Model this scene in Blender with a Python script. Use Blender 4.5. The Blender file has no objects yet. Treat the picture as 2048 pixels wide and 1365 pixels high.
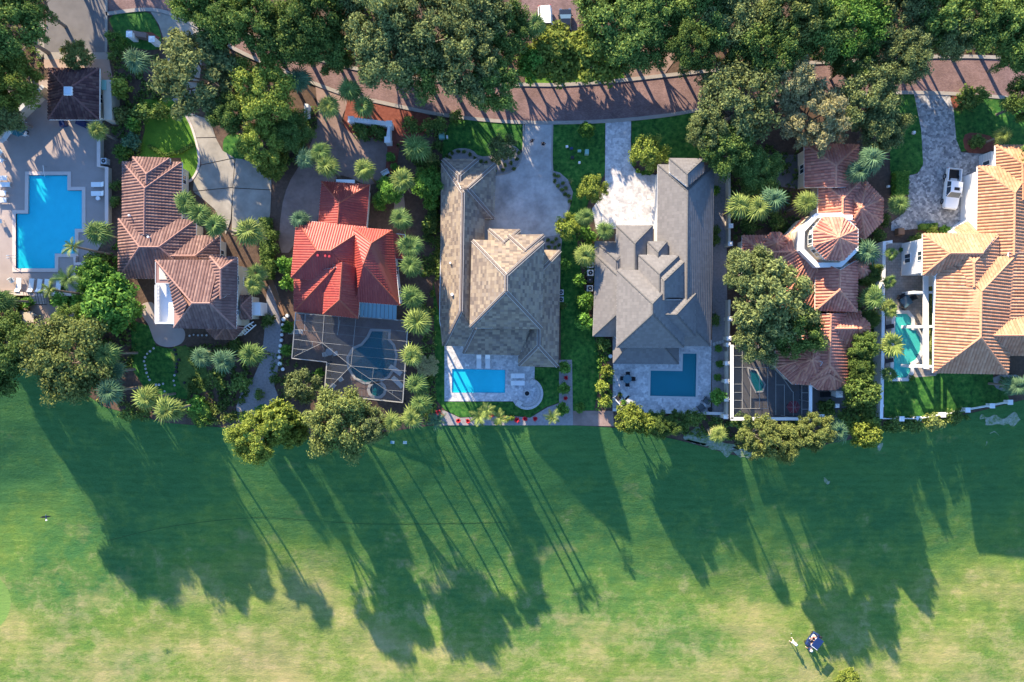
import bpy, math, random
import numpy as np
from mathutils import Vector, Matrix, noise, geometry
random.seed(11); rng = np.random.default_rng(11)
SC = bpy.context.scene
COL = SC.collection
R = math.radians

# ------------------------------------------------------------------ camera, sky, sun, exposure
CAM_H, PXM = 95.0, 14.0
cam_d = bpy.data.cameras.new('camera'); cam = bpy.data.objects.new('camera', cam_d); COL.objects.link(cam)
cam.location = (0, 0, CAM_H); cam_d.sensor_width = 36.0
cam_d.lens = 36.0 * CAM_H / (2048 / PXM); cam_d.clip_end = 2000
SC.camera = cam
SUN_EL, SUN_AZ = R(20.5), R(27.0)          # SUN_AZ: angle west of north that the light comes from
wd = bpy.data.worlds.new('World'); SC.world = wd; wd.use_nodes = True
nt = wd.node_tree; bg = nt.nodes['Background']
sky = nt.nodes.new('ShaderNodeTexSky'); sky.sky_type = 'NISHITA'; sky.sun_disc = False
sky.sun_elevation = SUN_EL; sky.sun_rotation = -SUN_AZ; sky.ozone_density = 6.0; sky.air_density = 1.0; sky.dust_density = 0.3
nt.links.new(sky.outputs[0], bg.inputs[0]); bg.inputs[1].default_value = 0.15
sd = bpy.data.lights.new('sun', 'SUN'); sd.energy = 5.0; sd.angle = R(0.5); sd.color = (1.0, 0.82, 0.58)
sun = bpy.data.objects.new('sun', sd); COL.objects.link(sun); sun.location = (0, 0, 60)
sdir = Vector((-math.sin(SUN_AZ) * math.cos(SUN_EL), math.cos(SUN_AZ) * math.cos(SUN_EL), math.sin(SUN_EL)))
sun.rotation_euler = sdir.to_track_quat('Z', 'Y').to_euler()
SC.view_settings.view_transform = 'Standard'; SC.view_settings.look = 'None'
SC.view_settings.exposure = 1.75; SC.view_settings.gamma = 1.0
SC.cycles.max_bounces = 6; SC.cycles.transparent_max_bounces = 16

# ------------------------------------------------------------------ coordinates
def P(u, v, z=0.0):
    k = (CAM_H - z) / CAM_H / PXM
    return Vector(((u - 1024) * k, (682.5 - v) * k, z))
BND = [(-600, 735), (0, 735), (75, 742), (150, 775), (210, 815), (330, 846), (450, 856), (520, 868), (610, 880), (720, 872), (860, 852), (1130, 850),
       (1230, 856), (1300, 868), (1370, 884), (1470, 912), (1640, 892), (1700, 880), (1740, 866), (1850, 845), (1950, 825), (2048, 800), (2700, 800)]
BX = [P(u, v).x for u, v in BND]; BY = [P(u, v).y for u, v in BND]
def yb(X): return float(np.interp(X, BX, BY))
def sstep(t): t = min(1, max(0, t)); return t * t * (3 - 2 * t)
def drop(d): t = min(1, max(0, d) / 25.0); return .42 * (1 - (1 - t) ** 2) + .58 * sstep(t)
def gz(X, Y):
    d = yb(X) - Y
    if d <= 0: return 0.0
    k = sstep(d / 3.0)
    n = 0.30 * noise.noise(Vector((X * .09, Y * .09, 3.1))) + 0.10 * noise.noise(Vector((X * .35, Y * .45, 7.7))) + 0.035 * noise.noise(Vector((X * 1.2, Y * 1.5, 1.7)))
    return -5.5 * drop(d) + k * n
def G(u, v):
    p = P(u, v)
    for _ in range(4):
        z = gz(p.x, p.y); p = P(u, v, z)
    return p

# ------------------------------------------------------------------ materials
def newmat(name):
    m = bpy.data.materials.new(name); m.use_nodes = True
    return m, m.node_tree, m.node_tree.nodes['Principled BSDF']
def ramp(nt, cols, fac):
    r = nt.nodes.new('ShaderNodeValToRGB'); e = r.color_ramp.elements
    while len(e) < len(cols): e.new(0.5)
    for i, c in enumerate(cols):
        if len(c) == 4: e[i].position = c[3]
        else: e[i].position = i / max(1, len(cols) - 1)
        e[i].color = (c[0], c[1], c[2], 1)
    if fac is not None: nt.links.new(fac, r.inputs[0])
    return r.outputs[0]
def coords(nt, stretch=None, rot=0):
    tc = nt.nodes.new('ShaderNodeTexCoord')
    mp = nt.nodes.new('ShaderNodeMapping'); mp.inputs['Scale'].default_value = stretch or (1, 1, 1); mp.inputs['Rotation'].default_value = (0, 0, rot)
    nt.links.new(tc.outputs['Object'], mp.inputs[0]); return mp.outputs[0]
def noise_n(nt, vec, scale, detail=6, rough=.6):
    n = nt.nodes.new('ShaderNodeTexNoise'); n.inputs['Scale'].default_value = scale; n.inputs['Detail'].default_value = detail
    n.inputs['Roughness'].default_value = rough; nt.links.new(vec, n.inputs['Vector']); return n.outputs['Fac']
def mixc(nt, a, b, fac, mode='MIX'):
    m = nt.nodes.new('ShaderNodeMix'); m.data_type = 'RGBA'; m.blend_type = mode
    for s, x in ((0, fac), (6, a), (7, b)):
        if hasattr(x, 'links'): nt.links.new(x, m.inputs[s])
        elif s == 0: m.inputs[0].default_value = x
        else: m.inputs[s].default_value = (*x, 1)
    return m.outputs[2]
def bumpn(nt, h, strength, dist, bs):
    b = nt.nodes.new('ShaderNodeBump'); b.inputs['Strength'].default_value = strength; b.inputs['Distance'].default_value = dist
    nt.links.new(h, b.inputs['Height']); nt.links.new(b.outputs[0], bs.inputs['Normal'])
def M(name, cols, scale=1.0, rough=.85, bump=.3, bscale=6.0, stretch=None, big=None, bdist=.05, spec=.2, metal=0, rot=0):
    """mottled surface: fine noise through a ramp, optionally multiplied by a broad noise"""
    m, nt, bs = newmat(name); v = coords(nt, stretch, rot)
    c = ramp(nt, cols, noise_n(nt, v, scale))
    if big:
        c = mixc(nt, c, ramp(nt, [(big[1],) * 3 + (.3,), (1, 1, 1, .7)], noise_n(nt, v, big[0], 3)), 1.0, 'MULTIPLY')
    nt.links.new(c, bs.inputs['Base Color']); bs.inputs['Roughness'].default_value = rough
    bs.inputs['Specular IOR Level'].default_value = spec; bs.inputs['Metallic'].default_value = metal
    if bump: bumpn(nt, noise_n(nt, v, bscale, 5), bump, bdist, bs)
    return m
def plain(name, col, rough=.6, spec=.3, metal=0, var=.12):
    d = tuple(c * (1 - var) for c in col)
    return M(name, [d, col], scale=3.0, rough=rough, bump=0, spec=spec, metal=metal)
def tintmat(name, cols, rough=.8, spec=.2, trans=0.0, jitter=.15, weather=None):
    """colour picked per face by the 'tint' attribute (tiles, leaves, stones)"""
    m, nt, bs = newmat(name)
    at = nt.nodes.new('ShaderNodeAttribute'); at.attribute_name = 'tint'
    oi = nt.nodes.new('ShaderNodeObjectInfo')
    c = ramp(nt, cols, at.outputs['Fac'])
    hv = nt.nodes.new('ShaderNodeHueSaturation')
    ma = nt.nodes.new('ShaderNodeMapRange'); ma.inputs[3].default_value = 1 - jitter; ma.inputs[4].default_value = 1 + jitter
    nt.links.new(oi.outputs['Random'], ma.inputs[0]); nt.links.new(ma.outputs[0], hv.inputs['Value'])
    nt.links.new(c, hv.inputs['Color']); c = hv.outputs[0]
    if weather:
        v = coords(nt)
        c = mixc(nt, c, weather, ramp(nt, [(0, 0, 0, .45), (.55, .55, .55, .75)], noise_n(nt, v, .35, 6)))
    nt.links.new(c, bs.inputs['Base Color']); bs.inputs['Roughness'].default_value = rough; bs.inputs['Specular IOR Level'].default_value = spec
    if trans:
        tr = nt.nodes.new('ShaderNodeBsdfTranslucent'); nt.links.new(c, tr.inputs[0])
        mx = nt.nodes.new('ShaderNodeMixShader'); mx.inputs[0].default_value = trans
        nt.links.new(bs.outputs[0], mx.inputs[1]); nt.links.new(tr.outputs[0], mx.inputs[2])
        nt.links.new(mx.outputs[0], nt.nodes['Material Output'].inputs[0])
    return m
def paver(name, cols, mortar, bw=.3, bh=.18, rough=.85, rot=0, big=None):
    m, nt, bs = newmat(name); v = coords(nt, None, rot)
    b = nt.nodes.new('ShaderNodeTexBrick'); b.inputs['Scale'].default_value = 1.0
    b.inputs['Brick Width'].default_value = bw; b.inputs['Row Height'].default_value = bh; b.inputs['Mortar Size'].default_value = .012
    b.inputs['Color1'].default_value = (0, 0, 0, 1); b.inputs['Color2'].default_value = (1, 1, 1, 1); b.inputs['Mortar'].default_value = (.5, .5, .5, 1)
    b.inputs['Bias'].default_value = 0
    nt.links.new(v, b.inputs['Vector'])
    n2 = noise_n(nt, v, 1.6, 5)
    f = nt.nodes.new('ShaderNodeMath'); f.operation = 'MULTIPLY_ADD'; f.inputs[1].default_value = .55
    nt.links.new(b.outputs['Color'], f.inputs[0]); g = nt.nodes.new('ShaderNodeMath'); g.operation = 'MULTIPLY'; g.inputs[1].default_value = .5
    nt.links.new(n2, g.inputs[0]); nt.links.new(g.outputs[0], f.inputs[2])
    c = ramp(nt, cols, f.outputs[0])
    c = mixc(nt, c, mortar, b.outputs['Fac'])
    if big: c = mixc(nt, c, ramp(nt, [(big[1],) * 3 + (.3,), (1, 1, 1, .7)], noise_n(nt, v, big[0], 4)), 1.0, 'MULTIPLY')
    nt.links.new(c, bs.inputs['Base Color']); bs.inputs['Roughness'].default_value = rough; bs.inputs['Specular IOR Level'].default_value = .2
    bumpn(nt, noise_n(nt, v, 9, 4), .25, .03, bs)
    return m
def stonepaver(name, cols, scale=2.2, rough=.8):
    """irregular stone paving: voronoi cells in one tint each, dark joints"""
    m, nt, bs = newmat(name); v = coords(nt)
    nz = nt.nodes.new('ShaderNodeTexNoise'); nz.inputs['Scale'].default_value = .8; nt.links.new(v, nz.inputs['Vector'])
    v2 = mixc(nt, v, nz.outputs['Color'], .12)
    vo = nt.nodes.new('ShaderNodeTexVoronoi'); vo.inputs['Scale'].default_value = scale; vo.distance = 'CHEBYCHEV'; nt.links.new(v2, vo.inputs['Vector'])
    sp = nt.nodes.new('ShaderNodeSeparateColor'); nt.links.new(vo.outputs['Color'], sp.inputs[0])
    c = ramp(nt, cols, sp.outputs[0])
    c = mixc(nt, c, ramp(nt, [(.62, .62, .64, .3), (1, 1, 1, .7)], noise_n(nt, v, 3.0, 6)), 1.0, 'MULTIPLY')
    nt.links.new(c, bs.inputs['Base Color']); bs.inputs['Roughness'].default_value = rough; bs.inputs['Specular IOR Level'].default_value = .25
    bumpn(nt, noise_n(nt, v, 5, 5), .3, .03, bs)
    return m
def watermat(name, tint, scat=(.02, .8, .93), amt=.45, rough=.06, wave=2.2):
    m, nt, bs = newmat(name); nt.nodes.remove(bs)
    tr = nt.nodes.new('ShaderNodeBsdfTransparent'); tr.inputs[0].default_value = (*tint, 1)
    gl = nt.nodes.new('ShaderNodeBsdfGlossy'); gl.inputs['Roughness'].default_value = rough
    fr = nt.nodes.new('ShaderNodeFresnel'); fr.inputs[0].default_value = 1.33
    mx = nt.nodes.new('ShaderNodeMixShader')
    b = nt.nodes.new('ShaderNodeBump'); b.inputs['Strength'].default_value = .3; b.inputs['Distance'].default_value = .06
    nt.links.new(noise_n(nt, coords(nt), wave, 4), b.inputs['Height'])
    for s in (gl, fr): nt.links.new(b.outputs[0], s.inputs['Normal'])
    nt.links.new(fr.outputs[0], mx.inputs[0]); nt.links.new(gl.outputs[0], mx.inputs[2])
    df = nt.nodes.new('ShaderNodeBsdfDiffuse'); vv = coords(nt); nt.links.new(ramp(nt, [tuple(c * .93 for c in scat) + (.3,), tuple(min(1, c * 1.05 + .005) for c in scat) + (.7,)], noise_n(nt, vv, .8, 6, .7)), df.inputs[0])
    m2 = nt.nodes.new('ShaderNodeMixShader'); m2.inputs[0].default_value = amt; nt.links.new(tr.outputs[0], m2.inputs[1]); nt.links.new(df.outputs[0], m2.inputs[2]); nt.links.new(m2.outputs[0], mx.inputs[1])
    nt.links.new(mx.outputs[0], nt.nodes['Material Output'].inputs[0]); return m
def seethrough(name, col, alpha):
    m, nt, bs = newmat(name); bs.inputs['Base Color'].default_value = (*col, 1); bs.inputs['Roughness'].default_value = .5
    bs.inputs['Alpha'].default_value = alpha; return m

MT = {}
MT['soil'] = M('mulch_soil', [(.045, .032, .026), (.12, .08, .06), (.21, .145, .105)], 2.4, .95, .8, 9, big=(.2, .6))
MT['redmulch'] = M('red_mulch', [(.08, .024, .018), (.19, .06, .042), (.29, .11, .075)], 2.5, .95, .7, 9)
MT['gravelbed'] = M('gravel_bed', [(.12, .11, .12), (.27, .25, .25), (.36, .34, .33)], 3.5, .95, .5, 12)
MT['sand'] = M('pale_sand', [(.16, .15, .12), (.4, .39, .38), (.62, .61, .6)], 1.6, .95, .5, 8)
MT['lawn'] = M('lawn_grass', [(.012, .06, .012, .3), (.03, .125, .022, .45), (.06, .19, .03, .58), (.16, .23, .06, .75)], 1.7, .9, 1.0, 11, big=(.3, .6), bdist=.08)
MT['lawnlit'] = M('lawn_painted_sun', [(.045, .13, .015), (.09, .21, .02), (.15, .27, .03)], 1.0, .9, .9, 10, big=(.25, .75), bdist=.08)  # lawn colour brightened for the sunlit lawns, sunlight painted in
MT['cover'] = M('ground_cover', [(.03, .06, .015), (.08, .14, .03), (.16, .22, .05)], 2.2, .9, 1.0, 6, bdist=.15)
MT['brickroad'] = paver('brick_road', [(.17, .105, .105), (.25, .16, .155), (.34, .225, .21)], (.13, .09, .085), .24, .12, big=(.35, .62))
MT['asphalt'] = M('grey_asphalt', [(.13, .125, .13), (.2, .19, .19)], 1.2, .9, .2, 20, big=(.15, .7))
MT['concrete'] = M('driveway_concrete', [(.3, .28, .245), (.44, .405, .345)], 1.6, .9, .25, 12, big=(.35, .6))
MT['kerb'] = M('kerb_concrete', [(.24, .22, .2), (.36, .33, .3)], 1.5, .9, .2, 9)
MT['mauvedrive'] = M('stamped_brown_concrete', [(.2, .135, .12), (.3, .21, .18), (.36, .26, .22)], 1.8, .85, .35, 5, big=(.3, .6))
MT['h3drive'] = M('grey_washed_concrete', [(.38, .365, .36), (.5, .48, .465), (.6, .575, .55)], 2.2, .8, .35, 5, big=(.4, .55))
MT['whitepaver'] = stonepaver('white_stone_paving', [(.45, .44, .44), (.6, .58, .57), (.74, .72, .7)], 2.2)
MT['greypaver'] = stonepaver('grey_stone_paving', [(.5, .5, .51), (.62, .62, .62), (.77, .76, .75)], 2.2)
MT['bluepaver'] = stonepaver('blue_grey_patio_stone', [(.44, .45, .46), (.56, .56, .57), (.72, .71, .7)], 3.2)
MT['darkpaver'] = stonepaver('dark_cobble_paving', [(.18, .18, .185), (.34, .33, .32), (.56, .53, .49)], 3.4)
MT['courtpaver'] = paver('courtyard_paving', [(.22, .19, .165), (.34, .29, .25), (.42, .36, .31)], (.14, .12, .1), .55, .4, big=(.3, .72))
MT['pooldeck'] = M('mauve_pool_deck', [(.33, .27, .25), (.43, .36, .33)], .9, .85, .2, 12, big=(.1, .75))
MT['terrace'] = M('pinkish_terrace', [(.34, .25, .21), (.45, .34, .28)], .9, .85, .2, 12, big=(.3, .75))
MT['coping'] = M('pool_coping', [(.52, .42, .38), (.66, .55, .5)], 2.0, .8, .1, 9)
MT['palecoping'] = M('pale_coping', [(.46, .46, .46), (.6, .59, .57)], 2.0, .8, .1, 9)
MT['tile_blue'] = M('pool_plaster_blue', [(.12, .8, .93), (.16, .86, .95)], .6, .5, 0)
MT['tile_deep'] = M('pool_plaster_grey_blue', [(.12, .36, .5), (.15, .42, .56)], .6, .5, 0)
MT['tile_teal'] = M('pool_plaster_teal', [(.12, .52, .56), (.2, .66, .66)], .7, .5, 0)
MT['water'] = watermat('pool_water', (.72, .95, .99)); MT['waterdeep'] = watermat('deep_pool_water', (.5, .75, .84), (.015, .3, .36), .5); MT['waterteal'] = watermat('turquoise_pool_water', (.72, .95, .95), (.08, .66, .6), .5)
MT['stucco'] = M('cream_stucco', [(.55, .48, .38), (.68, .6, .48)], 1.5, .9, .15, 14)
MT['whitestucco'] = M('white_stucco', [(.7, .7, .69), (.8, .8, .79)], 1.2, .9, .1, 14)
MT['tanstucco'] = M('tan_stucco', [(.42, .36, .29), (.52, .45, .36)], 1.2, .9, .15, 14)
MT['wallcap'] = M('pink_wall_cap', [(.55, .44, .4), (.68, .56, .5)], 1.5, .9, .15, 9)
MT['white'] = plain('white_paint', (.8, .8, .79), .45); MT['pale'] = plain('pale_grey_paint', (.5, .52, .54), .5)
MT['dark'] = plain('dark_metal', (.025, .027, .03), .45); MT['black'] = plain('black_trim', (.012, .012, .014), .4)
MT['glass'] = plain('window_glass', (.03, .05, .07), .08, .8); MT['tyre'] = plain('tyre_rubber', (.015, .015, .015), .85)
MT['chrome'] = plain('bright_metal', (.55, .56, .58), .25, .5, 1.0); MT['red'] = plain('red_fabric', (.42, .035, .05), .8)
MT['carwhite'] = plain('white_car_paint', (.78, .78, .78), .2, .6, var=.03); MT['carblack'] = plain('black_car_paint', (.012, .013, .016), .15, .7)
MT['cartblue'] = plain('navy_cart_paint', (.012, .03, .11), .3, .5); MT['wood'] = plain('weathered_wood', (.22, .12, .07), .8)
MT['greenbox'] = plain('pale_green_box', (.22, .42, .36), .6); MT['skylight'] = plain('skylight_glass', (.55, .62, .68), .12, .8)
MT['slate'] = plain('slate_grey_fabric', (.1, .12, .13), .8)
MT['bark'] = M('tree_bark', [(.12, .1, .085), (.26, .22, .19)], 3, .95, .6, 8, stretch=(1, 1, .3)); MT['palmbark'] = M('palm_bark', [(.14, .11, .085), (.26, .21, .17)], 3, .95, .6, 8, stretch=(1, 1, 3))
MT['skin'] = plain('skin', (.5, .3, .22), .6); MT['shirtw'] = plain('white_cloth', (.75, .74, .73), .9); MT['shirtr'] = plain('red_cloth', (.3, .05, .06), .9)
MT['shortp'] = plain('purple_cloth', (.07, .04, .16), .9); MT['clothk'] = plain('dark_cloth', (.025, .025, .03), .9); MT['hair'] = plain('dark_hair', (.03, .02, .015), .8)
MT['roofblue'] = plain('translucent_blue_panel', (.2, .36, .44), .35, .5); MT['redflower'] = plain('red_petals', (.5, .015, .03), .7)
MT['barw'] = plain('pale_aluminium', (.34, .335, .31), .5); MT['screen'] = seethrough('insect_screen', (.028, .034, .042), .4)
MT['stonewall'] = M('pale_stone', [(.33, .33, .34), (.5, .49, .48)], 3, .9, .3, 9)
MT['canvas'] = plain('pale_lounger_fabric', (.7, .71, .72), .8); MT['blueglass'] = plain('blue_glass_table', (.08, .16, .2), .15, .7)
# roofs
MT['r1'] = tintmat('brown_clay_tile', [(.125, .072, .066), (.175, .104, .094), (.25, .16, .138)], jitter=0, weather=(.11, .06, .058))
MT['r0'] = tintmat('dark_clay_tile', [(.045, .022, .025), (.09, .045, .045), (.17, .1, .085)], jitter=0, weather=(.03, .018, .02))
MT['r2'] = tintmat('red_glazed_tile', [(.23, .032, .028), (.275, .043, .034), (.31, .06, .043)], rough=.5, spec=.35, jitter=0)
MT['r3'] = tintmat('mixed_tan_tile', [(.135, .11, .095), (.185, .145, .115), (.24, .19, .14), (.29, .235, .17), (.2, .165, .14)], jitter=0)
MT['r4'] = tintmat('grey_flat_tile', [(.142, .135, .134), (.158, .15, .147), (.175, .166, .163)], jitter=0)
MT['r5'] = tintmat('terracotta_tile', [(.34, .125, .09), (.48, .2, .145), (.6, .3, .2)], jitter=0, weather=(.3, .12, .1))
MT['r6'] = tintmat('orange_clay_tile', [(.34, .16, .092), (.43, .225, .132), (.51, .29, .18)], jitter=0)
MT['cap1'] = plain('brown_ridge', (.3, .17, .145), .8); MT['cap2'] = plain('red_ridge', (.32, .08, .05), .5); MT['cap3'] = plain('grey_brown_ridge', (.17, .14, .125), .8)
MT['edge3'] = plain('pale_mortar', (.42, .4, .38), .8); MT['cap4'] = plain('grey_ridge', (.11, .107, .107), .8); MT['cap5'] = plain('terracotta_ridge', (.56, .26, .17), .8)
MT['cap6'] = plain('orange_ridge', (.58, .28, .16), .8); MT['cap0'] = plain('dark_ridge', (.16, .08, .075), .8)
# leaves
def leaf(name, a, b, c, tr=.3):
    k = 2.1 if name.startswith('leaf') else 1.45; a, b, c = [tuple(x * k for x in q) for q in (a, b, c)]
    MT[name] = tintmat(name, [a, b, c], .7, .1, tr, .25)
leaf('leaf_dark', (.022, .042, .011), (.053, .087, .02), (.115, .15, .038))
leaf('leaf_grey', (.038, .05, .02), (.08, .1, .036), (.14, .165, .06))
leaf('leaf_yellow', (.045, .066, .013), (.095, .122, .021), (.16, .18, .036))
leaf('leaf_olive', (.04, .054, .016), (.078, .096, .027), (.135, .148, .045))
leaf('leaf_bright', (.026, .066, .011), (.055, .122, .02), (.11, .185, .036))
leaf('leaf_dry', (.1, .09, .05), (.18, .165, .08), (.25, .24, .1))
leaf('palm_green', (.035, .07, .02), (.075, .125, .034), (.13, .18, .055), .22)
leaf('palm_lit', (.06, .09, .022), (.115, .155, .038), (.19, .225, .065), .22)  # yellower copy of the frond green, sunshine painted into the colour
leaf('palm_blue', (.03, .07, .036), (.055, .108, .056), (.1, .165, .085), .22)
leaf('clipped', (.035, .075, .014), (.07, .125, .022), (.11, .17, .03), .15)
# ------------------------------------------------------------------ builders
def tag(o, label=None, cat=None, group=None, kind=None):
    if label: o['label'] = label
    if cat: o['category'] = cat
    if group: o['group'] = group
    if kind: o['kind'] = kind
    return o
def thing(name, label, cat, loc=(0, 0, 0), rz=0.0, group=None, scale=1.0):
    o = bpy.data.objects.new(name, None); COL.objects.link(o); o.empty_display_size = .3
    o.location = loc; o.rotation_euler = (0, 0, rz); o.scale = (scale,) * 3 if isinstance(scale, (int, float)) else scale
    return tag(o, label, cat, group)
def root_of(o):
    while o.parent: o = o.parent
    return o
class MB:
    def __init__(s): s.v, s.f, s.t = [], [], []
    def add(s, vs, fs, tint=None):
        n = len(s.v); s.v.extend([tuple(p) for p in vs]); s.f.extend([tuple(i + n for i in f) for f in fs])
        t = random.random() if tint is None else tint
        s.t.extend([t] * len(fs)); return s
    def box(s, c, size, rz=0.0, tint=None, taper=1.0):
        cx, cy, cz = c; w, d, h = size; ca, sa = math.cos(rz), math.sin(rz); vs = []
        for z, k in ((cz - h / 2, 1), (cz + h / 2, taper)):
            for x, y in ((-1, -1), (1, -1), (1, 1), (-1, 1)):
                x *= w / 2 * k; y *= d / 2 * k; vs.append((cx + x * ca - y * sa, cy + x * sa + y * ca, z))
        return s.add(vs, [(3, 2, 1, 0), (4, 5, 6, 7), (0, 1, 5, 4), (1, 2, 6, 5), (2, 3, 7, 6), (3, 0, 4, 7)], tint)
    def prism(s, pts, z0, z1, tint=None, top=True):
        pts = ccw([(p[0], p[1]) for p in pts]); n = len(pts)
        vs = [(x, y, z0) for x, y in pts] + [(x, y, z1) for x, y in pts]
        fs = [(i, (i + 1) % n, n + (i + 1) % n, n + i) for i in range(n)]
        if top:
            tri = geometry.tessellate_polygon([[Vector((x, y, 0)) for x, y in pts]])
            for a, b, c in tri:
                A, B, C_ = pts[a], pts[b], pts[c]
                if (B[0] - A[0]) * (C_[1] - A[1]) - (B[1] - A[1]) * (C_[0] - A[0]) < 0: b, c = c, b
                fs.append((n + a, n + b, n + c))
        return s.add(vs, fs, tint)
    def tube(s, path, r, seg=6, cap=True, tint=None):
        path = [Vector(p) for p in path]; rs = r if isinstance(r, (list, tuple)) else [r] * len(path)
        vs, fs = [], []
        for i, p in enumerate(path):
            d = (path[min(i + 1, len(path) - 1)] - path[max(i - 1, 0)]).normalized()
            a = d.orthogonal().normalized() if abs(d.z) < .95 else Vector((1, 0, 0)); a = (a - d * a.dot(d)).normalized(); b = d.cross(a)
            for k in range(seg):
                t = 2 * math.pi * k / seg; vs.append(p + (a * math.cos(t) + b * math.sin(t)) * rs[i])
        for i in range(len(path) - 1):
            for k in range(seg):
                k2 = (k + 1) % seg; fs.append((i * seg + k, i * seg + k2, (i + 1) * seg + k2, (i + 1) * seg + k))
        if cap: fs.append(tuple(range(seg))[::-1]); fs.append(tuple((len(path) - 1) * seg + k for k in range(seg)))
        return s.add(vs, fs, tint)
    def lathe(s, c, prof, seg=12, tint=None):
        vs, fs = [], []
        for r, z in prof:
            for k in range(seg):
                t = 2 * math.pi * k / seg; vs.append((c[0] + r * math.cos(t), c[1] + r * math.sin(t), c[2] + z))
        for i in range(len(prof) - 1):
            for k in range(seg):
                k2 = (k + 1) % seg; fs.append((i * seg + k, i * seg + k2, (i + 1) * seg + k2, (i + 1) * seg + k))
        fs.append(tuple((len(prof) - 1) * seg + k for k in range(seg))); fs.append(tuple(range(seg))[::-1])
        return s.add(vs, fs, tint)
    def build(s, name, mat, parent=None, local=False, smooth=False, kind=None, tinted=False, bevel=0):
        off = Vector((0, 0, 0))
        if parent is not None and not local: off = Vector(root_of(parent).location)
        me = bpy.data.meshes.new(name); me.from_pydata([(x - off.x, y - off.y, z - off.z) for x, y, z in s.v], [], s.f)
        if tinted:
            a = me.attributes.new('tint', 'FLOAT', 'FACE'); a.data.foreach_set('value', s.t)
        if smooth: me.polygons.foreach_set('use_smooth', [True] * len(me.polygons))
        if mat: me.materials.append(mat)
        me.update()
        o = bpy.data.objects.new(name, me); COL.objects.link(o)
        if parent is not None: o.parent = parent
        if kind: o['kind'] = kind
        if bevel:
            b = o.modifiers.new('bevel', 'BEVEL'); b.width = bevel; b.segments = 2; b.limit_method = 'ANGLE'
        return o
def copy_tree(o, loc=None, rz=None, label=None, group=None, scale=None, parent=None):
    kids = [c for c in CH.get(o.name, [])] if o.name in CH else list(o.children)
    c = o.copy(); COL.objects.link(c)
    if parent is not None: c.parent = parent
    if loc is not None: c.location = loc
    if rz is not None: c.rotation_euler = (0, 0, rz)
    if scale is not None: c.scale = (scale,) * 3 if isinstance(scale, (int, float)) else scale
    if label: c['label'] = label
    if group: c['group'] = group
    for k in kids: copy_tree(k, parent=c)
    return c
CH = {}
def area(pts): return sum(pts[i - 1][0] * pts[i][1] - pts[i][0] * pts[i - 1][1] for i in range(len(pts))) / 2
def ccw(pts): return list(pts) if area(pts) > 0 else list(pts)[::-1]
def offset(pts, d):
    """offset a simple polygon outward by d (inward when negative)"""
    pts = ccw([(p[0], p[1]) for p in pts]); n = len(pts); out = []
    for i in range(n):
        p0, p1, p2 = Vector(pts[i - 1]), Vector(pts[i]), Vector(pts[(i + 1) % n])
        a = (p1 - p0).normalized(); b = (p2 - p1).normalized(); na = Vector((a.y, -a.x)); nb = Vector((b.y, -b.x))
        m = na + nb
        if m.length < 1e-4: m = na
        m.normalize(); k = max(.35, m.dot(na)); out.append(tuple(p1 + m * (d / k)))
    return out
def chaikin(pts, n=2, closed=True):
    for _ in range(n):
        q = []; L = len(pts)
        rngi = range(L) if closed else range(L - 1)
        if not closed: q.append(pts[0])
        for i in rngi:
            a, b = pts[i], pts[(i + 1) % L]
            q.append((a[0] * .75 + b[0] * .25, a[1] * .75 + b[1] * .25)); q.append((a[0] * .25 + b[0] * .75, a[1] * .25 + b[1] * .75))
        if not closed: q.append(pts[-1])
        pts = q
    return pts
def px(pts, z=0.0): return [(P(u, v, z).x, P(u, v, z).y) for u, v in pts]
LAYER = [0]
def sheet(name, pts, mat, z=.03, holes=(), smooth=0, world=False, kind='structure', side=True, parent=None):
    LAYER[0] += 1; z = (-.03 if z < 0 else .012 + LAYER[0] * .0014)
    w = list(pts) if world else px(pts)
    if smooth: w = chaikin(w, smooth)
    w = ccw(w); loops = [w] + [ccw(h)[::-1] for h in holes]
    flat = [p for l in loops for p in l]
    tri = geometry.tessellate_polygon([[Vector((x, y, 0)) for x, y in l] for l in loops])
    fs = []
    for a, b, c in tri:
        A, B, C_ = flat[a], flat[b], flat[c]
        ar = (B[0] - A[0]) * (C_[1] - A[1]) - (B[1] - A[1]) * (C_[0] - A[0])
        if abs(ar) < 1e-7: continue
        fs.append((a, b, c) if ar > 0 else (a, c, b))
    vs = [(x, y, z) for x, y in flat]; n = len(w)
    if side:
        m = len(vs); vs += [(x, y, z - .06) for x, y in w]
        fs += [(m + i, m + (i + 1) % n, (i + 1) % n, i) for i in range(n)]
    b = MB(); b.add(vs, fs); return b.build(name, mat, parent, kind=kind)
def strip(name, pts, mat, w=.35, z0=-.03, z1=.12, kind='structure', smooth=2, closed=False, parent=None, world=False):
    p = list(pts) if world else px(pts)
    if smooth: p = chaikin(p, smooth, closed)
    b = MB(); n = len(p); L, Rr = [], []
    for i in range(n):
        a = Vector(p[max(i - 1, 0)] if not closed else p[i - 1]); c = Vector(p[min(i + 1, n - 1)] if not closed else p[(i + 1) % n])
        d = (c - a).normalized(); nn = Vector((-d.y, d.x)) * w / 2; q = Vector(p[i]); L.append(q + nn); Rr.append(q - nn)
    vs = [(q.x, q.y, z1) for q in L] + [(q.x, q.y, z1) for q in Rr] + [(q.x, q.y, z0) for q in L] + [(q.x, q.y, z0) for q in Rr]
    fs = []
    for i in range(n if closed else n - 1):
        j = (i + 1) % n
        fs += [(n + i, n + j, j, i), (i, j, 2 * n + j, 2 * n + i), (3 * n + i, 3 * n + j, n + j, n + i)]
    if not closed: fs += [(0, 2 * n, 3 * n, n), (n - 1, 2 * n - 1, 4 * n - 1, 3 * n - 1)]
    b.add(vs, fs); return b.build(name, mat, parent, kind=kind)

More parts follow.
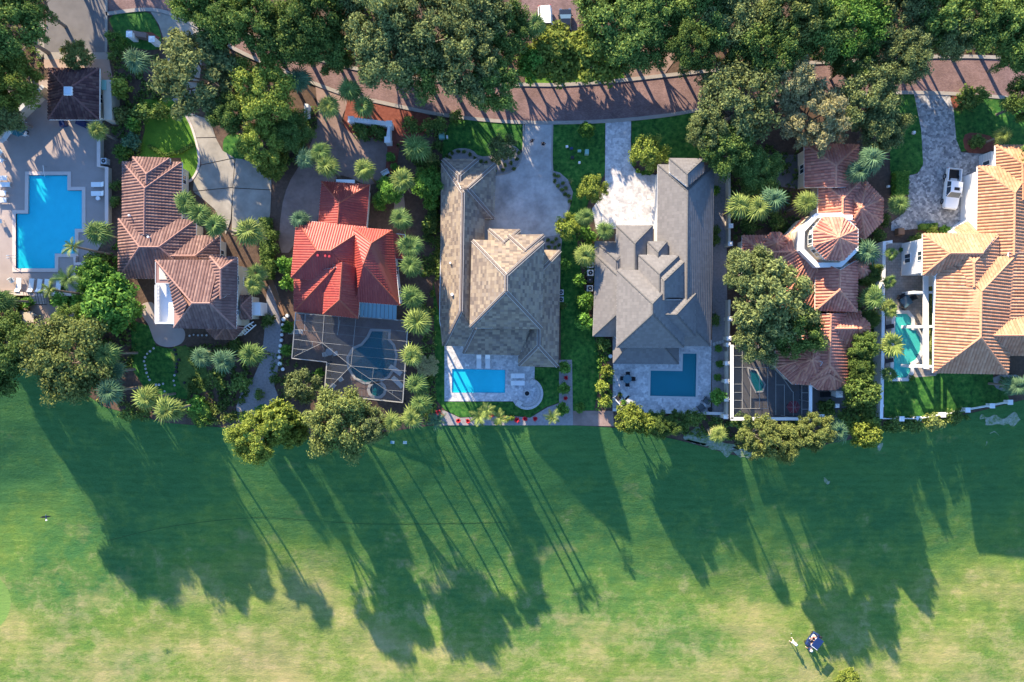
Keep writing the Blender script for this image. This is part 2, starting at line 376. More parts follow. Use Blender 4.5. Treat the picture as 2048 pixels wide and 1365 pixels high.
# ------------------------------------------------------------------ roofs
RIB = 1.0
def tiles(mb, poly, w, L, prof):
    n = Vector((0, 0, 0)); m = len(poly)
    for i in range(m):
        a, b = poly[i], poly[(i + 1) % m]
        n += Vector(((a.y - b.y) * (a.z + b.z), (a.z - b.z) * (a.x + b.x), (a.x - b.x) * (a.y + b.y)))
    n.normalize()
    if n.z < 0: n = -n
    d = Vector((n.x * n.z, n.y * n.z, n.z * n.z - 1))
    if d.length < 1e-3: return
    d.normalize(); e = n.cross(d)
    c = sum(poly, Vector()) / m
    q = [((p - c).dot(e), (p - c).dot(d)) for p in poly]
    smin, smax = min(a for a, _ in q), max(a for a, _ in q); tmax = max(t for _, t in q); tmin = min(t for _, t in q)
    def span(s):
        s = min(smax - 1e-3, max(smin + 1e-3, s)); ts = []
        for i in range(m):
            (s0, t0), (s1, t1) = q[i], q[(i + 1) % m]
            if (s0 <= s) != (s1 <= s): ts.append(t0 + (t1 - t0) * (s - s0) / (s1 - s0))
        return (min(ts), max(ts), s) if len(ts) >= 2 else (0, 0, s)
    nc = max(1, round((smax - smin) / w)); w = (smax - smin) / nc; nr = int((tmax - tmin) / L) + 1
    offs = [(-.5, 0.0), (-.26, .085 * RIB), (0, .12 * RIB), (.26, .085 * RIB), (.5, 0.0)] if prof == 'barrel' else [(-.49, .02), (.49, .02)]
    for ci in range(nc):
        s0 = smin + (ci + .5) * w; sp = [span(s0 + o * w) for o, _ in offs]; shade = random.random()
        for k in range(nr):
            lo = tmax - (k + 1) * L; hi = tmax - k * L
            if prof != 'barrel' and k % 2:
                pass
            ab = []
            for t0, t1, _ in sp:
                a, b = max(t0, lo), min(t1, hi)
                if b < a: a = b = min(max(a, t0), t1)
                ab.append((a, b))
            if all(b - a < 1e-4 for a, b in ab): continue
            vs = []; up = .0; dn = .03 if prof == 'barrel' else .085
            for (a, b), (o, h), (_, _, s) in zip(ab, offs, sp): vs.append(c + e * s + d * a + n * (h + up))
            for (a, b), (o, h), (_, _, s) in zip(ab, offs, sp): vs.append(c + e * s + d * b + n * (h + dn))
            N = len(offs); fs = [(i, N + i, N + i + 1, i + 1) for i in range(N - 1)]
            if prof != 'barrel':
                for (a, b), (_, _, s) in zip(ab, sp): vs.append(c + e * s + d * b - n * .02)
                fs.append((2, 4, 5, 3))
            t = .45 * shade + .55 * random.random() if prof == 'barrel' else random.random()
            mb.add(vs, fs, t)
class House:
    def __init__(s, name, label, loc, tile, cap, wall, w=.4, L=.42, prof='barrel', capr=.15, edge=None, cat='house', fascia='white'):
        s.o = thing(name, label, cat, P(*loc)); s.tile, s.cap, s.wallm, s.w, s.L, s.prof, s.capr, s.edge = tile, cap, wall, w, L, prof, capr, edge
        s.base, s.fas, s.tl, s.wl = MB(), MB(), MB(), MB(); s.fascia = fascia; s.win = None; s.caps = []
    def block(s, V, faces, ridges='', walls=None, sides='', z0=0.0, inset=.5):
        W = {k: P(*p) for k, p in V.items()}
        cnt = {}
        for f in faces.split():
            k = f.split('-') if '-' in f else list(f); poly = [W[i] for i in k]
            nz = sum(poly[i - 1].x * poly[i].y - poly[i].x * poly[i - 1].y for i in range(len(poly)))
            if nz < 0: k = k[::-1]; poly = poly[::-1]
            s.base.add([p - Vector((0, 0, .03)) for p in poly], [tuple(range(len(poly)))])
            s.fas.add([p - Vector((0, 0, .22)) for p in poly], [tuple(range(len(poly)))[::-1]])
            tiles(s.tl, poly, s.w, s.L, s.prof)
            for i in range(len(k)):
                ed = tuple(sorted((k[i - 1], k[i]))); cnt.setdefault(ed, []).append((k[i - 1], k[i]))
        for ed, l in cnt.items():
            if len(l) == 1:
                a, b = W[l[0][0]], W[l[0][1]]; dz = Vector((0, 0, .22)); up = Vector((0, 0, .035)); d = (b - a).normalized(); o = Vector((d.y, -d.x, 0)) * .03
                s.fas.add([a - dz + o, b - dz + o, b + up + o, a + up + o, b + up - o, a + up - o], [(0, 1, 2, 3), (3, 2, 4, 5)])
        for r in ridges.split():
            a, b = (r.split('-') if '-' in r else list(r)); s.ridge(W[a], W[b])
        if walls and walls.strip():
            pts = [W[k] for k in walls]; zt = min(p.z for p in pts); s.walls([(p.x, p.y) for p in pts], zt + .04, sides, z0, inset)
        return W
    def ridge(s, a, b):
        s.caps.append((a, b))
    def walls(s, pts, zt, sides='', z0=0.0, inset=.5, mat=None):
        q = offset(pts, -inset) if inset else ccw(pts)
        (s.wl).prism(q, z0, zt, top=True)
        if not sides: return
        n = len(q)
        for i in range(n):
            a, b = Vector(q[i]), Vector(q[(i + 1) % n]); d = b - a; l = d.length
            if l < 1.6: continue
            d.normalize(); nn = Vector((d.y, -d.x)); sd = 'e' if nn.x > .75 else 'w' if nn.x < -.75 else 'n' if nn.y > .6 else 's'
            if sd not in sides: continue
            k = max(1, int(l / 2.9))
            for zc in ([1.6] if zt < 5.5 else [1.6, 4.6]):
                if zc - .8 < z0: continue
                for j in range(k): s.window(a + d * (l * (j + .5) / k) + nn * .03, zc, math.atan2(d.y, d.x), d, nn)
    def window(s, p, zc, ang, d=None, nn=None, w=1.2, h=1.4):
        loc = Vector((p.x, p.y, zc)) - s.o.location
        if s.win is None:
            f = MB()
            for x in (-.62, 0, .62): f.box((x, 0, 0), (.08, .1, 1.48))
            for z in (-.7, .7): f.box((0, 0, z), (1.32, .104, .09))
            s.win = f.build('window', MT['white'], s.o, local=True)
            g = MB(); g.box((0, 0, 0), (1.2, .04, 1.36)); s.pane = g.build('pane', MT['glass'], s.win, local=True)
            s.win.location = loc; s.win.rotation_euler = (0, 0, ang); return s.win
        c = s.win.copy(); COL.objects.link(c); c.parent = s.o; c.location = loc; c.rotation_euler = (0, 0, ang)
        g = s.pane.copy(); COL.objects.link(g); g.parent = c; return c
    def vent(s, u, v, z, h=.35, r=.1, mat='white'):
        b = MB(); p = P(u, v, z); b.lathe(p, [(r, -.3), (r, h), (r * 1.6, h + .02), (r * 1.3, h + .12)], 8); b.build('roof_vent', MT[mat], s.o)
    def part(s, name, mb, mat, **k): return mb.build(name, MT[mat] if isinstance(mat, str) else mat, s.o, **k)
    def finish(s):
        rf = s.base.build('roof', MT[s.cap], s.o)
        s.tl.build('roof_tiles', MT[s.tile], rf, kind='stuff', tinted=True)
        s.fas.build('fascia', MT[s.fascia], s.o); s.wl.build('wall', MT[s.wallm], s.o)
        for a, b in s.caps:
            up = Vector((0, 0, .07)); c = MB(); d = (b - a); l = d.length; d.normalize(); side = d.cross(Vector((0, 0, 1))).normalized()
            r = s.capr; n = max(1, int(l / .5)); prof = [(-1, -.5), (-.6, .35), (0, .7), (.6, .35), (1, -.5)]
            for i in range(n):
                p0, p1 = a + d * (l * i / n), a + d * (l * (i + 1) / n + .04); vs = []
                for p, k in ((p0, .92), (p1, 1.08)):
                    for x, h in prof: vs.append(p + side * (x * r * k) + Vector((0, 0, h * r * k)) + up)
                c.add(vs, [(j, j + 1, 6 + j, 5 + j) for j in range(4)] + [(0, 5, 6, 1)][:0])
            rc = c.build('ridge_cap', MT[s.cap], s.o)
            if s.edge:
                g = MB()
                for sg in (-1, 1):
                    o = side * sg * (r + .06) + Vector((0, 0, .06)); g.tube([a + o, b + o], .04, 4)
                g.build('mortar_edge', MT[s.edge], rc)

# ------------------------------------------------------------------ foliage
def leafmesh(name, cen, size, normal_bias, aspect=1.5, up=.35):
    """quads, one per leaf spray; cen Nx3, size N, normal_bias Nx3"""
    n = len(cen); nr = rng.normal(size=(n, 3)); nr /= np.linalg.norm(nr, axis=1)[:, None]
    nr = nr * .75 + normal_bias * .6 + np.array([0, 0, up]); nr /= np.linalg.norm(nr, axis=1)[:, None] + 1e-9
    t = np.cross(nr, rng.normal(size=(n, 3))); t /= np.linalg.norm(t, axis=1)[:, None] + 1e-9; b = np.cross(nr, t)
    a = t * (size * aspect / 2)[:, None]; c = b * (size / 2)[:, None]
    v = np.empty((n, 4, 3)); v[:, 0] = cen - a; v[:, 1] = cen - c + a * .15; v[:, 2] = cen + a; v[:, 3] = cen + c + a * .15
    me = bpy.data.meshes.new(name); me.vertices.add(4 * n); me.loops.add(4 * n); me.polygons.add(n)
    me.vertices.foreach_set('co', v.reshape(-1)); me.loops.foreach_set('vertex_index', np.arange(4 * n, dtype=np.int32))
    me.polygons.foreach_set('loop_start', np.arange(0, 4 * n, 4, dtype=np.int32))
    tt = np.clip(rng.normal(.5, .22, n), 0, 1).astype(np.float32)
    at = me.attributes.new('tint', 'FLOAT', 'FACE'); at.data.foreach_set('value', tt)
    me.update(calc_edges=True); me.materials.append(MT['leaf_dark']); return me
def crownmesh(name, Rr, Rz, nclump, nleaf, csize, lsize, zc, seed, lobes=5, flat=.75, aspect=1.5, low=-.25):
    g = np.random.default_rng(seed); C_, S_, B_ = [], [], []
    ph = g.uniform(0, 6.28, 4)
    for i in range(nclump):
        az = g.uniform(0, 2 * math.pi); el = math.asin(g.uniform(low, 1)); rr = g.uniform(.45, 1.0) ** .6
        lob = 1 + .14 * math.sin(lobes * az + ph[0]) + .09 * math.sin((lobes + 4) * az + ph[1]) + .08 * math.sin(3 * el + ph[2])
        dr = np.array([math.cos(az) * math.cos(el), math.sin(az) * math.cos(el), math.sin(el)])
        c = dr * np.array([Rr, Rr, Rz]) * rr * lob + g.normal(size=3) * .15 * Rr / 5
        cs = csize * g.uniform(.6, 1.35); n = int(nleaf * (cs / csize) ** 1.6)
        q = g.normal(size=(n, 3)); q /= np.linalg.norm(q, axis=1)[:, None]; q *= (g.uniform(.1, 1, n) ** .45)[:, None]
        # sprays stretch outward
        st = 1 + .5 * abs(q @ dr); pts = c + q * cs * np.array([1, 1, flat]) * st[:, None]
        C_.append(pts); S_.append(g.uniform(.65, 1.3, n) * lsize); B_.append(q * .8 + dr * .4)
    C_ = np.concatenate(C_); C_[:, 2] += zc
    return leafmesh(name, C_, np.concatenate(S_), np.concatenate(B_), aspect)
def trunkmesh(name, h, zc, Rr, r0, nl, seed):
    g = random.Random(seed); b = MB(); fork = h * .32
    b.tube([(0, 0, -.3), (.05, .03, fork * .5), (g.uniform(-.2, .2), g.uniform(-.2, .2), fork)], [r0 * 1.25, r0, r0 * .85], 8)
    for i in range(nl):
        a = i * 2.4 + g.uniform(-.4, .4); L = Rr * g.uniform(.55, .92); z1 = zc + g.uniform(-.5, 1.2) * Rr * .25
        p0 = Vector((0, 0, fork * g.uniform(.8, 1))); p2 = Vector((math.cos(a) * L, math.sin(a) * L, z1)); p1 = (p0 + p2) / 2 + Vector((0, 0, -.08 * h)) * g.uniform(.2, 1)
        b.tube([p0, p1, p2], [r0 * .5, r0 * .3, r0 * .08], 5)
        for k in range(2):
            a2 = a + g.uniform(-.9, .9); q = p1 + Vector((math.cos(a2), math.sin(a2), .5)) * L * .45; b.tube([p1, (p1 + q) / 2 + Vector((0, 0, .1)), q], [r0 * .22, r0 * .14, r0 * .05], 4)
    me = bpy.data.meshes.new(name); me.from_pydata(b.v, [], b.f); me.materials.append(MT['bark']); me.update(); return me
CROWN, TRUNK = {}, {}
for i, k in enumerate('ABCD'):
    CROWN[k] = (5.0, 10.0, crownmesh('crown_' + k, 4.65, 3.0, 98, 215, .9, .2, 6.9, 20 + i, lobes=4 + i, aspect=1.8)); TRUNK[k] = trunkmesh('trunk_' + k, 10, 6.8, 4.6, .32, 9, i)
CROWN['E'] = (5.0, 10.0, crownmesh('crown_E', 4.6, 2.8, 92, 170, .74, .18, 6.9, 31, lobes=6, aspect=2.6)); TRUNK['E'] = trunkmesh('trunk_E', 10, 6.8, 4.6, .3, 12, 31)
CROWN['F'] = (3.5, 7.0, crownmesh('crown_F', 3.1, 2.6, 70, 110, .8, .33, 4.4, 41, lobes=5)); TRUNK['F'] = trunkmesh('trunk_F', 7, 4.3, 3.0, .2, 7, 41)
CROWN['G'] = (2.5, 5.0, crownmesh('crown_G', 2.1, 1.5, 55, 90, .5, .16, 3.4, 51, lobes=5, aspect=2.0)); TRUNK['G'] = trunkmesh('trunk_G', 5, 3.3, 2.1, .11, 8, 51)
CROWN['S'] = (1.0, 1.4, crownmesh('crown_S', .8, .65, 26, 26, .3, .15, .72, 61, lobes=5, low=-.5)); TRUNK['S'] = trunkmesh('trunk_S', 1.4, .7, .7, .05, 6, 61)
CROWN['T'] = (1.0, 1.4, crownmesh('crown_T', .82, .68, 26, 28, .3, .2, .72, 62, lobes=4, low=-.5)); TRUNK['T'] = trunkmesh('trunk_T', 1.4, .7, .7, .05, 6, 62)
CROWN['O'] = (1.0, 1.4, crownmesh('crown_O', .8, .68, 60, 26, .2, .11, .72, 63, lobes=3, low=-.5)); TRUNK['O'] = trunkmesh('trunk_O', 1.4, .7, .6, .05, 6, 63)
def plant(name, cat, u, v, r, h, var, mat, label, group=None, rz=None):
    r0, h0, cm = CROWN[var]; k = r / PXM / r0; zc = h * .62; k *= (CAM_H - zc) / CAM_H
    b = P(u, v, zc); z = gz(b.x, b.y)
    o = thing(name, label, cat, (b.x, b.y, z), random.uniform(0, 6.28) if rz is None else rz, group, (k, k, h / h0))
    c = bpy.data.objects.new('crown', cm); COL.objects.link(c); c.parent = o; c.material_slots[0].link = 'OBJECT'; c.material_slots[0].material = MT[mat]
    t = bpy.data.objects.new('trunk' if cat == 'tree' else 'stem', TRUNK[var]); COL.objects.link(t); t.parent = o
    return o
def tree(u, v, r, h, var, mat, label, group=None): return plant('leafy_tree', 'tree', u, v, r, h, var, mat, label, group)
def bush(u, v, r, h, var, mat, label, group=None): return plant('garden_shrub', 'shrub', u, v, r, h, var, mat, label, group)
# fan palm fronds
def frondmesh(name, pet, rad, nl, arc, droop, wd, bend=R(-38)):
    """fan leaf: stalk along +Y, blade hinged down at its end and split into pointed leaflets"""
    b = MB(); b.add([(-.025, 0, 0), (.025, 0, 0), (.018, pet, .05), (-.018, pet, .05)], [(0, 1, 2, 3)], .2); rm = Matrix.Rotation(bend, 3, 'X')
    for i in range(nl):
        a = arc * (i / (nl - 1) - .5) * 2; L = rad * (1 - .25 * abs(a / arc)) * random.uniform(.8, 1.12); d = Vector((math.sin(a), math.cos(a), 0)); s = Vector((d.y, -d.x, 0)) * wd * L
        m_ = d * L * .5 + Vector((0, 0, .05)); t = d * L + Vector((random.uniform(-.06, .06), 0, -droop * L)); up = Vector((0, 0, wd * L * .7)); q = [Vector((0, 0, 0)), m_ - s - up, m_ + up * .3, m_ + s - up, t]
        b.add([rm @ x + Vector((0, pet, .05)) for x in q], [(0, 1, 2), (0, 2, 3), (1, 4, 2), (2, 4, 3)], random.uniform(.15, .95))
    me = bpy.data.meshes.new(name); me.from_pydata(b.v, [], b.f); a = me.attributes.new('tint', 'FLOAT', 'FACE'); a.data.foreach_set('value', b.t)
    me.materials.append(MT['palm_green']); me.update(); return me
FR = [frondmesh('fan_frond_%s' % 'abc'[i], .62, 1.3, 12, R(100), .12 + .14 * i, .06) for i in range(3)]
FRB = [frondmesh('broad_frond_%s' % 'ab'[i], .75, 1.15, 13, R(140), .10 + .1 * i, .13, R(-20)) for i in range(2)]
def featherfrond(name, L, n, ll):
    b = MB(); pts = [Vector((0, L * t, .35 * L * math.sin(t * 2.2) - .25 * L * t * t)) for t in [i / 8 for i in range(9)]]
    b.tube(pts, [.025 * (1 - .8 * i / 8) for i in range(9)], 3, cap=False, tint=.2)
    for i in range(n):
        t = .15 + .85 * i / n; j = min(7, int(t * 8)); f = t * 8 - j; p = pts[j].lerp(pts[j + 1], f); l = ll * math.sin(math.pi * (.2 + .75 * t))
        for sg in (-1, 1):
            q = p + Vector((sg * l, l * .5, -.25 * l)); b.add([p + Vector((0, -.05, 0)), p + Vector((0, .07, 0)), q], [(0, 1, 2)], random.uniform(.2, .9))
    me = bpy.data.meshes.new(name); me.from_pydata(b.v, [], b.f); a = me.attributes.new('tint', 'FLOAT', 'FACE'); a.data.foreach_set('value', b.t)
    me.materials.append(MT['palm_green']); me.update(); return me
FRF = [featherfrond('feather_frond', 1.9, 14, .55)]
PALMTR = None
def palm(u, v, r, h, mat, label, group=None, kind='fan', n=None, lean=(0, 0)):
    global PALMTR
    k = r / PXM / 1.88 * (CAM_H - h) / CAM_H; top = P(u, v, h); bx, by = top.x + lean[0], top.y + lean[1]; z = gz(bx, by)
    o = thing('fan_palm' if kind != 'feather' else 'feather_palm', label, 'palm', (bx, by, z), 0, group)
    hh = h - z; b = MB(); tp = Vector((top.x - bx, top.y - by, hh))
    b.tube([Vector((0, 0, -.2)), tp * .5 + Vector((lean[0] * .12, lean[1] * .12, 0)), tp], [.2, .15, .16], 7)
    b.build('trunk', MT['palmbark'], o, local=True)
    ms = FR if kind == 'fan' else FRB if kind == 'broad' else FRF; n = n or (random.randint(25, 34) if kind == 'fan' else 15)
    a0 = random.uniform(0, 6.28)
    for i in range(n):
        f = bpy.data.objects.new('frond', random.choice(ms)); COL.objects.link(f); f.parent = o; f.location = tp + Vector((0, 0, .1))
        t = i / (n - 1); el = R(random.uniform(-12, 12)) + (R(-30) + R(112) * t if kind == 'fan' else R(-15) + R(70) * t)
        kk = k * random.uniform(.75, 1.18) * (1 if kind != 'fan' else 1.08 - .25 * max(0, t - .6)) * (1.0 if kind != 'feather' else .95)
        f.rotation_euler = Matrix.Rotation(a0 + i * 2.39996, 3, 'Z').to_4x4().to_euler()
        f.rotation_euler = (Matrix.Rotation(a0 + i * 2.39996, 3, 'Z') @ Matrix.Rotation(el, 3, 'X') @ Matrix.Rotation(random.uniform(-.3, .3), 3, 'Y')).to_euler()
        f.scale = (kk,) * 3; f.material_slots[0].link = 'OBJECT'; f.material_slots[0].material = MT['leaf_dry' if kind == 'fan' and i < 3 else mat]
    return o
def hedge(pts, w, h, mat, label, group=None, name='hedge', den=95, ls=.15, world=False):
    """a clipped hedge along a polyline in picture points"""
    p = [P(u, v, 0) for u, v in pts]; z0 = gz(p[0].x, p[0].y); o = thing(name, label, 'hedge', (p[0].x, p[0].y, z0), 0, group); C_, B_ = [], []; core = MB()
    for a, b in zip(p[:-1], p[1:]):
        d = b - a; l = d.length; d.normalize(); s = Vector((-d.y, d.x, 0)); n = int(den * l * (w + 2 * h) * .7)
        for _ in range(n):
            k = random.random(); x = random.uniform(-.1, l + .1)
            if k < w / (w + 1.6 * h): y, z, nb = random.uniform(-.5, .5) * w, h * random.uniform(.88, 1.06), (0, 0, 1)
            else:
                sg = random.choice((-1, 1)); y, z, nb = sg * w * random.uniform(.42, .54), random.uniform(.05, 1) * h, tuple(s * sg)
            q = a + d * x + s * y - p[0]; C_.append((q.x, q.y, z)); B_.append(nb)
        m_ = (a + b) / 2 - p[0]; core.box((m_.x, m_.y, h * .45), (l, w * .86, h * .88), math.atan2(d.y, d.x))
    me = leafmesh('hedge_leaves', np.array(C_), rng.uniform(.7, 1.3, len(C_)) * ls, np.array(B_) * 1.0); me.materials[0] = MT[mat]
    c = bpy.data.objects.new('leaves', me); COL.objects.link(c); c.parent = o; c['kind'] = 'stuff'
    k = core.build('twigs', MT[mat], o, local=True, tinted=True); return o
# ------------------------------------------------------------------ setting: ground with pool basins cut into it
POOLS = {
 'h1': [(58.5, 351), (136, 351), (136, 381.5), (165, 381.5), (165, 458.5), (151, 458.5), (151, 508), (111, 508), (111, 537.5), (33, 537.5), (33, 428), (57.5, 428)],
 'h2': [(743.8, 663), (777, 664), (776, 681), (786, 692), (791, 711), (787, 735), (776, 752), (755, 763), (730, 764), (712, 755), (700, 737), (697.7, 716), (708.5, 698.5), (725, 691.5), (737.7, 676)],
 'spa': [(754 + 14 * math.cos(t * .524), 780 + 13 * math.sin(t * .524)) for t in range(12)],
 'h3': [(904.5, 738), (1010.5, 740.5), (1010, 786), (904, 785)],
 'h4': [(1301, 741.5), (1364.5, 742.5), (1365.5, 707.5), (1393, 707.7), (1391, 794), (1300, 792)],
 'h5': [(1497, 738), (1512, 742), (1519, 756), (1528, 770), (1524, 782), (1512, 783), (1505, 770), (1499, 755)],
 'h6': [(1789.8, 628), (1813.5, 628), (1821.6, 637.4), (1822, 660), (1832, 661.6), (1839.6, 677), (1840.5, 690), (1839.6, 702), (1831, 719.6), (1819.7, 725.8), (1819.7, 744.5), (1812, 755.7), (1786, 755.7), (1788, 687)],
}
PW = {k: px(v) for k, v in POOLS.items()}
def offholes(*ks): return [offset(PW[k], .02) for k in ks]
cols = sorted(set([-320, -200, -130] + [x * 1.0 for x in range(-84, 85)] + [130, 200, 320]))
bl = [(x, yb(x)) for x in cols]
sheet('ground', [(320, 320), (-320, 320)] + bl, MT['soil'], z=-.03, holes=[PW[k] for k in PW], world=True, side=False)
def fairmat():
    m, nt, bs = newmat('fairway_turf'); v = coords(nt, (.45, 1, 1)); v1 = coords(nt)
    # greener turf near the gardens, tanner rough further out
    sx = nt.nodes.new('ShaderNodeSeparateXYZ'); t0 = nt.nodes.new('ShaderNodeTexCoord'); nt.links.new(t0.outputs['Object'], sx.inputs[0])
    mr = nt.nodes.new('ShaderNodeMapRange'); mr.inputs[1].default_value = -20; mr.inputs[2].default_value = -46; mr.inputs[3].default_value = -.16; mr.inputs[4].default_value = .035; nt.links.new(sx.outputs[1], mr.inputs[0])
    def dry(f, k=1.0):  # pushes the colour ramp tanner with distance from the gardens
        q = nt.nodes.new('ShaderNodeMath'); q.operation = 'MULTIPLY_ADD'; q.inputs[1].default_value = k; nt.links.new(mr.outputs[0], q.inputs[0]); nt.links.new(f, q.inputs[2]); return q.outputs[0]
    c = ramp(nt, [(.045, .135, .045, .34), (.08, .18, .05, .43), (.13, .215, .045, .5), (.2, .245, .06, .58), (.36, .3, .13, .68)], dry(noise_n(nt, v, .07, 8, .6)))
    c = mixc(nt, c, ramp(nt, [(.055, .15, .045, .36), (.145, .225, .045, .5), (.42, .345, .18, .64)], dry(noise_n(nt, v1, .33, 10, .74))), .45)
    c = mixc(nt, c, ramp(nt, [(.6, .68, .58, .36), (1, 1, 1, .58)], noise_n(nt, coords(nt, (.35, 1, 1), .12), 1.3, 12, .8)), .7, 'MULTIPLY')
    c = mixc(nt, c, ramp(nt, [(.55, .62, .52, .33), (1, 1, 1, .5), (1.3, 1.22, 1.2, .68)], noise_n(nt, coords(nt, (.6, 1, 1), .05), 9.0, 6, .85)), .85, 'MULTIPLY')
    c = mixc(nt, c, (.4, .31, .15), ramp(nt, [(0, 0, 0, .5), (.55, .55, .55, .7)], dry(noise_n(nt, coords(nt, (.7, 1, 1), .2), .14, 9, .7), .8)))
    wv = nt.nodes.new('ShaderNodeTexWave'); wv.bands_direction = 'Y'; wv.inputs['Scale'].default_value = .3; wv.inputs['Distortion'].default_value = 2.0; wv.inputs['Detail'].default_value = 2; wv.inputs['Detail Scale'].default_value = .5; nt.links.new(coords(nt, (.2, 1, 1), R(3)), wv.inputs['Vector'])
    c = mixc(nt, c, ramp(nt, [(.88, .93, .86), (1.06, 1.03, 1.0)], wv.outputs['Fac']), .6, 'MULTIPLY')
    # rougher tan rough below, smoother fairway band in the middle, and the close-cut putting green at the west edge
    g = nt.nodes.new('ShaderNodeVectorMath'); g.operation = 'DISTANCE'; tc = nt.nodes.new('ShaderNodeTexCoord'); nt.links.new(tc.outputs['Object'], g.inputs[0]); q = G(-42, 1205); g.inputs[1].default_value = (q.x, q.y, q.z)
    f = ramp(nt, [(1, 1, 1, .0), (1, 1, 1, .47), (0, 0, 0, .49)], None); rn = f.node; d = nt.nodes.new('ShaderNodeMath'); d.operation = 'MULTIPLY'; d.inputs[1].default_value = .1
    nt.links.new(g.outputs['Value'], d.inputs[0]); nt.links.new(d.outputs[0], rn.inputs[0])
    c = mixc(nt, c, (.15, .25, .06), f)
    nt.links.new(c, bs.inputs['Base Color']); bs.inputs['Roughness'].default_value = .95; bs.inputs['Specular IOR Level'].default_value = .1
    a = noise_n(nt, coords(nt, (.6, 1, 1)), 3.2, 8, .75); bumpn(nt, a, .9, .12, bs); return m
rows = [0, .25, .6] + [1 + .7 * i for i in range(62)] + [46, 50, 56, 70, 110, 250]
vs = []; fs = []
for x in cols:
    y0 = yb(x)
    for r in rows: vs.append((x, y0 - r, gz(x, y0 - r) if abs(x) < 90 and r < 60 else -5.5 * drop(r)))
nr = len(rows)
for i in range(len(cols) - 1):
    for j in range(nr - 1): fs.append((i * nr + j, i * nr + j + 1, (i + 1) * nr + j + 1, (i + 1) * nr + j))
b = MB(); b.add(vs, fs); b.build('fairway', fairmat(), smooth=True, kind='structure')
# thin dark line curving across the fairway
def drape(name, pts, w, mat, lift=.02):
    p = chaikin(px(pts), 3, False); q = []
    for x, y in p: q.append(Vector((x, y, 0)))
    vs = []; fs = []
    for i, a in enumerate(q):
        d = (q[min(i + 1, len(q) - 1)] - q[max(i - 1, 0)]).normalized(); s = Vector((-d.y, d.x, 0)) * w / 2
        for k in (a + s, a - s): vs.append((k.x, k.y, gz(k.x, k.y) + lift))
        if i: fs.append((2 * i - 2, 2 * i - 1, 2 * i + 1, 2 * i))
    b = MB(); b.add(vs, fs); return b.build(name, mat, kind='structure')
MT['darkline'] = plain('dark_line_turf', (.035, .085, .02), .95)
drape('fairway_line', [(168, 1105), (240, 1085), (330, 1065), (480, 1048), (560, 1050), (700, 1062), (850, 1064), (1010, 1060)], .09, MT['darkline'])
def sandmat():
    m, nt, bs = newmat('patchy_sand'); v = coords(nt); c = ramp(nt, [(.16, .15, .12), (.4, .39, .38), (.62, .61, .6)], noise_n(nt, v, 2.2, 8, .7))
    g = ramp(nt, [(.05, .12, .03), (.14, .2, .07)], noise_n(nt, v, 5, 6))
    c = mixc(nt, g, c, ramp(nt, [(0, 0, 0, .42), (.85, .85, .85, .66)], noise_n(nt, v, 1.4, 9, .8)))
    nt.links.new(c, bs.inputs['Base Color']); bs.inputs['Roughness'].default_value = .95; bumpn(nt, noise_n(nt, v, 4, 6), .6, .08, bs); return m
MT['patchsand'] = sandmat()
def sandpatch(pts, mat='patchsand'):
    w = chaikin(px(pts), 3); cx = sum(p[0] for p in w) / len(w); cy = sum(p[1] for p in w) / len(w); vs = []; fs = []; N = len(w)
    for k in (1, .75, .5, .25):
        for x, y in w: 
            X, Y = cx + (x - cx) * k, cy + (y - cy) * k; X += 1.3 * noise.noise(Vector((X * .8, Y * .8, 2))) * k; Y += 1.1 * noise.noise(Vector((X * .9, Y * .9, 5))) * k; vs.append((X, Y, gz(X, Y) + .03))
    for r in range(3):
        for i in range(N): fs.append((r * N + i, r * N + (i + 1) % N, (r + 1) * N + (i + 1) % N, (r + 1) * N + i))
    fs.append(tuple(3 * N + i for i in range(N))); b = MB(); b.add(vs, fs); b.build('sand_patch', MT[mat], kind='structure')
sandpatch([(1362, 868), (1390, 856), (1425, 862), (1445, 885), (1480, 892), (1508, 905), (1495, 916), (1460, 914), (1430, 900), (1395, 885), (1365, 882)])
sandpatch([(1955, 838), (1975, 832), (2010, 836), (2045, 828), (2048, 850), (2000, 852), (1965, 852)])
sandpatch([(1990, 858), (2003, 866), (2008, 874), (1996, 868)]); sandpatch([(1982, 888), (1993, 886), (1992, 894), (1983, 894)])
sandpatch([(0, 722), (30, 725), (75, 720), (95, 730), (60, 742), (0, 736)]); sandpatch([(1648, 964), (1660, 962), (1668, 970), (1655, 974)]); sandpatch([(1764, 888), (1771, 890), (1770, 898), (1763, 896)])

# roads, drives, kerbs
sheet('brick_road', [(360, -60), (440, 40), (520, 85), (600, 110), (690, 135), (800, 157), (930, 168), (1050, 171), (1120, 172), (1210, 166), (1330, 153), (1465, 138), (1600, 128), (1750, 122), (1905, 112), (2160, 125),
  (2160, 205), (2048, 198), (1900, 186), (1780, 184), (1600, 195), (1410, 217), (1330, 232), (1200, 244), (1050, 246), (935, 238), (850, 225), (760, 205), (690, 190), (640, 172), (560, 140), (480, 105), (420, 70), (380, 45), (330, 25), (300, 20), (212, 28), (212, -60)], MT['brickroad'], .03)
strip('kerb', [(212, 29), (260, 22), (300, 19), (335, 25), (380, 45), (420, 70), (480, 105), (560, 140), (640, 172), (690, 190), (760, 205), (850, 225), (935, 238), (1050, 247), (1200, 245), (1330, 233), (1410, 218), (1600, 196), (1780, 185), (1900, 187), (2048, 199), (2160, 206)], MT['kerb'], .5)
strip('kerb', [(440, 38), (520, 84), (600, 109), (690, 134), (800, 156), (930, 167), (1050, 170), (1120, 171), (1210, 165), (1330, 152), (1465, 137), (1600, 127), (1750, 121), (1905, 111), (2160, 124)], MT['kerb'], .5)
sheet('parking_drive', [(95, -60), (212, -60), (212, 105), (88, 105), (92, 60)], MT['asphalt'], .03)
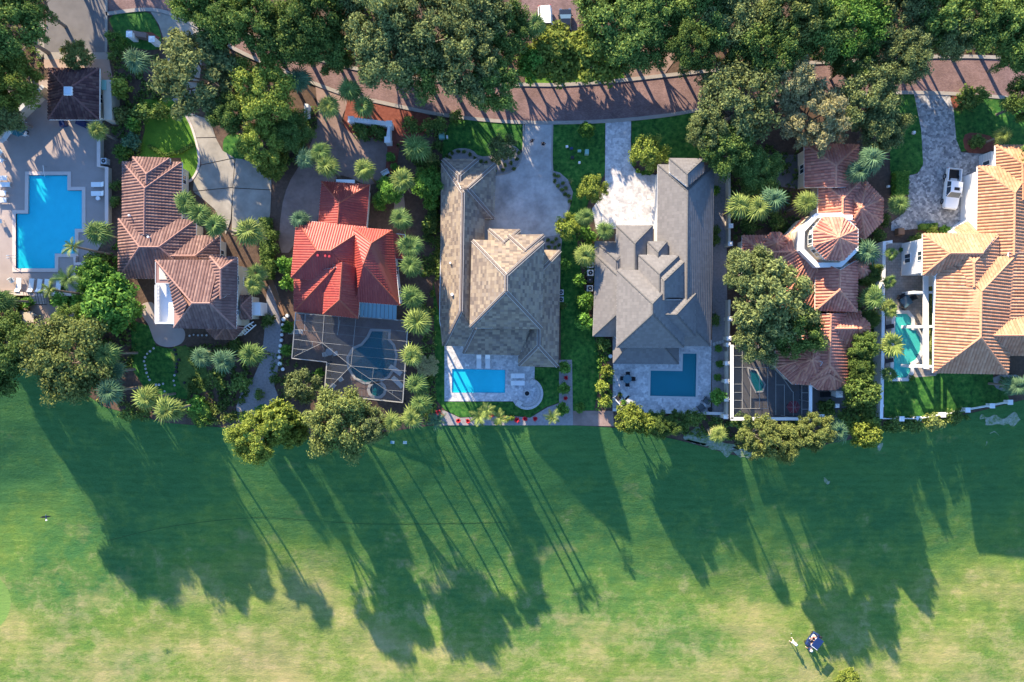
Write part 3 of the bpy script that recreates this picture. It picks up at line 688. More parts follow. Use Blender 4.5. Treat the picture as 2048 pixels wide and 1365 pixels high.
sheet('drive_apron', [(88, 105), (216, 105), (216, 119), (88, 119)], MT['kerb'], .03)
strip('kerb', [(213, -60), (213, 30), (213, 105)], MT['kerb'], .35, smooth=0)
sheet('pavement', [(70, 16), (80, 20), (88, 35), (90, 60), (88, 119), (70, 119)], MT['kerb'], .05, smooth=1)
sheet('sandy_bed', [(88, 119), (218, 119), (226, 162), (200, 162), (200, 140), (98, 137), (88, 137)], MT['terrace'], .02)
sheet('access_drive', [(1043, -60), (1162, -60), (1158, 80), (1043, 80)], MT['brickroad'], .03)
sheet('side_drive', [(1300, 40), (1345, 30), (1352, 150), (1245, 166), (1262, 118)], MT['mauvedrive'], .04, smooth=1)
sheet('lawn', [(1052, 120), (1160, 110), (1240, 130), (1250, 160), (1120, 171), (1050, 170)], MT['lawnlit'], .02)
sheet('lawn', [(216, 32), (262, 25), (300, 24), (316, 50), (324, 80), (318, 104), (245, 92), (226, 60)], MT['lawn'], .02, smooth=1)
sheet('footpath', [(300, 22), (345, 28), (400, 62), (405, 110), (398, 170), (372, 230), (345, 235), (340, 150), (330, 85), (318, 50)], MT['concrete'], .025)
# house one drive in big concrete slabs
def slabs(pts, cuts, label):
    """drive split into slabs: each slab an object of its own under one thing"""
    p0 = P(*pts[0]); root = thing('slab_driveway', label, 'driveway', (p0.x, p0.y, 0)); root['kind'] = 'structure'
    for q in cuts:
        w = offset(px(q), -.025); b = MB(); b.prism(w, -.02, .06 + random.uniform(0, .012)); b.build('slab', MT['concrete'], root)
    return root
slabs([(450, 380)], [[(368, 222), (420, 240), (432, 275), (392, 276)], [(393, 277), (432, 276), (446, 302), (470, 316), (403, 330)], [(403, 331), (470, 317), (466, 375), (386, 383), (388, 358)],
  [(471, 317), (487, 319), (520, 330), (543, 345), (543, 380), (466, 376)], [(386, 384), (466, 376), (462, 440), (452, 470), (430, 420), (405, 398)], [(466, 377), (543, 381), (541, 425), (535, 470), (463, 470)]], 'pale concrete slab driveway curving down to the brown tiled house')
strip('kerb', [(368, 222), (388, 262), (402, 325), (388, 358), (372, 366), (362, 352)], MT['wallcap'], .3)
sheet('planter_bed', [(446, 270), (488, 268), (490, 316), (478, 324), (462, 324), (446, 312)], MT['lawn'], .03, smooth=2)
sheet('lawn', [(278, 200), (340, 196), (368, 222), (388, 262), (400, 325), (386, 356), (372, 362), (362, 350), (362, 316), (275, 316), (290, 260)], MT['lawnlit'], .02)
sheet('mulch_bed', [(214, 200), (275, 200), (290, 250), (280, 312), (220, 312)], MT['soil'], .02)
# house two drive
sheet('stamped_driveway', [(630, 165), (692, 190), (696, 212), (685, 230), (684, 250), (702, 268), (768, 278), (776, 292), (772, 345), (758, 364), (735, 372), (688, 350), (672, 355), (660, 385), (640, 385), (640, 452), (592, 446), (585, 506), (556, 506), (562, 420), (575, 370), (600, 330), (622, 290), (637, 240), (634, 200)], MT['mauvedrive'], .04, smooth=1)
sheet('red_mulch_bed', [(696, 196), (760, 208), (850, 228), (870, 240), (850, 270), (800, 290), (790, 350), (770, 350), (776, 285), (700, 266), (686, 248), (690, 225)], MT['redmulch'], .02)
sheet('gravel_path', [(770, 350), (800, 352), (810, 400), (808, 440), (785, 440), (790, 400)], MT['terrace'], .03, smooth=1)
sheet('gravel_path', [(535, 560), (556, 575), (562, 640), (560, 720), (545, 790), (600, 820), (590, 850), (480, 860), (470, 800), (520, 740), (530, 660)], MT['gravelbed'], .02, smooth=1)
strip('timber_edging', [(538, 555), (552, 590), (565, 632)], MT['wood'], .7, z1=.08, smooth=1)
# house three and four fronts
sheet('washed_driveway', [(1050, 244), (1105, 244), (1103, 340), (1112, 368), (1142, 402), (1134, 430), (1115, 475), (970, 486), (968, 440), (988, 440), (990, 352), (1020, 346), (1038, 332), (1047, 300)], MT['h3drive'], .04)
strip('kerb', [(1047, 250), (1047, 300), (1038, 332), (1020, 346), (992, 351)], MT['kerb'], .22); strip('kerb', [(1105, 250), (1103, 340), (1112, 368), (1142, 402), (1134, 430), (1115, 478)], MT['kerb'], .22)
sheet('stone_driveway', [(1211, 242), (1262, 239), (1261, 318), (1266, 335), (1278, 346), (1318, 351), (1318, 458), (1192, 458), (1184, 418), (1200, 395), (1210, 370)], MT['whitepaver'], .04)
sheet('lawn', [(902, 238), (1048, 247), (1047, 300), (1036, 300), (1015, 288), (1000, 300), (985, 312), (958, 314), (945, 302), (925, 298), (905, 302), (885, 320), (884, 290)], MT['lawn'], .02)
sheet('gravel_bed', [(885, 320), (905, 300), (925, 296), (945, 300), (958, 314), (985, 312), (1000, 300), (1015, 286), (1036, 296), (1046, 312), (1037, 332), (1018, 345), (988, 350), (955, 330), (890, 330)], MT['gravelbed'], .028, smooth=1)
sheet('lawn', [(1106, 248), (1210, 246), (1210, 345), (1198, 372), (1182, 388), (1172, 420), (1152, 470), (1165, 560), (1180, 640), (1200, 720), (1196, 780), (1188, 821), (1146, 822), (1122, 740), (1121, 470), (1144, 402), (1135, 360), (1105, 342)], MT['lawn'], .02)
sheet('gravel_bed', [(1105, 342), (1120, 346), (1136, 360), (1146, 385), (1143, 402), (1125, 390), (1110, 370)], MT['gravelbed'], .03)
sheet('gravel_bed', [(1088, 475), (1116, 470), (1124, 480), (1122, 502), (1090, 502)], MT['gravelbed'], .03)
sheet('lawn', [(1263, 240), (1330, 234), (1412, 219), (1412, 300), (1396, 318), (1320, 318), (1300, 352), (1275, 346), (1263, 330)], MT['lawn'], .02)
sheet('mulch_bed', [(1262, 296), (1280, 290), (1322, 320), (1316, 350), (1280, 347), (1265, 335)], MT['soil'], .028, smooth=1)
sheet('paved_walk', [(1146, 822), (1226, 822), (1228, 853), (1146, 851)], MT['mauvedrive'], .03)
sheet('service_path', [(1424, 340), (1452, 340), (1456, 838), (1424, 835)], MT['gravelbed'], .02)
sheet('side_court', [(1530, 310), (1608, 310), (1610, 380), (1530, 370)], MT['asphalt'], .03)
# house six front
sheet('lawn', [(1783, 186), (1828, 187), (1842, 260), (1847, 325), (1840, 342), (1828, 349), (1817, 350), (1817, 388), (1796, 380), (1780, 340), (1780, 250)], MT['lawn'], .02)
sheet('lawn', [(1905, 205), (1960, 196), (2060, 200), (2060, 290), (1985, 292), (1932, 302), (1922, 304), (1912, 280), (1906, 240)], MT['lawn'], .02)
sheet('cobble_driveway', [(1827, 186), (1898, 188), (1906, 212), (1912, 280), (1922, 305), (1992, 311), (1992, 345), (1957, 345), (1955, 440), (1905, 458), (1880, 455), (1782, 462), (1782, 445), (1810, 425), (1816, 400), (1816, 352), (1835, 348), (1846, 330), (1842, 260)], MT['darkpaver'], .04)
sheet('red_mulch_bed', [(1924, 272), (1945, 264), (1990, 275), (1990, 300), (1960, 308), (1930, 306)], MT['redmulch'], .03, smooth=1)
sheet('red_mulch_bed', [(1898, 190), (1930, 190), (1930, 220), (1908, 225)], MT['redmulch'], .03, smooth=1)
# pool deck, terraces, patios
sheet('pool_deck', [(-60, 175), (205, 150), (205, 275), (200, 335), (214, 335), (214, 470), (185, 520), (152, 590), (-60, 590)], MT['pooldeck'], .04, holes=offholes('h1'))
sheet('lower_terrace', [(62, 590), (96, 590), (100, 611), (168, 611), (170, 640), (130, 650), (128, 662), (84, 656), (60, 662), (40, 662), (31, 650), (31, 632), (45, 616), (62, 614)], MT['terrace'], .045)
sheet('garden_patio', [(281, 612), (290, 605), (310, 604), (312, 648), (340, 650), (366, 655), (372, 670), (366, 686), (350, 694), (330, 695), (312, 688), (302, 668), (298, 650), (284, 632)], MT['pooldeck'], .04, smooth=2)
sheet('lawn', [(262, 640), (298, 652), (312, 692), (350, 700), (372, 690), (384, 760), (380, 800), (300, 790), (265, 740)], MT['lawn'], .02)
sheet('ground_cover', [(338, 694), (378, 692), (405, 710), (420, 760), (410, 790), (366, 782), (350, 740)], MT['cover'], .03, smooth=1)
sheet('screened_patio', [(590, 624), (816, 640), (805, 806), (648, 788), (654, 724), (584, 716)], MT['mauvedrive'], .04, holes=offholes('h2', 'spa'))
sheet('lawn', [(866, 560), (880, 640), (889, 690), (889, 804), (1030, 804), (1065, 770), (1065, 735), (1118, 735), (1118, 805), (1090, 815), (1060, 835), (1020, 830), (920, 835), (890, 820), (872, 800)], MT['lawn'], .02)
sheet('planting_bed', [(872, 820), (890, 822), (920, 836), (1020, 832), (1060, 836), (1095, 815), (1120, 806), (1145, 822), (1146, 851), (872, 851)], MT['gravelbed'], .024)
sheet('side_bed', [(1118, 720), (1144, 720), (1146, 850), (1118, 850)], MT['gravelbed'], .022)
sheet('stone_patio', [(889, 690), (1070, 692), (1069, 758), (1080, 772), (1084, 790), (1078, 806), (1064, 817), (1046, 818), (1032, 812), (1026, 803), (889, 803)], MT['bluepaver'], .045, holes=offholes('h3'))
sheet('pool_terrace', [(1226, 700), (1300, 690), (1423, 680), (1421, 827), (1225, 820)], MT['greypaver'], .045, holes=offholes('h4'))
sheet('screened_patio', [(1463, 690), (1620, 690), (1620, 838), (1463, 838)], MT['asphalt'], .04, holes=offholes('h5'))
sheet('side_terrace', [(1622, 765), (1690, 765), (1692, 838), (1622, 838)], MT['asphalt'], .04)
sheet('courtyard', [(1772, 486), (1875, 486), (1875, 758), (1770, 758)], MT['courtpaver'], .045, holes=offholes('h6'))
sheet('lawn', [(1768, 760), (1870, 752), (1880, 742), (1985, 748), (1988, 775), (2012, 783), (2020, 806), (1888, 830), (1800, 838), (1768, 836)], MT['lawn'], .02)
sheet('gravel_bed', [(1984, 750), (2048, 750), (2048, 784), (2005, 783), (1988, 775)], MT['gravelbed'], .028, smooth=1)

# ------------------------------------------------------------------ swimming pools
def pool(key, label, plaster, depth, water, coping=None, cw=.5, steps=(), ch=.14):
    w = PW[key]; c = Vector(w[0]); t = thing('swimming_pool', label, 'pool', (c.x, c.y, 0))
    q = ccw(w); n = len(q); b = MB()
    tri = geometry.tessellate_polygon([[Vector((x, y, 0)) for x, y in q]])
    b.add([(x, y, -depth) for x, y in q], [tuple(i) for i in tri]); b.add([(x, y, -depth) for x, y in q] + [(x, y, .105) for x, y in q], [(n + i, n + (i + 1) % n, (i + 1) % n, i) for i in range(n)])
    b.build('basin', MT[plaster], t)
    for st, zz in steps:
        m = MB(); m.prism(px(st), -depth + .01, zz); m.build('step', MT[plaster], t)
    b = MB(); b.add([(x, y, -.06) for x, y in q], [tuple(i) for i in tri]); o = b.build('water', MT[water], t)
    if coping:
        a, d = ccw(w), offset(w, cw); b = MB(); z = ch
        vs = [(x, y, z) for x, y in a] + [(x, y, z) for x, y in d] + [(x, y, 0) for x, y in d] + [(x, y, -.12) for x, y in a]
        fs = []
        for i in range(n):
            j = (i + 1) % n; fs += [(i, n + i, n + j, j)[::-1], (n + i, 2 * n + i, 2 * n + j, n + j)[::-1], (3 * n + i, i, j, 3 * n + j)[::-1]]
        b.add(vs, fs); b.build('coping', MT[coping], t)
    return t
t = pool('h1', 'large angular bright blue pool with pinkish coping on the mauve deck', 'tile_blue', 1.3, 'water', 'coping', .5, [([(59, 352), (135.5, 352), (135.5, 357), (59, 357)], -.25), ([(59, 357.2), (135.5, 357.2), (135.5, 362), (59, 362)], -.5), ([(59, 362.2), (135.5, 362.2), (135.5, 367), (59, 367)], -.8)])
m = MB()
for v in (513, 518):
    a = P(20, v); e = P(37, v); m.tube([(a.x, a.y, .1), (a.x + .05, a.y, .75), ((a.x + e.x) / 2, a.y, .95), (e.x, e.y, .6), (e.x, e.y, -.7)], .035, 5)
for z in (-.25, -.55):
    a = P(37, 513); e = P(37, 518); m.tube([(a.x, a.y, z), (e.x, e.y, z)], .03, 5)
m.build('ladder', MT['chrome'], t)
m = MB(); a = P(95, 335); e = P(97, 356); m.tube([(a.x, a.y, .1), (a.x, a.y, .9), (e.x, e.y, .75), (e.x, e.y, -.3)], .035, 5); m.build('handrail', MT['chrome'], t)
pool('h2', 'keyhole-shaped dark blue pool under the screen cage of the red-roofed house', 'tile_deep', 1.4, 'waterdeep', 'palecoping', .35)
pool('spa', 'small round spa at the foot of the keyhole-shaped pool', 'tile_deep', .8, 'waterdeep', 'palecoping', .4)
pool('h3', 'rectangular blue pool with a pale shallow shelf at its east end', 'tile_blue', 1.4, 'water', None, .3, [([(982, 740), (1010, 740.7), (1009.6, 785.8), (982, 785.5)], -.3), ([(976, 740), (981.8, 740), (981.8, 785.5), (976, 785.5)], -.55), ([(970, 740), (975.8, 740), (975.8, 785.5), (970, 785.5)], -.8)])
pool('h4', 'L-shaped deep blue pool behind the grey-roofed house', 'tile_deep', 1.4, 'waterdeep', 'palecoping', .28, [([(1301, 742), (1314, 742.3), (1313.5, 792), (1300.5, 791.6)], -.45), ([(1314.2, 742.3), (1319, 742.3), (1318.5, 792), (1313.7, 792)], -.7), ([(1319.2, 742.3), (1324, 742.3), (1323.5, 792), (1318.7, 792)], -.95)], ch=.125)
pool('h5', 'narrow curved dark teal pool inside the white-framed screen cage', 'tile_teal', 1.0, 'waterdeep', 'palecoping', .2)
pool('h6', 'free-form turquoise pool between white garden wall and white pergola', 'tile_teal', 1.2, 'waterteal', 'palecoping', .5, [([(1790, 628.5), (1813, 628.5), (1821, 638), (1821.5, 658), (1808, 652), (1800, 646), (1789.5, 648)], -.35), ([(1789.4, 648.2), (1800, 646.4), (1808, 652.4), (1812, 658), (1802, 656), (1789.3, 655)], -.6)])
# ------------------------------------------------------------------ houses
def hip(s, a, b, c, d, p, q, ze, zr, ridges='pq ap dp bq cq', walls=None, sides='', **k):
    """hip roof over corners a b c d (running round) with ridge p-q; faces abqp, bcq, cdpq, dap"""
    V = {'a': (*a, ze), 'b': (*b, ze), 'c': (*c, ze), 'd': (*d, ze), 'p': (*p, zr), 'q': (*q, zr)}
    return s.block(V, 'abqp bcq cdpq dap', ridges, walls if walls is not None else 'abcd', sides, **k)
def gablet(s, a, b, c, d, low, ze, zr, walls=''):
    """hip end facing north with corners a b, apex c, ridge c-d running back; low = v where the side eaves stop"""
    V = {'a': (*a, ze), 'b': (*b, ze), 'c': (*c, zr), 'd': (*d, zr), 'e': (a[0], low, ze), 'f': (b[0], low, ze)}
    return s.block(V, 'abc acde bfdc', 'ac bc cd', walls or 'abfe')

# pavilion by the pool
h = House('pool_pavilion', 'square pavilion with dark tiled pyramid roof and a skylight at its peak', (148, 188), 'r0', 'cap0', 'stucco', .42, .4, cat='pavilion')
h.block({'a': (97, 137, 3.0), 'b': (199, 137, 3.0), 'c': (198.5, 240, 3.0), 'd': (96.5, 239.5, 3.0), 'e': (128, 174, 4.6), 'f': (144, 174, 4.6), 'g': (144, 191, 4.6), 'h': (128, 191, 4.6)}, 'abfe bcgf cdhg daeh', 'ae bf cg dh', 'abcd', 'se', inset=.9)
m = MB(); q = [P(u, v, 4.8) for u, v in ((128, 174), (144, 174), (144, 191), (128, 191))]; m.prism([(p.x, p.y) for p in q], 4.4, 4.85); k = h.part('skylight', m, 'white')
m = MB(); m.prism(offset([(p.x, p.y) for p in q], -.12), 4.85, 4.95); m.build('pane', MT['skylight'], k)
h.finish()
h = thing('utility_shed', 'low cream service annex with green lid beside the pavilion', 'shed', P(210, 200))
m = MB(); m.prism([(p.x, p.y) for p in (P(206, 160, 2), P(222, 160, 2), P(224, 240, 2), P(208, 240, 2))], 0, 2.0); m.build('wall', MT['tanstucco'], h)
m = MB(); m.prism([(p.x, p.y) for p in (P(203, 160, 2.1), P(212, 161, 2.1), P(212, 180, 2.1), P(203, 180, 2.1))], 2.0, 2.15); m.build('lid', MT['greenbox'], h)

# house one: brown clay tile
h = House('tile_roof_house', 'two-storey house with brown clay tile roof beside the community pool', (360, 500), 'r1', 'cap1', 'stucco', .42, .42)
h.block({'a': (245, 324, 3.0), 'b': (364, 325, 3.0), 'c': (290, 377, 4.8), 'd': (288.5, 470, 4.8), 'e': (245, 470, 3.0), 'f': (363, 470, 3.0)}, 'abc acde bfdc', 'ac bc cd', 'abfe', 'ewn')
gablet(h, (266, 314.5), (340, 317), (293, 348.5), (292.5, 368), 340, 3.3, 4.7, ' ')
hip(h, (237, 438), (392, 440), (392, 558), (237, 557), (279, 494.5), (318.5, 494.5), 3.2, 5.4, sides='ws')
h.block({'a': (392, 472, 3.2), 'b': (440, 472, 3.2), 'c': (440, 540, 3.2), 'p': (335, 512, 4.7), 'q': (391, 512, 4.7), 'd': (335, 560, 3.2), 'e': (350, 472, 3.2)}, 'ebqp bcq cdpq', 'pq bq', 'ebcd', 'e')
h.block({'a': (311, 521, 5.8), 'b': (441, 521, 5.8), 'p': (384.6, 607, 8.5), 'q': (420, 607, 8.5), 'e': (348, 656, 5.8), 'd': (348, 567, 5.8), 'c': (311, 567, 5.8), 's': (472, 658, 5.8), 't': (474.5, 560, 5.8)}, 'abqp aped epqs qst qtb acd', 'ap pe pq qs', '', '')
h.walls(px([(311, 521), (474, 521), (472, 658), (348, 656), (348, 567), (311, 567)], 5.8), 5.84, 'es')
gablet(h, (420, 513), (474.5, 515), (441.5, 538.5), (441.5, 598), 580, 5.8, 7.6, ' ')
V = {'a': (412, 659.5, 3.6), 'b': (430, 678.5, 3.2), 'c': (468, 679.5, 3.2), 'd': (488, 657, 3.2), 'p': (452, 652, 5.0)}
h.block(V, 'abp bcp cdp', 'ap bp cp dp', '', '')
h.walls(px([(416, 655), (432, 675), (466, 675), (484, 655)], 3.2), 3.1, 's', inset=.2)
h.block({'a': (480, 591, 3.4), 'b': (503, 591, 3.2), 'c': (503, 639, 3.2), 'd': (480, 639, 3.4), 'p': (481, 612, 4.4)}, 'abp bcp cdp', 'bp cp', 'abcd', 'e', inset=.15)
m = MB(); m.prism(px([(503, 605), (521, 605), (521, 631), (503, 631)], 2.6), 0, 2.6); h.part('bay_window', m, 'whitestucco')
m = MB(); w = px([(311, 568), (348, 568), (348, 648), (311, 648)], 5.0); m.prism(w, 0, 4.8); h.part('terrace_block', m, 'whitestucco')
m = MB(); a = P(312.5, 570, 5.6); e = P(312.5, 646, 5.6)
for i in range(28):
    y = a.y + (e.y - a.y) * i / 27; m.box((a.x, y, 5.2), (.1, .12, .8))
m.box((a.x, (a.y + e.y) / 2, 5.65), (.3, abs(a.y - e.y), .12)); m.box(((a.x + P(348, 646, 5.6).x) / 2, e.y, 5.2), (2.6, .25, 1.0)); h.part('balustrade', m, 'white')
m = MB(); 
for i in range(5):
    m.tube([P(480 + i * 4.5, 660 - i * 3.2, 2.9), P(489 + i * 4.5, 669 - i * 4.0, 2.4)], .05, 4)
m.tube([P(480, 661, 2.9), P(507, 644, 2.9)], .08, 4); m.tube([P(489, 670, 2.4), P(512, 650, 2.4)], .08, 4); h.part('pergola_slats', m, 'white')
h.vent(299, 475, 4.9); h.vent(261, 432, 4.0)
h.finish()

# house two: red tile
RIB = .45
h = House('red_roof_house', 'house with a bright red tile roof and screened pool cage', (680, 520), 'r2', 'cap2', 'whitestucco', .34, .4, capr=.12)
h.block({'a': (643, 363, 3.2), 'b': (739.5, 370, 3.2), 'c': (679, 406, 5.0), 'd': (674, 462, 5.0), 'e': (636, 462, 3.2), 'f': (732, 462, 3.2)}, 'abc acde bfdc', 'ac bc cd', 'abfe', 'nwe')
h.block({'a': (593, 440, 5.0), 'b': (733, 455, 5.0), 'p': (634, 501.5, 7.4), 'q': (661.5, 501.5, 7.4), 's': (582, 556, 5.0), 't': (722, 570, 5.0)}, 'abqp aps spqt btq', 'ap pq ps qb', 'abts', 'wn')
h.block({'a': (706, 455, 5.3), 'b': (784, 461, 5.3), 'c': (800, 611, 5.3), 'd': (710, 604, 5.3), 'p': (743, 487, 7.5), 'q': (727, 529, 8.0)}, 'abp bcqp cdq dqa qpa', 'bp pq qc ap', 'abcd', 'es')
h.block({'a': (776, 466, 3.6), 'b': (810, 470, 3.0), 'c': (806, 520, 3.0), 'd': (778, 516, 4.2)}, 'abcd', '', 'abcd', 'e')
h.block({'a': (588, 552, 3.4), 's': (588, 623, 3.4), 'p': (671, 535, 6.9), 'q': (690, 535, 6.9), 'c': (700, 634, 3.4)}, 'asp scqp', 'sp', '', '')
h.walls(px([(588, 552), (588, 623), (646, 629), (700, 634), (700, 552)], 3.4), 3.4, 'sw')
h.block({'n': (684.6, 525, 7.7), 'm': (679, 600, 7.7), 'd': (646, 629, 5.2), 'c': (716, 637, 5.2), 'b': (724, 540, 5.2), 'a': (652, 535, 5.2)}, 'adm anm dcm bnmc'.replace('anm', 'amn').replace('adm', 'adm'), 'nm md mc', 'abcd', 's')
for u, v in ((637, 512), (652, 513), (660, 514)): h.vent(u, v, 7.0, .3, .12, 'red')
m = MB(); m.prism(px([(672, 359), (709, 360), (709, 367), (672, 366)], 3.0), 2.75, 3.0); h.part('door_canopy', m, 'white')
k = 9
for i in range(k):
    u0, u1 = 720 + 74 * i / k, 720 + 74 * (i + 1) / k; m = MB()
    a, b_, c, d = P(u0, 603 + i, 3.3), P(u1 - .6, 603.6 + i, 3.3), P(u1 - 1.2, 634 + i * .7, 3.0), P(u0 - .5, 634 + i * .7, 3.0)
    mid = lambda x, y: (x + y) / 2 + Vector((0, 0, .07)); m.add([a, mid(a, b_), b_, c, mid(c, d), d], [(0, 1, 4, 5), (1, 2, 3, 4)]); h.part('patio_roof_panel', m, 'roofblue')
m = MB()
for u, v in ((721, 632), (755, 636), (789, 640)): p = P(u, v, 2.9); m.tube([(p.x, p.y, 0), p], .07, 5)
h.part('patio_post', m, 'white'); h.finish()
# its screen cage
def cage(name, label, loc, panels, bars, V, posts, barw=.026, mat='barw', beams=()):
    t = thing(name, label, 'screen cage', P(*loc)); W = {k: P(*p) for k, p in V.items()}
    m = MB()
    for f in panels.split(): m.add([W[c] for c in f], [tuple(range(len(f)))])
    m.build('roof_screen', MT['screen'], t)
    for a, b in bars:
        m = MB(); m.tube([P(*a) + Vector((0, 0, .03)), P(*b) + Vector((0, 0, .03))], barw, 4); m.build('frame_bar', MT[mat], t)
    for a, b in beams:
        m = MB(); pa, pb = W[a], W[b]; m.tube([pa, pb], .09, 4); m.build('eave_beam', MT[mat], t)
        n = max(2, int((pb - pa).length / 2.4))
        for i in range(n + 1):
            p = pa.lerp(pb, i / n); m = MB(); m.box((p.x, p.y, p.z / 2), (.09, .09, p.z)); m.build('frame_post', MT[mat], t)
        m = MB(); m.add([(pa.x, pa.y, .05), (pb.x, pb.y, .05), pb, pa], [(0, 1, 2, 3)]); m.build('wall_screen', MT['screen'], t)
    return t
def z2(x, y, z): return (570 + x / 6.5, 610 + y / 6.5, z)
V = {'w': z2(140, 100, 4), 'e': z2(1600, 215, 4), 'a': z2(485, 495, 4.2), 'b': z2(858, 795, 4.2), 's': z2(1530, 1270, 2.7), 'o': z2(510, 1165, 2.7), 'n': z2(545, 745, 2.7), 'v': z2(90, 695, 2.7)}
bars = [(z2(150, 110, 4), z2(960, 175, 4)), (z2(970, 160, 4), z2(1600, 215, 4)), (z2(140, 200, 3.9), z2(1570, 348, 4)), (z2(130, 320, 3.9), z2(1600, 478, 3.8)), (z2(120, 448, 3.7), z2(485, 495, 4.2)), (z2(485, 495, 4.2), z2(1590, 605, 3.6)), (z2(110, 570, 3.2), z2(300, 590, 3.5)),
  (z2(690, 645, 4.2), z2(1590, 725, 3.5)), (z2(858, 795, 4.2), z2(1580, 860, 3.3)), (z2(1090, 955, 3.7), z2(1560, 990, 3.0)), (z2(1310, 1108, 3.2), z2(1545, 1125, 2.9)), (z2(514, 105, 4), z2(485, 495, 4.2)), (z2(922, 180, 4), z2(858, 795, 4.2)), (z2(715, 200, 4), z2(680, 395, 4.1)),
  (z2(360, 480, 4), z2(350, 560, 3.7)), (z2(230, 590, 3.4), z2(225, 625, 3.3)), (z2(1150, 820, 3.9), z2(1135, 985, 3.5)), (z2(1400, 1118, 3.1), z2(1398, 1180, 2.9)), (z2(485, 495, 4.2), z2(120, 672, 2.8)), (z2(485, 495, 4.2), z2(858, 795, 4.2)), (z2(858, 795, 4.2), z2(520, 1140, 2.7)), (z2(858, 795, 4.2), z2(1520, 1250, 2.7)),
  (z2(560, 765, 2.8), z2(850, 792, 4.1)), (z2(545, 855, 2.8), z2(770, 890, 3.8)), (z2(535, 955, 2.8), z2(700, 970, 3.4)), (z2(525, 1050, 2.8), z2(605, 1058, 3.0)), (z2(485, 495, 4.2), z2(520, 700, 2.8)), (z2(858, 795, 4.2), z2(875, 1150, 2.8))]
for x in (265, 700): bars.append((z2(x, 120 if x == 265 else 130, 4), z2(x - 10, 330, 4)))
for x in (620, 1000, 1140): bars.append((z2(x, 560 if x < 700 else 900 if x == 1000 else 985, 4 if x != 1000 else 3.7), z2(x, 690 if x < 700 else 1190, 3.5 if x < 700 else 2.8)))
cage('screen_cage', 'dark screened pool cage with a bent hipped frame behind the red-roofed house', (700, 720), 'webA'.replace('A', 'a') + ' wav anv abn bon bso esb', bars, V, [], beams=[('w', 'v'), ('v', 'n'), ('n', 'o'), ('o', 's'), ('s', 'e')])

RIB = 1.0
# house three: mixed tan tile
h = House('shingle_roof_house', 'large house with mottled tan and brown flat-tile roof', (1000, 580), 'r3', 'cap3', 'tanstucco', .5, .36, 'flat', .14, edge='edge3')
h.block({'a': (884, 326, 3.9), 'b': (968, 330, 3.9), 'p': (926, 386, 6.7), 'q': (922, 623, 6.7), 'c': (888, 692, 3.9), 'd': (879, 641, 3.9), 'e': (968, 692, 3.9)}, 'abp apqcd cqe bpqe', 'pq qc ap', '', '')
h.walls(px([(884, 326), (968, 330), (968, 640), (968, 692), (888, 692), (880, 641)], 3.9), 3.94, 'wn')
gablet(h, (885, 319), (955, 320), (918.5, 351), (918.5, 382), 352, 4.0, 5.9, ' ')
h.block({'a': (900, 328, 3.8), 'b': (991, 329, 3.8), 'c': (988, 437, 3.8), 'd': (920, 437, 3.8), 'p': (922, 378, 6.6), 'q': (936, 377, 6.6)}, 'abqp bcq cdpq', 'bq qc', 'abcd', 'en')
h.block({'a': (944.6, 481, 6.6), 'b': (1087, 484, 6.6), 'p': (1012, 551, 10.7), 'q': (1012, 583, 10.7), 's': (940, 655.5, 6.6), 't': (1083, 658, 6.6)}, 'abp apqs sqt btqp', 'pq ap bp sq tq', 'abts', 'nws')
gablet(h, (1015.5, 471), (1087.7, 470), (1050, 502.5), (1050, 540), 510, 6.2, 7.9); gablet(h, (977, 459), (1040, 460), (1008, 486), (1008, 515), 495, 5.4, 6.9)
h.block({'a': (1040, 501, 3.3), 'b': (1120.6, 501.5, 3.3), 'p': (1079, 545, 5.7), 'q': (1077, 692, 5.7), 't': (1115.5, 734, 3.3), 's': (1037, 732, 3.3)}, 'abp apqs sqt btqp', 'pq bp sq tq', 'abts', 'es')
h.block({'a': (1040, 522, 4.3), 'b': (1096, 522, 4.3), 'c': (1096, 588, 4.3), 'd': (1040, 588, 4.3), 'p': (1040, 554.5, 6.1), 'q': (1066, 554.5, 6.1)}, 'abqp bcq cdpq', 'bq cq pq', '', '')
h.block({'a': (935, 660, 3.4), 's': (926, 707, 3.4), 'p': (951, 657, 5.4), 'q': (1060, 657, 5.4), 't': (1040, 711, 3.4)}, 'asp stqp', 'sp', '', '')
h.walls(px([(928, 655), (926, 707), (1040, 711), (1040, 655)], 3.4), 3.4, 'sw')
h.vent(901, 527, 5.2); h.vent(905, 590, 5.2, .5, .14); h.vent(1028, 570, 9.0, .4, .16)
h.finish()

# house four: grey flat tile
h = House('grey_roof_house', 'large house with many grey flat-tile hip roofs', (1310, 560), 'r4', 'cap4', 'pale', .42, .36, 'flat', .13)
h.block({'a': (1316, 330, 4.6), 'b': (1428, 332, 4.6), 'c': (1375.5, 382.5, 7.4), 'd': (1373, 645, 7.4), 'e': (1420, 692, 4.6), 'f': (1313, 692, 4.6)}, 'abc acdf fde bedc', 'ac bc cd de', 'abef', 'en')
gablet(h, (1339, 317.5), (1407, 318.5), (1374.6, 348.6), (1375, 374), 346, 5.9, 7.8)
h.block({'a': (1234.6, 541.5, 6.9), 'b': (1371, 541.5, 6.9), 'p': (1305, 608, 11.0), 'q': (1305, 629, 11.0), 's': (1233, 695, 6.9), 't': (1367, 695, 6.9)}, 'abp apqs sqt btqp', 'pq ap bp sq tq', 'abts', 'ws')
gablet(h, (1277.7, 511), (1357, 512), (1319, 548.6), (1319, 600), 575, 6.9, 9.6)
h.block({'a': (1286, 520, 6.9), 'b': (1371, 522, 6.9), 'c': (1328, 563, 10.0), 'd': (1328, 600, 10.0), 'e': (1286, 600, 6.9), 'f': (1371, 600, 6.9)}, 'abc acde bfdc', 'bc cd', 'abfe', 'e')
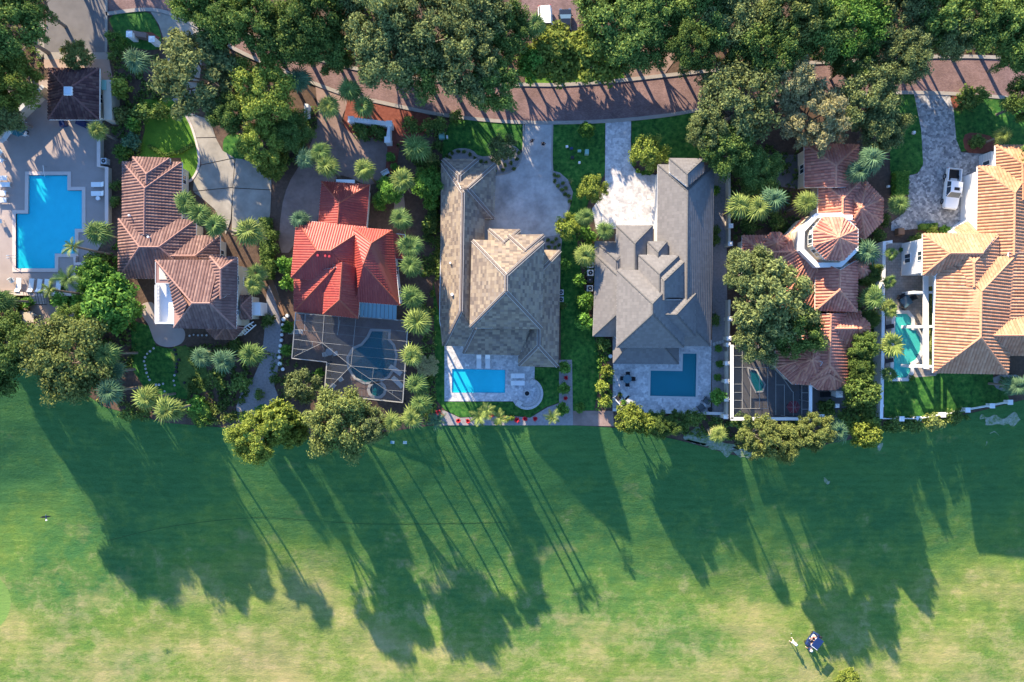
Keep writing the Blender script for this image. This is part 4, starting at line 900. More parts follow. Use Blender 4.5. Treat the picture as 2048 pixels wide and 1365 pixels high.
gablet(h, (1296, 484), (1334, 484), (1316, 505), (1316, 530), 510, 6.0, 7.2)
gablet(h, (1233, 452), (1305, 452), (1270, 487.7), (1270, 570), 550, 4.6, 6.7)
h.block({'a': (1190, 484, 3.5), 'b': (1276, 484, 3.5), 'p': (1233, 521, 5.4), 'q': (1233, 560, 5.4), 's': (1190, 560, 3.5), 't': (1276, 560, 3.5)}, 'abp apqs btqp', 'ap', 'abts', 'w')
h.block({'a': (1191.5, 511, 3.8), 'b': (1282, 511, 3.8), 'p': (1236, 553, 6.0), 'q': (1236, 627, 6.0), 's': (1186, 673, 3.8), 't': (1282, 673, 3.8)}, 'abp apqs sqt btqp', 'ap sq', 'abts', 'ws')
h.block({'a': (1330, 588, 6.6), 'b': (1391.5, 588, 6.6), 'c': (1390, 673, 6.6), 'd': (1330, 673, 6.6), 'p': (1326, 629.5, 9.4), 'q': (1353, 630, 9.4)}, 'abqp bcq cdpq', 'bq cq pq', 'abcd', 'e')
h.block({'a': (1226.5, 672, 3.4), 's': (1226.5, 727, 3.4), 't': (1357, 729, 3.4), 'b': (1357, 672, 3.4), 'p': (1252, 695, 4.8), 'q': (1327, 693, 4.8)}, 'asp stqp tbq', 'sp tq', 'astb', 'sw')
h.vent(1274, 604, 8.0); h.finish()

RIB = 1.3
# house five: terracotta with octagon tower
h = House('terracotta_house', 'sprawling terracotta-tiled house with an octagonal white-rimmed tower', (1660, 480), 'r5', 'cap5', 'stucco', .42, .42, capr=.19)
h.block({'a': (1609, 288, 3.4), 'b': (1717, 290, 3.4), 'c': (1672, 332, 5.4), 'd': (1671.7, 375, 5.4), 'e': (1609, 375, 3.4), 'f': (1716, 375, 3.4)}, 'abc acde bfdc', 'ac bc cd', 'abfe', 'nwe')
h.block({'a': (1637, 360.6, 3.7), 'b': (1720, 361.5, 3.7), 'c': (1685.5, 398, 5.5), 'd': (1684.6, 450, 5.5), 'e': (1636, 450, 3.7), 'f': (1722, 450, 3.7)}, 'abc acde bfdc', 'ac bc cd', 'abfe', 'w')
def ngonroof(pts, z, apex, za, ridges=True, z0=0, n=None, wl=True):
    V = {chr(97 + i): (*p, z) for i, p in enumerate(pts)}; V['z'] = (*apex, za); k = [chr(97 + i) for i in range(len(pts))]
    n = n or len(k); fc = ' '.join(k[i] + k[(i + 1) % len(k)] + 'z' for i in range(n)); h.block(V, fc, ' '.join(c + 'z' for c in k), ''.join(k) if wl else '', '', z0)
def ring(c, r, n=8, a0=22.5): return [(c[0] + r * math.cos(R(a0 + 360 * i / n)), c[1] + r * math.sin(R(a0 + 360 * i / n))) for i in range(n)]
ngonroof([(1691, 378), (1733, 364), (1766, 398.5), (1765, 443), (1729, 479), (1694, 462)], 3.4, (1722, 417), 5.4)
# tower
top8 = [(1631, 427), (1683, 425.5), (1717, 458.5), (1717, 501.5), (1683, 535), (1632, 535), (1599, 501.5), (1600, 460)]
w = px(top8, 6.4); m = MB(); m.prism(w, 0, 5.4); h.part('tower_wall', m, 'stucco')
a, d = ccw(w), offset(w, -.62); m = MB(); n = 8
m.add([(x, y, 6.4) for x, y in a] + [(x, y, 6.4) for x, y in d] + [(x, y, 5.3) for x, y in d] + [(x, y, 5.3) for x, y in a], [f for i in range(8) for f in ((i, (i + 1) % 8, n + (i + 1) % 8, n + i), (n + i, n + (i + 1) % 8, 2 * n + (i + 1) % 8, 2 * n + i), (3 * n + i, 3 * n + (i + 1) % 8, (i + 1) % 8, i))])
h.part('parapet', m, 'whitestucco')
inn = [(1644.6, 435), (1686, 435), (1714, 458.5), (1715, 492), (1686, 521.5), (1651, 520), (1626, 492), (1626, 458.5)]
ngonroof(inn, 8.2, (1678, 476), 10.0, wl=False); h.walls(px(inn, 8.2), 8.2, '', z0=5.3, inset=.35)
q = offset(px(inn, 8.2), -.35)
for i in range(8):
    A, B = Vector(q[i]), Vector(q[(i + 1) % 8]); d_ = (B - A); l = d_.length; d_.normalize(); nn = Vector((d_.y, -d_.x)); h.window(A + d_ * l / 2 + nn * .04, 6.8, math.atan2(d_.y, d_.x))
m = MB(); m.prism(px([(1688, 430), (1705, 430), (1705, 440), (1688, 440)], 6.5), 5, 6.5); h.part('chimney', m, 'white')
h.block({'a': (1631, 520, 5.2), 'b': (1715, 520, 5.2), 'c': (1680, 540, 6.9), 'd': (1679, 580.6, 6.9), 'e': (1630.8, 621.5, 5.2), 'f': (1713.8, 623, 5.2)}, 'acde efd bfdc', 'cd de df', 'abfe', 'swe')
h.block({'a': (1484.6, 471.7, 3.4), 'b': (1612, 471.7, 3.4), 'q': (1612, 504, 5.0), 'p': (1523, 504.6, 5.0), 's': (1484.6, 548, 3.4), 't': (1612, 548, 3.4)}, 'abqp aps sptq'.replace('sptq', 'spqt'), 'ap pq', 'abts', 'wn')
h.block({'a': (1598, 500, 5.4), 'b': (1612, 522, 5.4), 'c': (1634, 538, 5.4), 'd': (1634, 640, 3.4), 'e': (1560, 620, 3.4), 'f': (1500, 552, 3.4)}, 'abf bfe bced'.replace('bced', 'bcde'), 'af be cd', '', '')
h.walls(px([(1600, 500), (1634, 530), (1634, 635), (1560, 615), (1500, 550)], 3.4), 3.4, '', inset=.4)
ngonroof(ring((1551, 487.7), 24), 4.3, (1552, 487), 5.6, z0=2.5); ngonroof(ring((1719, 535), 24), 4.3, (1721, 535), 5.5)
h.block({'a': (1573, 486, 3.2), 'b': (1573, 470, 3.2), 'c': (1608, 437, 3.2), 'd': (1622, 452, 4.8), 'e': (1602, 486, 4.8)}, 'abcde', '', 'abcde', 'n')
h.block({'a': (1600, 628, 3.5), 'b': (1700, 628, 3.5), 'c': (1661.5, 628, 5.7), 'd': (1659, 731, 5.7), 'e': (1614, 769, 3.5), 'f': (1693, 771, 3.5)}, 'acde efd bfdc', 'cd de df', 'abfe', 'es')
h.block({'a': (1655, 622.5, 3.5), 'b': (1721.5, 623, 3.5), 'p': (1662, 657.5, 5.3), 'q': (1714, 657.5, 5.3), 'c': (1718, 698, 3.5), 'd': (1655, 698, 3.5)}, 'abqp cdpq bcq', 'pq', 'abcd', 'ns')
ngonroof(ring((1718, 657.5), 23), 3.9, (1721, 657.5), 5.3); ngonroof(ring((1621, 718.5), 30), 4.4, (1623, 718.5), 5.9)
h.block({'a': (1551, 692, 3.4), 'b': (1551, 735, 3.4), 'c': (1585, 769, 3.4), 'd': (1620, 769, 3.4), 'p': (1618, 716, 5.0), 'q': (1645, 725, 5.2), 'e': (1600, 680, 4.6)}, 'abpe bcp cdqp', 'bp cp', 'abcd', 's')
h.block({'a': (1620, 768, 3.9), 'b': (1635, 780, 3.7), 'c': (1671, 780, 3.7), 'd': (1689, 768, 3.9), 'p': (1658.5, 750, 4.9)}, 'abp bcp cdp', 'ap bp cp dp', 'abcd', 's')
h.finish()
t = cage('screen_cage', 'flat white-framed screen cage with a diagonal corner beside the terracotta house', (1540, 770), 'abcdefg',
  [((1440 + x / 7.31, 680 + y0 / 7.31, 3.3), (1440 + x / 7.31, 680 + y1 / 7.31, 3.3)) for x, y0, y1 in ((325, 110, 1005), (448, 405, 1010), (575, 405, 1010), (697, 405, 1010), (815, 480, 1100), (940, 660, 1110), (1070, 760, 1110), (1195, 660, 1110))] +
  [((1440 + x0 / 7.31, 680 + y / 7.31, 3.32), (1440 + x1 / 7.31, 680 + y / 7.31, 3.32)) for y, x0, x1 in ((232, 195, 335), (403, 195, 700), (648, 190, 320), (770, 190, 320), (885, 190, 320), (1005, 185, 700), (660, 820, 945), (1015, 1195, 1300), (775, 1195, 1300))] +
  [((1552, 738, 3.3), (1585, 784, 3.3)), ((1466, 833, 2.9), (1484, 817, 3.3))],
  {'a': (1464, 693, 3.3), 'b': (1500, 693, 3.3), 'c': (1548, 730, 3.3), 'd': (1586, 786, 3.3), 'e': (1619, 772, 3.3), 'f': (1619, 836, 3.3), 'g': (1464, 836, 3.3)}, [], .03, 'barw', beams=[('b', 'a'), ('a', 'g'), ('g', 'f'), ('f', 'e')])
for pts in ([(1463.5, 690), (1463.5, 838)], [(1461, 838), (1622, 838)], [(1620.5, 768), (1620.5, 838)]):
    a, b_ = P(*pts[0], 3.35), P(*pts[1], 3.35); d_ = b_ - a; c = (a + b_) / 2; m = MB(); m.box((c.x, c.y, 3.42), (d_.length, .42, .16), math.atan2(d_.y, d_.x)); m.build('gutter_beam', MT['white'], t)

RIB = 1.25
# house six: orange tile
h = House('orange_roof_house', 'white two-storey mansion with orange clay tile roof at the right edge', (1940, 560), 'r6', 'cap6', 'whitestucco', .44, .42, capr=.17)
h.block({'a': (1991, 291, 4.0), 'b': (2069, 291, 4.0), 'c': (2045, 328, 5.6), 'd': (2045, 400, 5.6), 'e': (1991, 400, 4.0), 'f': (2069, 400, 4.0)}, 'abc acde bfdc', 'ac bc cd', 'abfe', 'nw')
h.block({'a': (1955.7, 333, 4.2), 'b': (2066, 333, 4.2), 'c': (2029.5, 386, 6.3), 'd': (2027.5, 510, 6.3), 'e': (1953, 510, 4.2), 'f': (2066, 510, 4.2)}, 'abc acde bfdc', 'ac bc cd', 'abfe', 'e')
h.block({'a': (1908, 458, 3.2), 'b': (1936, 441.5, 3.2), 'c': (1960, 470, 4.4), 'd': (1926, 472, 4.4)}, 'abcd', 'ad', '', '')
h.walls(px([(1912, 458), (1938, 444), (1965, 480), (1920, 480)], 3.1), 3.0, '', inset=.1)
h.block({'a': (1846, 468, 5.8), 'b': (1996, 468, 5.8), 'p': (1899, 507, 7.7), 'q': (1965, 507, 7.7), 's': (1845, 551, 5.8), 't': (1965, 551, 5.8)}, 'abqp aps sptq'.replace('sptq', 'spqt'), 'ap sp pq', 'abts', 'ws')
h.block({'a': (1895, 468.5, 5.9), 'b': (1996, 472, 5.9), 'p': (1948, 526, 7.9), 'd': (1948, 574, 7.9), 'e': (1895, 574, 5.9), 'f': (1996, 574, 5.9)}, 'apde bfdp abp', 'bp pd ap', 'abfe', '')
h.block({'a': (1893, 520, 6.0), 'b': (2030, 512, 6.0), 'p': (1962.5, 583, 8.3), 'q': (1961, 675, 8.3), 's': (1866.5, 746, 6.0), 't': (2015, 748.6, 6.0), 'c': (1871, 552, 6.0)}, 'abp capqs'.replace('capqs', 'apqsc') + ' sqt btqp', 'pq bp sq tq', '', '')
h.walls(px([(1925, 520), (2025, 512), (2015, 748), (1922, 746)], 6.0), 6.04, 's')
h.block({'a': (2010, 632, 5.8), 'b': (2120, 632, 5.8), 'p': (1985, 671, 7.4), 'q': (2120, 671, 7.4), 'c': (2120, 712, 5.8), 'd': (2010, 711, 5.8)}, 'abqp cdpq', 'pq', 'abcd', 's')
h.block({'a': (2017, 505, 6.2), 'b': (2120, 505, 5.0), 'c': (2120, 640, 5.0), 'd': (2017, 640, 6.2)}, 'abcd', '', 'abcd', 'n')
for (u0, v0, u1, v1) in ((1951, 350, 1951, 395), (1951, 402, 1951, 430), (1986, 300, 1986, 328)):
    a, b_ = P(u0 - 0, v0, 3.2), P(u1, v1, 3.2); m = MB(); m.box((a.x + .32, (a.y + b_.y) / 2, 1.25), (.1, abs(a.y - b_.y), 2.4)); k = h.part('garage_door', m, 'white')
    m = MB()
    for i in range(5): m.box((a.x + .26, (a.y + b_.y) / 2, .3 + i * .5), (.04, abs(a.y - b_.y) * .96, .42))
    m.build('door_panel', MT['pale'], k)
h.finish()
# pergola
t = thing('pergola', 'white post-and-beam pergola along the turquoise pool', 'pergola', P(1852, 650))
w = px([(1848, 552), (1857, 552), (1858, 738), (1848, 738)], 3.0); m = MB(); m.prism(w, 2.7, 3.0); m.build('main_beam', MT['whitestucco'], t)
m = MB(); m.prism(px([(1868, 552), (1871, 552), (1870, 738), (1867, 738)], 3.0), 2.7, 3.0); m.build('wall_beam', MT['whitestucco'], t)
for v, u0 in ((585, 1827), (653.5, 1826), (733, 1824)):
    for ua, ub in ((u0, 1847.5), (1858.5, 1867)):
        m = MB(); m.prism(px([(ua, v - 2.6), (ub, v - 2.2), (ub, v + 2.2), (ua, v + 2.6)], 2.95), 2.72, 2.96); m.build('cross_beam', MT['whitestucco'], t)
    for u in (u0 + 2, 1852): p = P(u, v, 2.7); m = MB(); m.box((p.x, p.y, 1.35), (.4, .4, 2.72)); m.build('post', MT['whitestucco'], t)
# ------------------------------------------------------------------ garden walls, fences, small structures
def wall(name, label, pts, h, th, mat, cap=None, cat='wall', group=None, top=True):
    """traced along the top edge of the wall at height h"""
    p = [P(u, v, h) for u, v in pts]; t = thing(name, label, cat, (p[0].x, p[0].y, gz(p[0].x, p[0].y)), 0, group)
    strip('wall_body', [(a.x, a.y) for a in p], MT[mat], th, -.4, h - .08, None, 0, parent=None, world=True)
    o = bpy.data.objects[-1] if False else COL.objects[-1]; o.parent = t; o.location = -Vector(t.location)
    strip('wall_cap', [(a.x, a.y) for a in p], MT[cap or mat], th + .1, h - .08, h, None, 0, world=True); o = COL.objects[-1]; o.parent = t; o.location = -Vector(t.location)
    return t
wall('pool_wall', 'low pink-capped wall along the east edge of the mauve pool deck', [(197, 262), (197, 333), (213, 335), (213, 448)], .9, .4, 'tanstucco', 'wallcap')
wall('pool_wall', 'diagonal teal-shadowed wall running from the dark pavilion to the white loungers', [(86, 172), (36, 222), (-20, 268)], 1.9, .45, 'tanstucco', 'pale')
wall('pool_wall', 'pale retaining wall along the south edge of the pool deck, left of the steps', [(-30, 587), (60, 588)], .7, .4, 'tanstucco', 'wallcap')
wall('pool_wall', 'pale retaining wall along the south edge of the pool deck, right of the steps', [(97, 588.5), (152, 589)], .7, .4, 'tanstucco', 'wallcap')
wall('planter_wall', 'short pale wall beside the notch at the southeast of the large angular pool', [(149, 512), (149, 528), (180, 528)], .6, .35, 'wallcap')
wall('courtyard_wall', 'tall white garden wall west of the turquoise pool courtyard', [(1785, 484), (1769, 484), (1767, 580), (1766, 700), (1763, 838)], 2.2, .35, 'whitestucco')
wall('entry_wall', 'low white wall beside the garage court of the orange-roofed mansion', [(1910, 459), (1938, 440)], 1.6, .35, 'whitestucco')
wall('property_wall', 'thin pale wall with pillars west of the terracotta house, upper stretch', [(1459, 330), (1459, 452), (1459, 490)], 1.5, .2, 'stucco')
wall('property_wall', 'thin pale wall with pillars beside the screened cage, lower stretch', [(1459, 600), (1457, 700), (1455, 835)], 1.5, .2, 'stucco')
wall('patio_wall', 'pale rear parapet along the south edge of the L-shaped pool terrace', [(1226, 820), (1340, 825), (1455, 828)], .5, .3, 'palecoping')
def pillar(u, v, h, s, mat, label, group=None):
    p = P(u, v, h); t = thing('garden_pillar', label, 'pillar', (p.x, p.y, gz(p.x, p.y)), 0, group)
    m = MB(); m.box((0, 0, h / 2 - .1), (s, s, h)); m.build('shaft', MT[mat], t, local=True); m = MB(); m.box((0, 0, h - .05), (s * 1.25, s * 1.25, .14)); m.box((0, 0, h + .06), (s * 1.1, s * 1.1, .12), taper=.3); m.build('cap', MT['white'], t, local=True); return t
for i, (u, v) in enumerate([(1462, 452), (1461, 488), (1460, 638), (1458, 677), (1457, 690), (1455, 727), (1454, 763), (1453, 799), (1452, 834)]):
    pillar(u, v, 2.0, .5, 'stucco', ['pillar at the corner by the palm clump, beside the grey house', 'pillar beside the slate patch at the west end of the terracotta roof', 'cream pillar under the big oak by the dark side bed', 'cream pillar just north of the stepping stones', 'cream pillar at the northwest corner of the flat screen cage',
      'cream pillar beside the red cushions under the screen cage', 'cream pillar halfway down the white gutter of the screen cage', 'cream pillar near the green bush by the L-shaped pool terrace', 'cream pillar at the southwest corner of the flat screen cage'][i], 'pillars along the wall between grey and terracotta houses')
for i, (u, v) in enumerate([(1679, 789), (1675, 812), (1642, 836)]):
    pillar(u, v, 2.2, .75 if i != 1 else .45, 'whitestucco', ['white pillar beside the dark loungers, the northern one', 'small white post half hidden in the bush by the dark loungers', 'white pillar at the south end of the dark side terrace'][i], 'white pillars of the side terrace')
pillar(1765, 812, 1.2, .3, 'whitestucco', 'slim white post at the southern end of the courtyard wall')
# rear fence of the orange-roofed mansion
t = thing('railing_fence', 'low white rail fence on square posts curving behind the orange-roofed mansion', 'fence', P(1888, 831))
fp = [(1766, 838), (1803, 838), (1837, 838), (1886, 830), (1935, 820.5), (1984, 812), (2020, 805)]
pp = [P(u, v, 1.0) for u, v in fp]
for p in pp[1:]:
    m = MB(); m.box((p.x, p.y, .5), (.5, .5, 1.05)); m.box((p.x, p.y, 1.07), (.7, .7, .12)); m.build('post', MT['whitestucco'], t)
for a, b_ in zip(pp[:-1], pp[1:]):
    for z, r in ((.92, .06), (.2, .05)):
        m = MB(); m.tube([(a.x, a.y, z), (b_.x, b_.y, z)], r, 5); m.build('rail', MT['whitestucco'], t)
    m = MB(); n = int((b_ - a).length / .22)
    for i in range(1, n): q = a.lerp(b_, i / n); m.box((q.x, q.y, .56), (.05, .05, .72))
    m.build('baluster', MT['whitestucco'], t, kind='stuff')
# front garden sign wall with pillars and brick plaza
t = thing('sign_wall', 'curved brick entry wall between two white-capped pillars on dark lawn', 'wall', P(282, 74))
strip('brick_body', [(263, 71), (282, 75), (301, 78)], MT['mauvedrive'], .7, -.1, 1.1, None, 1); o = COL.objects[-1]; o.parent = t; o.location = -Vector(t.location)
for u, v in ((259, 69), (304, 79)):
    m = MB(); p = P(u, v, 1.7); m.box((p.x, p.y, .85), (.7, .7, 1.7)); k = m.build('pillar', MT['whitestucco'], t); m = MB(); m.box((p.x, p.y, 1.75), (.85, .85, .12)); m.box((p.x, p.y, 1.85), (.6, .6, .12), taper=.4); m.build('cap', MT['white'], k)
sheet('brick_apron', [(266, 63), (305, 66), (320, 76), (316, 84), (266, 73)], MT['redmulch'], .03)
# white L-shaped garden wall and gate piece of the red-roofed house
t = wall('entry_wall', 'L-shaped white wall with square end pillars in the front garden of the red-roofed house', [(702, 239), (778, 248), (776, 280)], 1.6, .55, 'whitestucco')
for u, v in ((702, 239), (778, 248), (775, 280)):
    p = P(u, v, 1.8); m = MB(); m.box((p.x, p.y, .9), (.75, .75, 1.8)); k = m.build('pillar', MT['whitestucco'], t)
    m = MB(); m.box((p.x, p.y, 1.83), (.85, .85, .1)); m.build('cap', MT['white'], k)
t = wall('entry_wall', 'short white wall stub under the trees left of the brown driveway', [(613, 208), (611, 232)], 1.6, .5, 'whitestucco')
t = thing('garden_bench', 'small white bench beside the palm at the northeast of the red house', 'bench', P(772, 348), .5)
m = MB(); m.box((0, 0, .42), (1.1, .5, .08)); m.build('seat', MT['white'], t, local=True); m = MB(); m.box((0, .26, .7), (1.1, .07, .5)); m.build('backrest', MT['white'], t, local=True)
for x in (-.45, .45):
    m = MB(); m.box((x, 0, .2), (.08, .45, .4)); m.build('leg', MT['white'], t, local=True)
# deck steps with railings
t = thing('deck_steps', 'short stairs with dark railings from the pool deck down to the lower terrace', 'steps', P(78, 598))
for i in range(4):
    m = MB(); m.prism(px([(66, 588 + i * 5), (93, 588 + i * 5), (93, 593.2 + i * 5), (66, 593.2 + i * 5)]), 0, .62 - i * .15); m.build('step', MT['wallcap'], t)
for u in (62, 72, 84, 95):
    m = MB(); a, b_ = P(u, 586, 0), P(u, 610, 0)
    for z in (.5, 1.0): m.tube([(a.x, a.y, z + .5), (b_.x, b_.y, z)], .03, 5)
    for p, z in ((a, 1.5), (b_, 1.0)): m.tube([(p.x, p.y, 0), (p.x, p.y, z)], .035, 5)
    m.build('railing', MT['dark'], t)

# ------------------------------------------------------------------ furniture
def lounger_proto(mat, name='sun_lounger', frame='white'):
    t = thing(name, '', 'lounger', (0, 0, 0)); m = MB(); m.box((0, -.28, .36), (.68, 1.35, .07)); m.build('seat', MT[mat], t, local=True)
    m = MB(); a = R(32); v = []
    for y, z in ((.4, .36), (1.0, .36 + .6 * math.tan(a))):
        for x in (-.34, .34): v.append((x, y, z)); v.append((x, y + .03, z - .06))
    m.add(v, [(0, 2, 6, 4), (1, 5, 7, 3), (0, 4, 5, 1), (2, 3, 7, 6), (4, 6, 7, 5), (0, 1, 3, 2)]); m.build('backrest', MT[mat], t, local=True)
    for x in (-.3, .3):
        for y in (-.85, .45): m = MB(); m.box((x, y, .16), (.06, .06, .34)); m.build('leg', MT[frame], t, local=True)
    return t
LP = lounger_proto('white'); LC = lounger_proto('canvas', 'sun_lounger', 'pale'); LD = lounger_proto('clothk', 'sun_lounger', 'dark')
used = {}
def place(proto, u, v, rz, label, group=None, scale=None, z=.06):
    p = P(u, v, .3); loc = (p.x, p.y, gz(p.x, p.y) + z + .03)
    if proto.name not in used:
        used[proto.name] = 1; proto.location = loc; proto.rotation_euler = (0, 0, rz); proto['label'] = label
        if group: proto['group'] = group
        if scale: proto.scale = (scale,) * 3
        return proto
    return copy_tree(proto, loc, rz, label, group, scale)
gl = 'white loungers around the community pool'
for u, v, rz, lb in ((13, 274, R(145), 'white lounger at a tilt beside the small round table on the pool deck'), (38, 253, R(-55), 'white lounger angled under the blue-green parasol'), (197, 370, R(-90), 'white lounger at the east wall, upper of the pair'), (197, 388, R(-90), 'white lounger at the east wall, lower of the pair above the round table'),
  (2, 357, R(90), 'partly cropped white lounger west of the pool, topmost of four'), (8, 370, R(90), 'white lounger west of the pool steps, fully in view'), (0, 387, R(90), 'cropped white lounger west of the pool, third from the top'), (1, 401, R(90), 'cropped white lounger west of the pool, lowest of four'),
  (39, 570, R(-3), 'sunlit white lounger by the south wall, nearest the tilted chair'), (64, 571, R(-6), 'sunlit white lounger just left of the deck steps'), (80, 572, R(-8), 'sunlit white lounger directly above the deck steps'), (95, 572, R(-4), 'sunlit white lounger right of the deck steps beside the palm'), (118, 575, R(-5), 'white lounger half hidden under the leaning palm')):
    o = place(LP, u, v, rz + (math.pi if v > 500 else 0), lb, gl, 1.0)
gl = 'pale loungers around the rectangular pool'
for u, v, rz, lb in ((958, 724, 0, 'pale lounger at the pool edge under the eaves, left of the pair'), (975.5, 724, 0, 'pale lounger at the pool edge under the eaves, right of the pair'), (1036, 752, R(90), 'pale lounger east of the rectangular pool, upper of the pair'), (1036, 766.5, R(90), 'pale lounger east of the rectangular pool, lower of the pair by the fire pit')):
    place(LC, u, v, rz, lb, gl, 1.0)
gl = 'dark loungers'
for u, v, rz, lb in ((1652, 789, R(90), 'long black lounger on the dark side terrace, upper of the pair'), (1652, 808, R(90), 'long black lounger on the dark side terrace, lower of the pair'), (1776, 654, R(100), 'dark lounge chair by the white wall, above the broad palm'), (1775, 705, R(100), 'dark lounge chair by the white wall, just below the broad palm'), (1775, 722, R(100), 'dark lounge chair by the white wall, lowest of three')):
    place(LD, u, v, rz, lb, gl, 1.05 if u < 1700 else .85)
place(LC, 791 + 1, 741, R(55), 'pale lounger under the screen by the keyhole pool, upper of two', 'loungers under the pool cage'); place(LC, 796, 765, R(45), 'pale lounger under the screen near the round spa, lower of two', 'loungers under the pool cage')
place(LP, 593, 664, R(90), 'white lounger under the screen at the west side of the cage', 'loungers under the pool cage')
def chair_proto(mat, name='patio_chair', fr='white', cat='chair'):
    t = thing(name, '', cat, (0, 0, 0)); m = MB(); m.box((0, 0, .42), (.56, .54, .07)); m.build('seat', MT[mat], t, local=True)
    m = MB(); m.box((0, .28, .72), (.56, .07, .56)); m.build('backrest', MT[mat], t, local=True)
    for x in (-.29, .29): m = MB(); m.box((x, 0, .62), (.06, .52, .05)); m.build('armrest', MT[fr], t, local=True)
    for x in (-.25, .25):
        for y in (-.23, .23): m = MB(); m.box((x, y, .2), (.05, .05, .42)); m.build('leg', MT[fr], t, local=True)
    return t
CW = chair_proto('white'); CD = chair_proto('clothk', 'patio_chair', 'dark'); CG = chair_proto('slate', 'lounge_chair', 'dark'); CT = chair_proto('tanstucco', 'patio_chair', 'dark')
gw = 'white chairs on the pool deck'
for u, v, rz, lb in ((47, 245, R(40), 'white chair beside the parasol, nearest the diagonal wall'), (52, 269, R(-80), 'white chair with blue seat, apart from the parasol group'), (3, 305, R(30), 'white chair at the left edge of the deck, upper of two'), (5, 322, R(-30), 'white chair at the left edge of the deck, lower of two'), (2, 444, R(10), 'white chair at the left edge beside the pool, near its middle'), (27, 562, R(30), 'white chair tilted beside the southernmost loungers')):
    place(CW, u, v, rz, lb, gw)
place(CW, 672, 707, R(200), 'white chair under the screen cage at the round table', 'chairs in the pool cage'); place(CW, 652, 709, R(100), 'white chair under the screen beside the cage corner', 'chairs in the pool cage')
place(CW, 683, 759, R(30), 'white chair under the south bay of the cage, upper one', 'chairs in the pool cage'); place(CW, 668, 772, R(50), 'white chair under the south bay of the cage, lower one', 'chairs in the pool cage')
gd = 'dark chairs round the terrace table'
for u, v, rz, lb in ((1255, 748, 0, 'dark round-back chair at the north of the terrace table'), (1265, 758, R(-90), 'dark round-back chair at the east of the terrace table'), (1254, 769, R(180), 'dark round-back chair at the south of the terrace table'), (1244, 757, R(90), 'dark round-back chair at the west of the terrace table')):
    place(CD, u, v, rz, lb, gd, .95)
gd = 'dark chairs in the courtyard'
for u, v, rz, lb in ((1804, 594, R(55), 'dark cushioned chair west of the courtyard table'), (1822, 597, R(-60), 'dark cushioned chair east of the courtyard table'), (1805, 615, R(140), 'dark cushioned chair south of the courtyard table, by the palm'), (1797, 597, R(60), 'dark cushioned chair nearest the courtyard wall')):
    place(CD, u, v, rz, lb, gd, 1.15)
place(CG, 1411, 801, R(-35), 'grey lounge chair at the southeast of the pool terrace, upper of two', 'grey lounge chairs', 1.5); place(CG, 1400, 815, R(-145), 'grey lounge chair at the southeast of the pool terrace, lower of two', 'grey lounge chairs', 1.5)
gd = 'chairs on the lower terrace'
for u, v, rz, lb in ((72, 633, R(-30), 'tan chair beside the square table on the pinkish terrace'), (63, 648, R(160), 'tan chair south of the square table, under the shade line'), (76, 652, R(-140), 'tan chair at the terrace edge by the hedge'), (56, 653, R(170), 'tan chair nearest the low hedge, leftmost of its group')):
    place(CT, u, v, rz, lb, gd)
def table(u, v, r, h, mat, label, square=False, rz=0, leg='dark', cat='table', group=None):
    p = P(u, v, h); t = thing('patio_table', label, cat, (p.x, p.y, gz(p.x, p.y) + .08), rz, group); m = MB()
    if square: m.box((0, 0, h - .03), (2 * r, 2 * r, .06))
    else: m.lathe((0, 0, h), [(r * .96, -.06), (r, -.03), (r, 0)], 16)
    m.build('tabletop', MT[mat], t, local=True); m = MB(); m.tube([(0, 0, 0), (0, 0, h - .06)], .06, 6); m.lathe((0, 0, 0), [(r * .5, 0), (r * .45, .05)], 10); m.build('pedestal', MT[leg], t, local=True); return t
table(1254.5, 758.5, .62, .73, 'blueglass', 'round dark glass table on the grey stone terrace')
table(1812, 603, .7, .73, 'blueglass', 'blue glass-topped table in the courtyard of the white mansion', True, .6)
table(57, 635, .75, .72, 'tanstucco', 'square tan table on the pinkish lower terrace', True, .1); table(659, 704, .55, .72, 'pale', 'round pale table under the pool cage')
table(196, 397, .3, .5, 'white', 'small round white table below the pair of east loungers', leg='white'); table(17.5, 264.5, .28, .5, 'white', 'small round white table between loungers by the diagonal wall', leg='white'); table(1408, 811, .3, .45, 'pale', 'small round side table between two grey lounge chairs')
table(932.5, 731, .14, .2, 'white', 'tiny round white stool by the rectangular pool, left one', leg='white'); table(936.5, 731, .14, .2, 'white', 'tiny round white stool by the rectangular pool, right one', leg='white')
def parasol(u, v, r, h, mat, label, seg=8):
    p = P(u, v, h); t = thing('parasol', label, 'parasol', (p.x, p.y, .05)); m = MB(); n = seg
    vs = [(0, 0, h)] + [(r * math.cos(6.2832 * i / n), r * math.sin(6.2832 * i / n), h - .5) for i in range(n)] + [(r * math.cos(6.2832 * i / n), r * math.sin(6.2832 * i / n), h - .62) for i in range(n)]
    m.add(vs, [(0, 1 + i, 1 + (i + 1) % n) for i in range(n)] + [(1 + i, 1 + n + i, 1 + n + (i + 1) % n, 1 + (i + 1) % n) for i in range(n)]); m.build('canopy', MT[mat], t, local=True)
    m = MB(); m.tube([(0, 0, 0), (0, 0, h)], .03, 6); m.build('pole', MT['pale'], t, local=True)
    m = MB(); m.lathe((0, 0, 0), [(.28, 0), (.28, .06), (.06, .12)], 10); m.build('base', MT['dark'], t, local=True)
    m = MB()
    for i in range(n): m.tube([(0, 0, h + .01), (r * math.cos(6.2832 * i / n), r * math.sin(6.2832 * i / n), h - .49)], .015, 3)
    m.build('rib', MT['pale'], t, local=True, kind='stuff'); return t
MT['tealcloth'] = plain('teal_cloth', (.02, .12, .15), .9); MT['redcloth2'] = plain('maroon_cloth', (.3, .03, .05), .9)
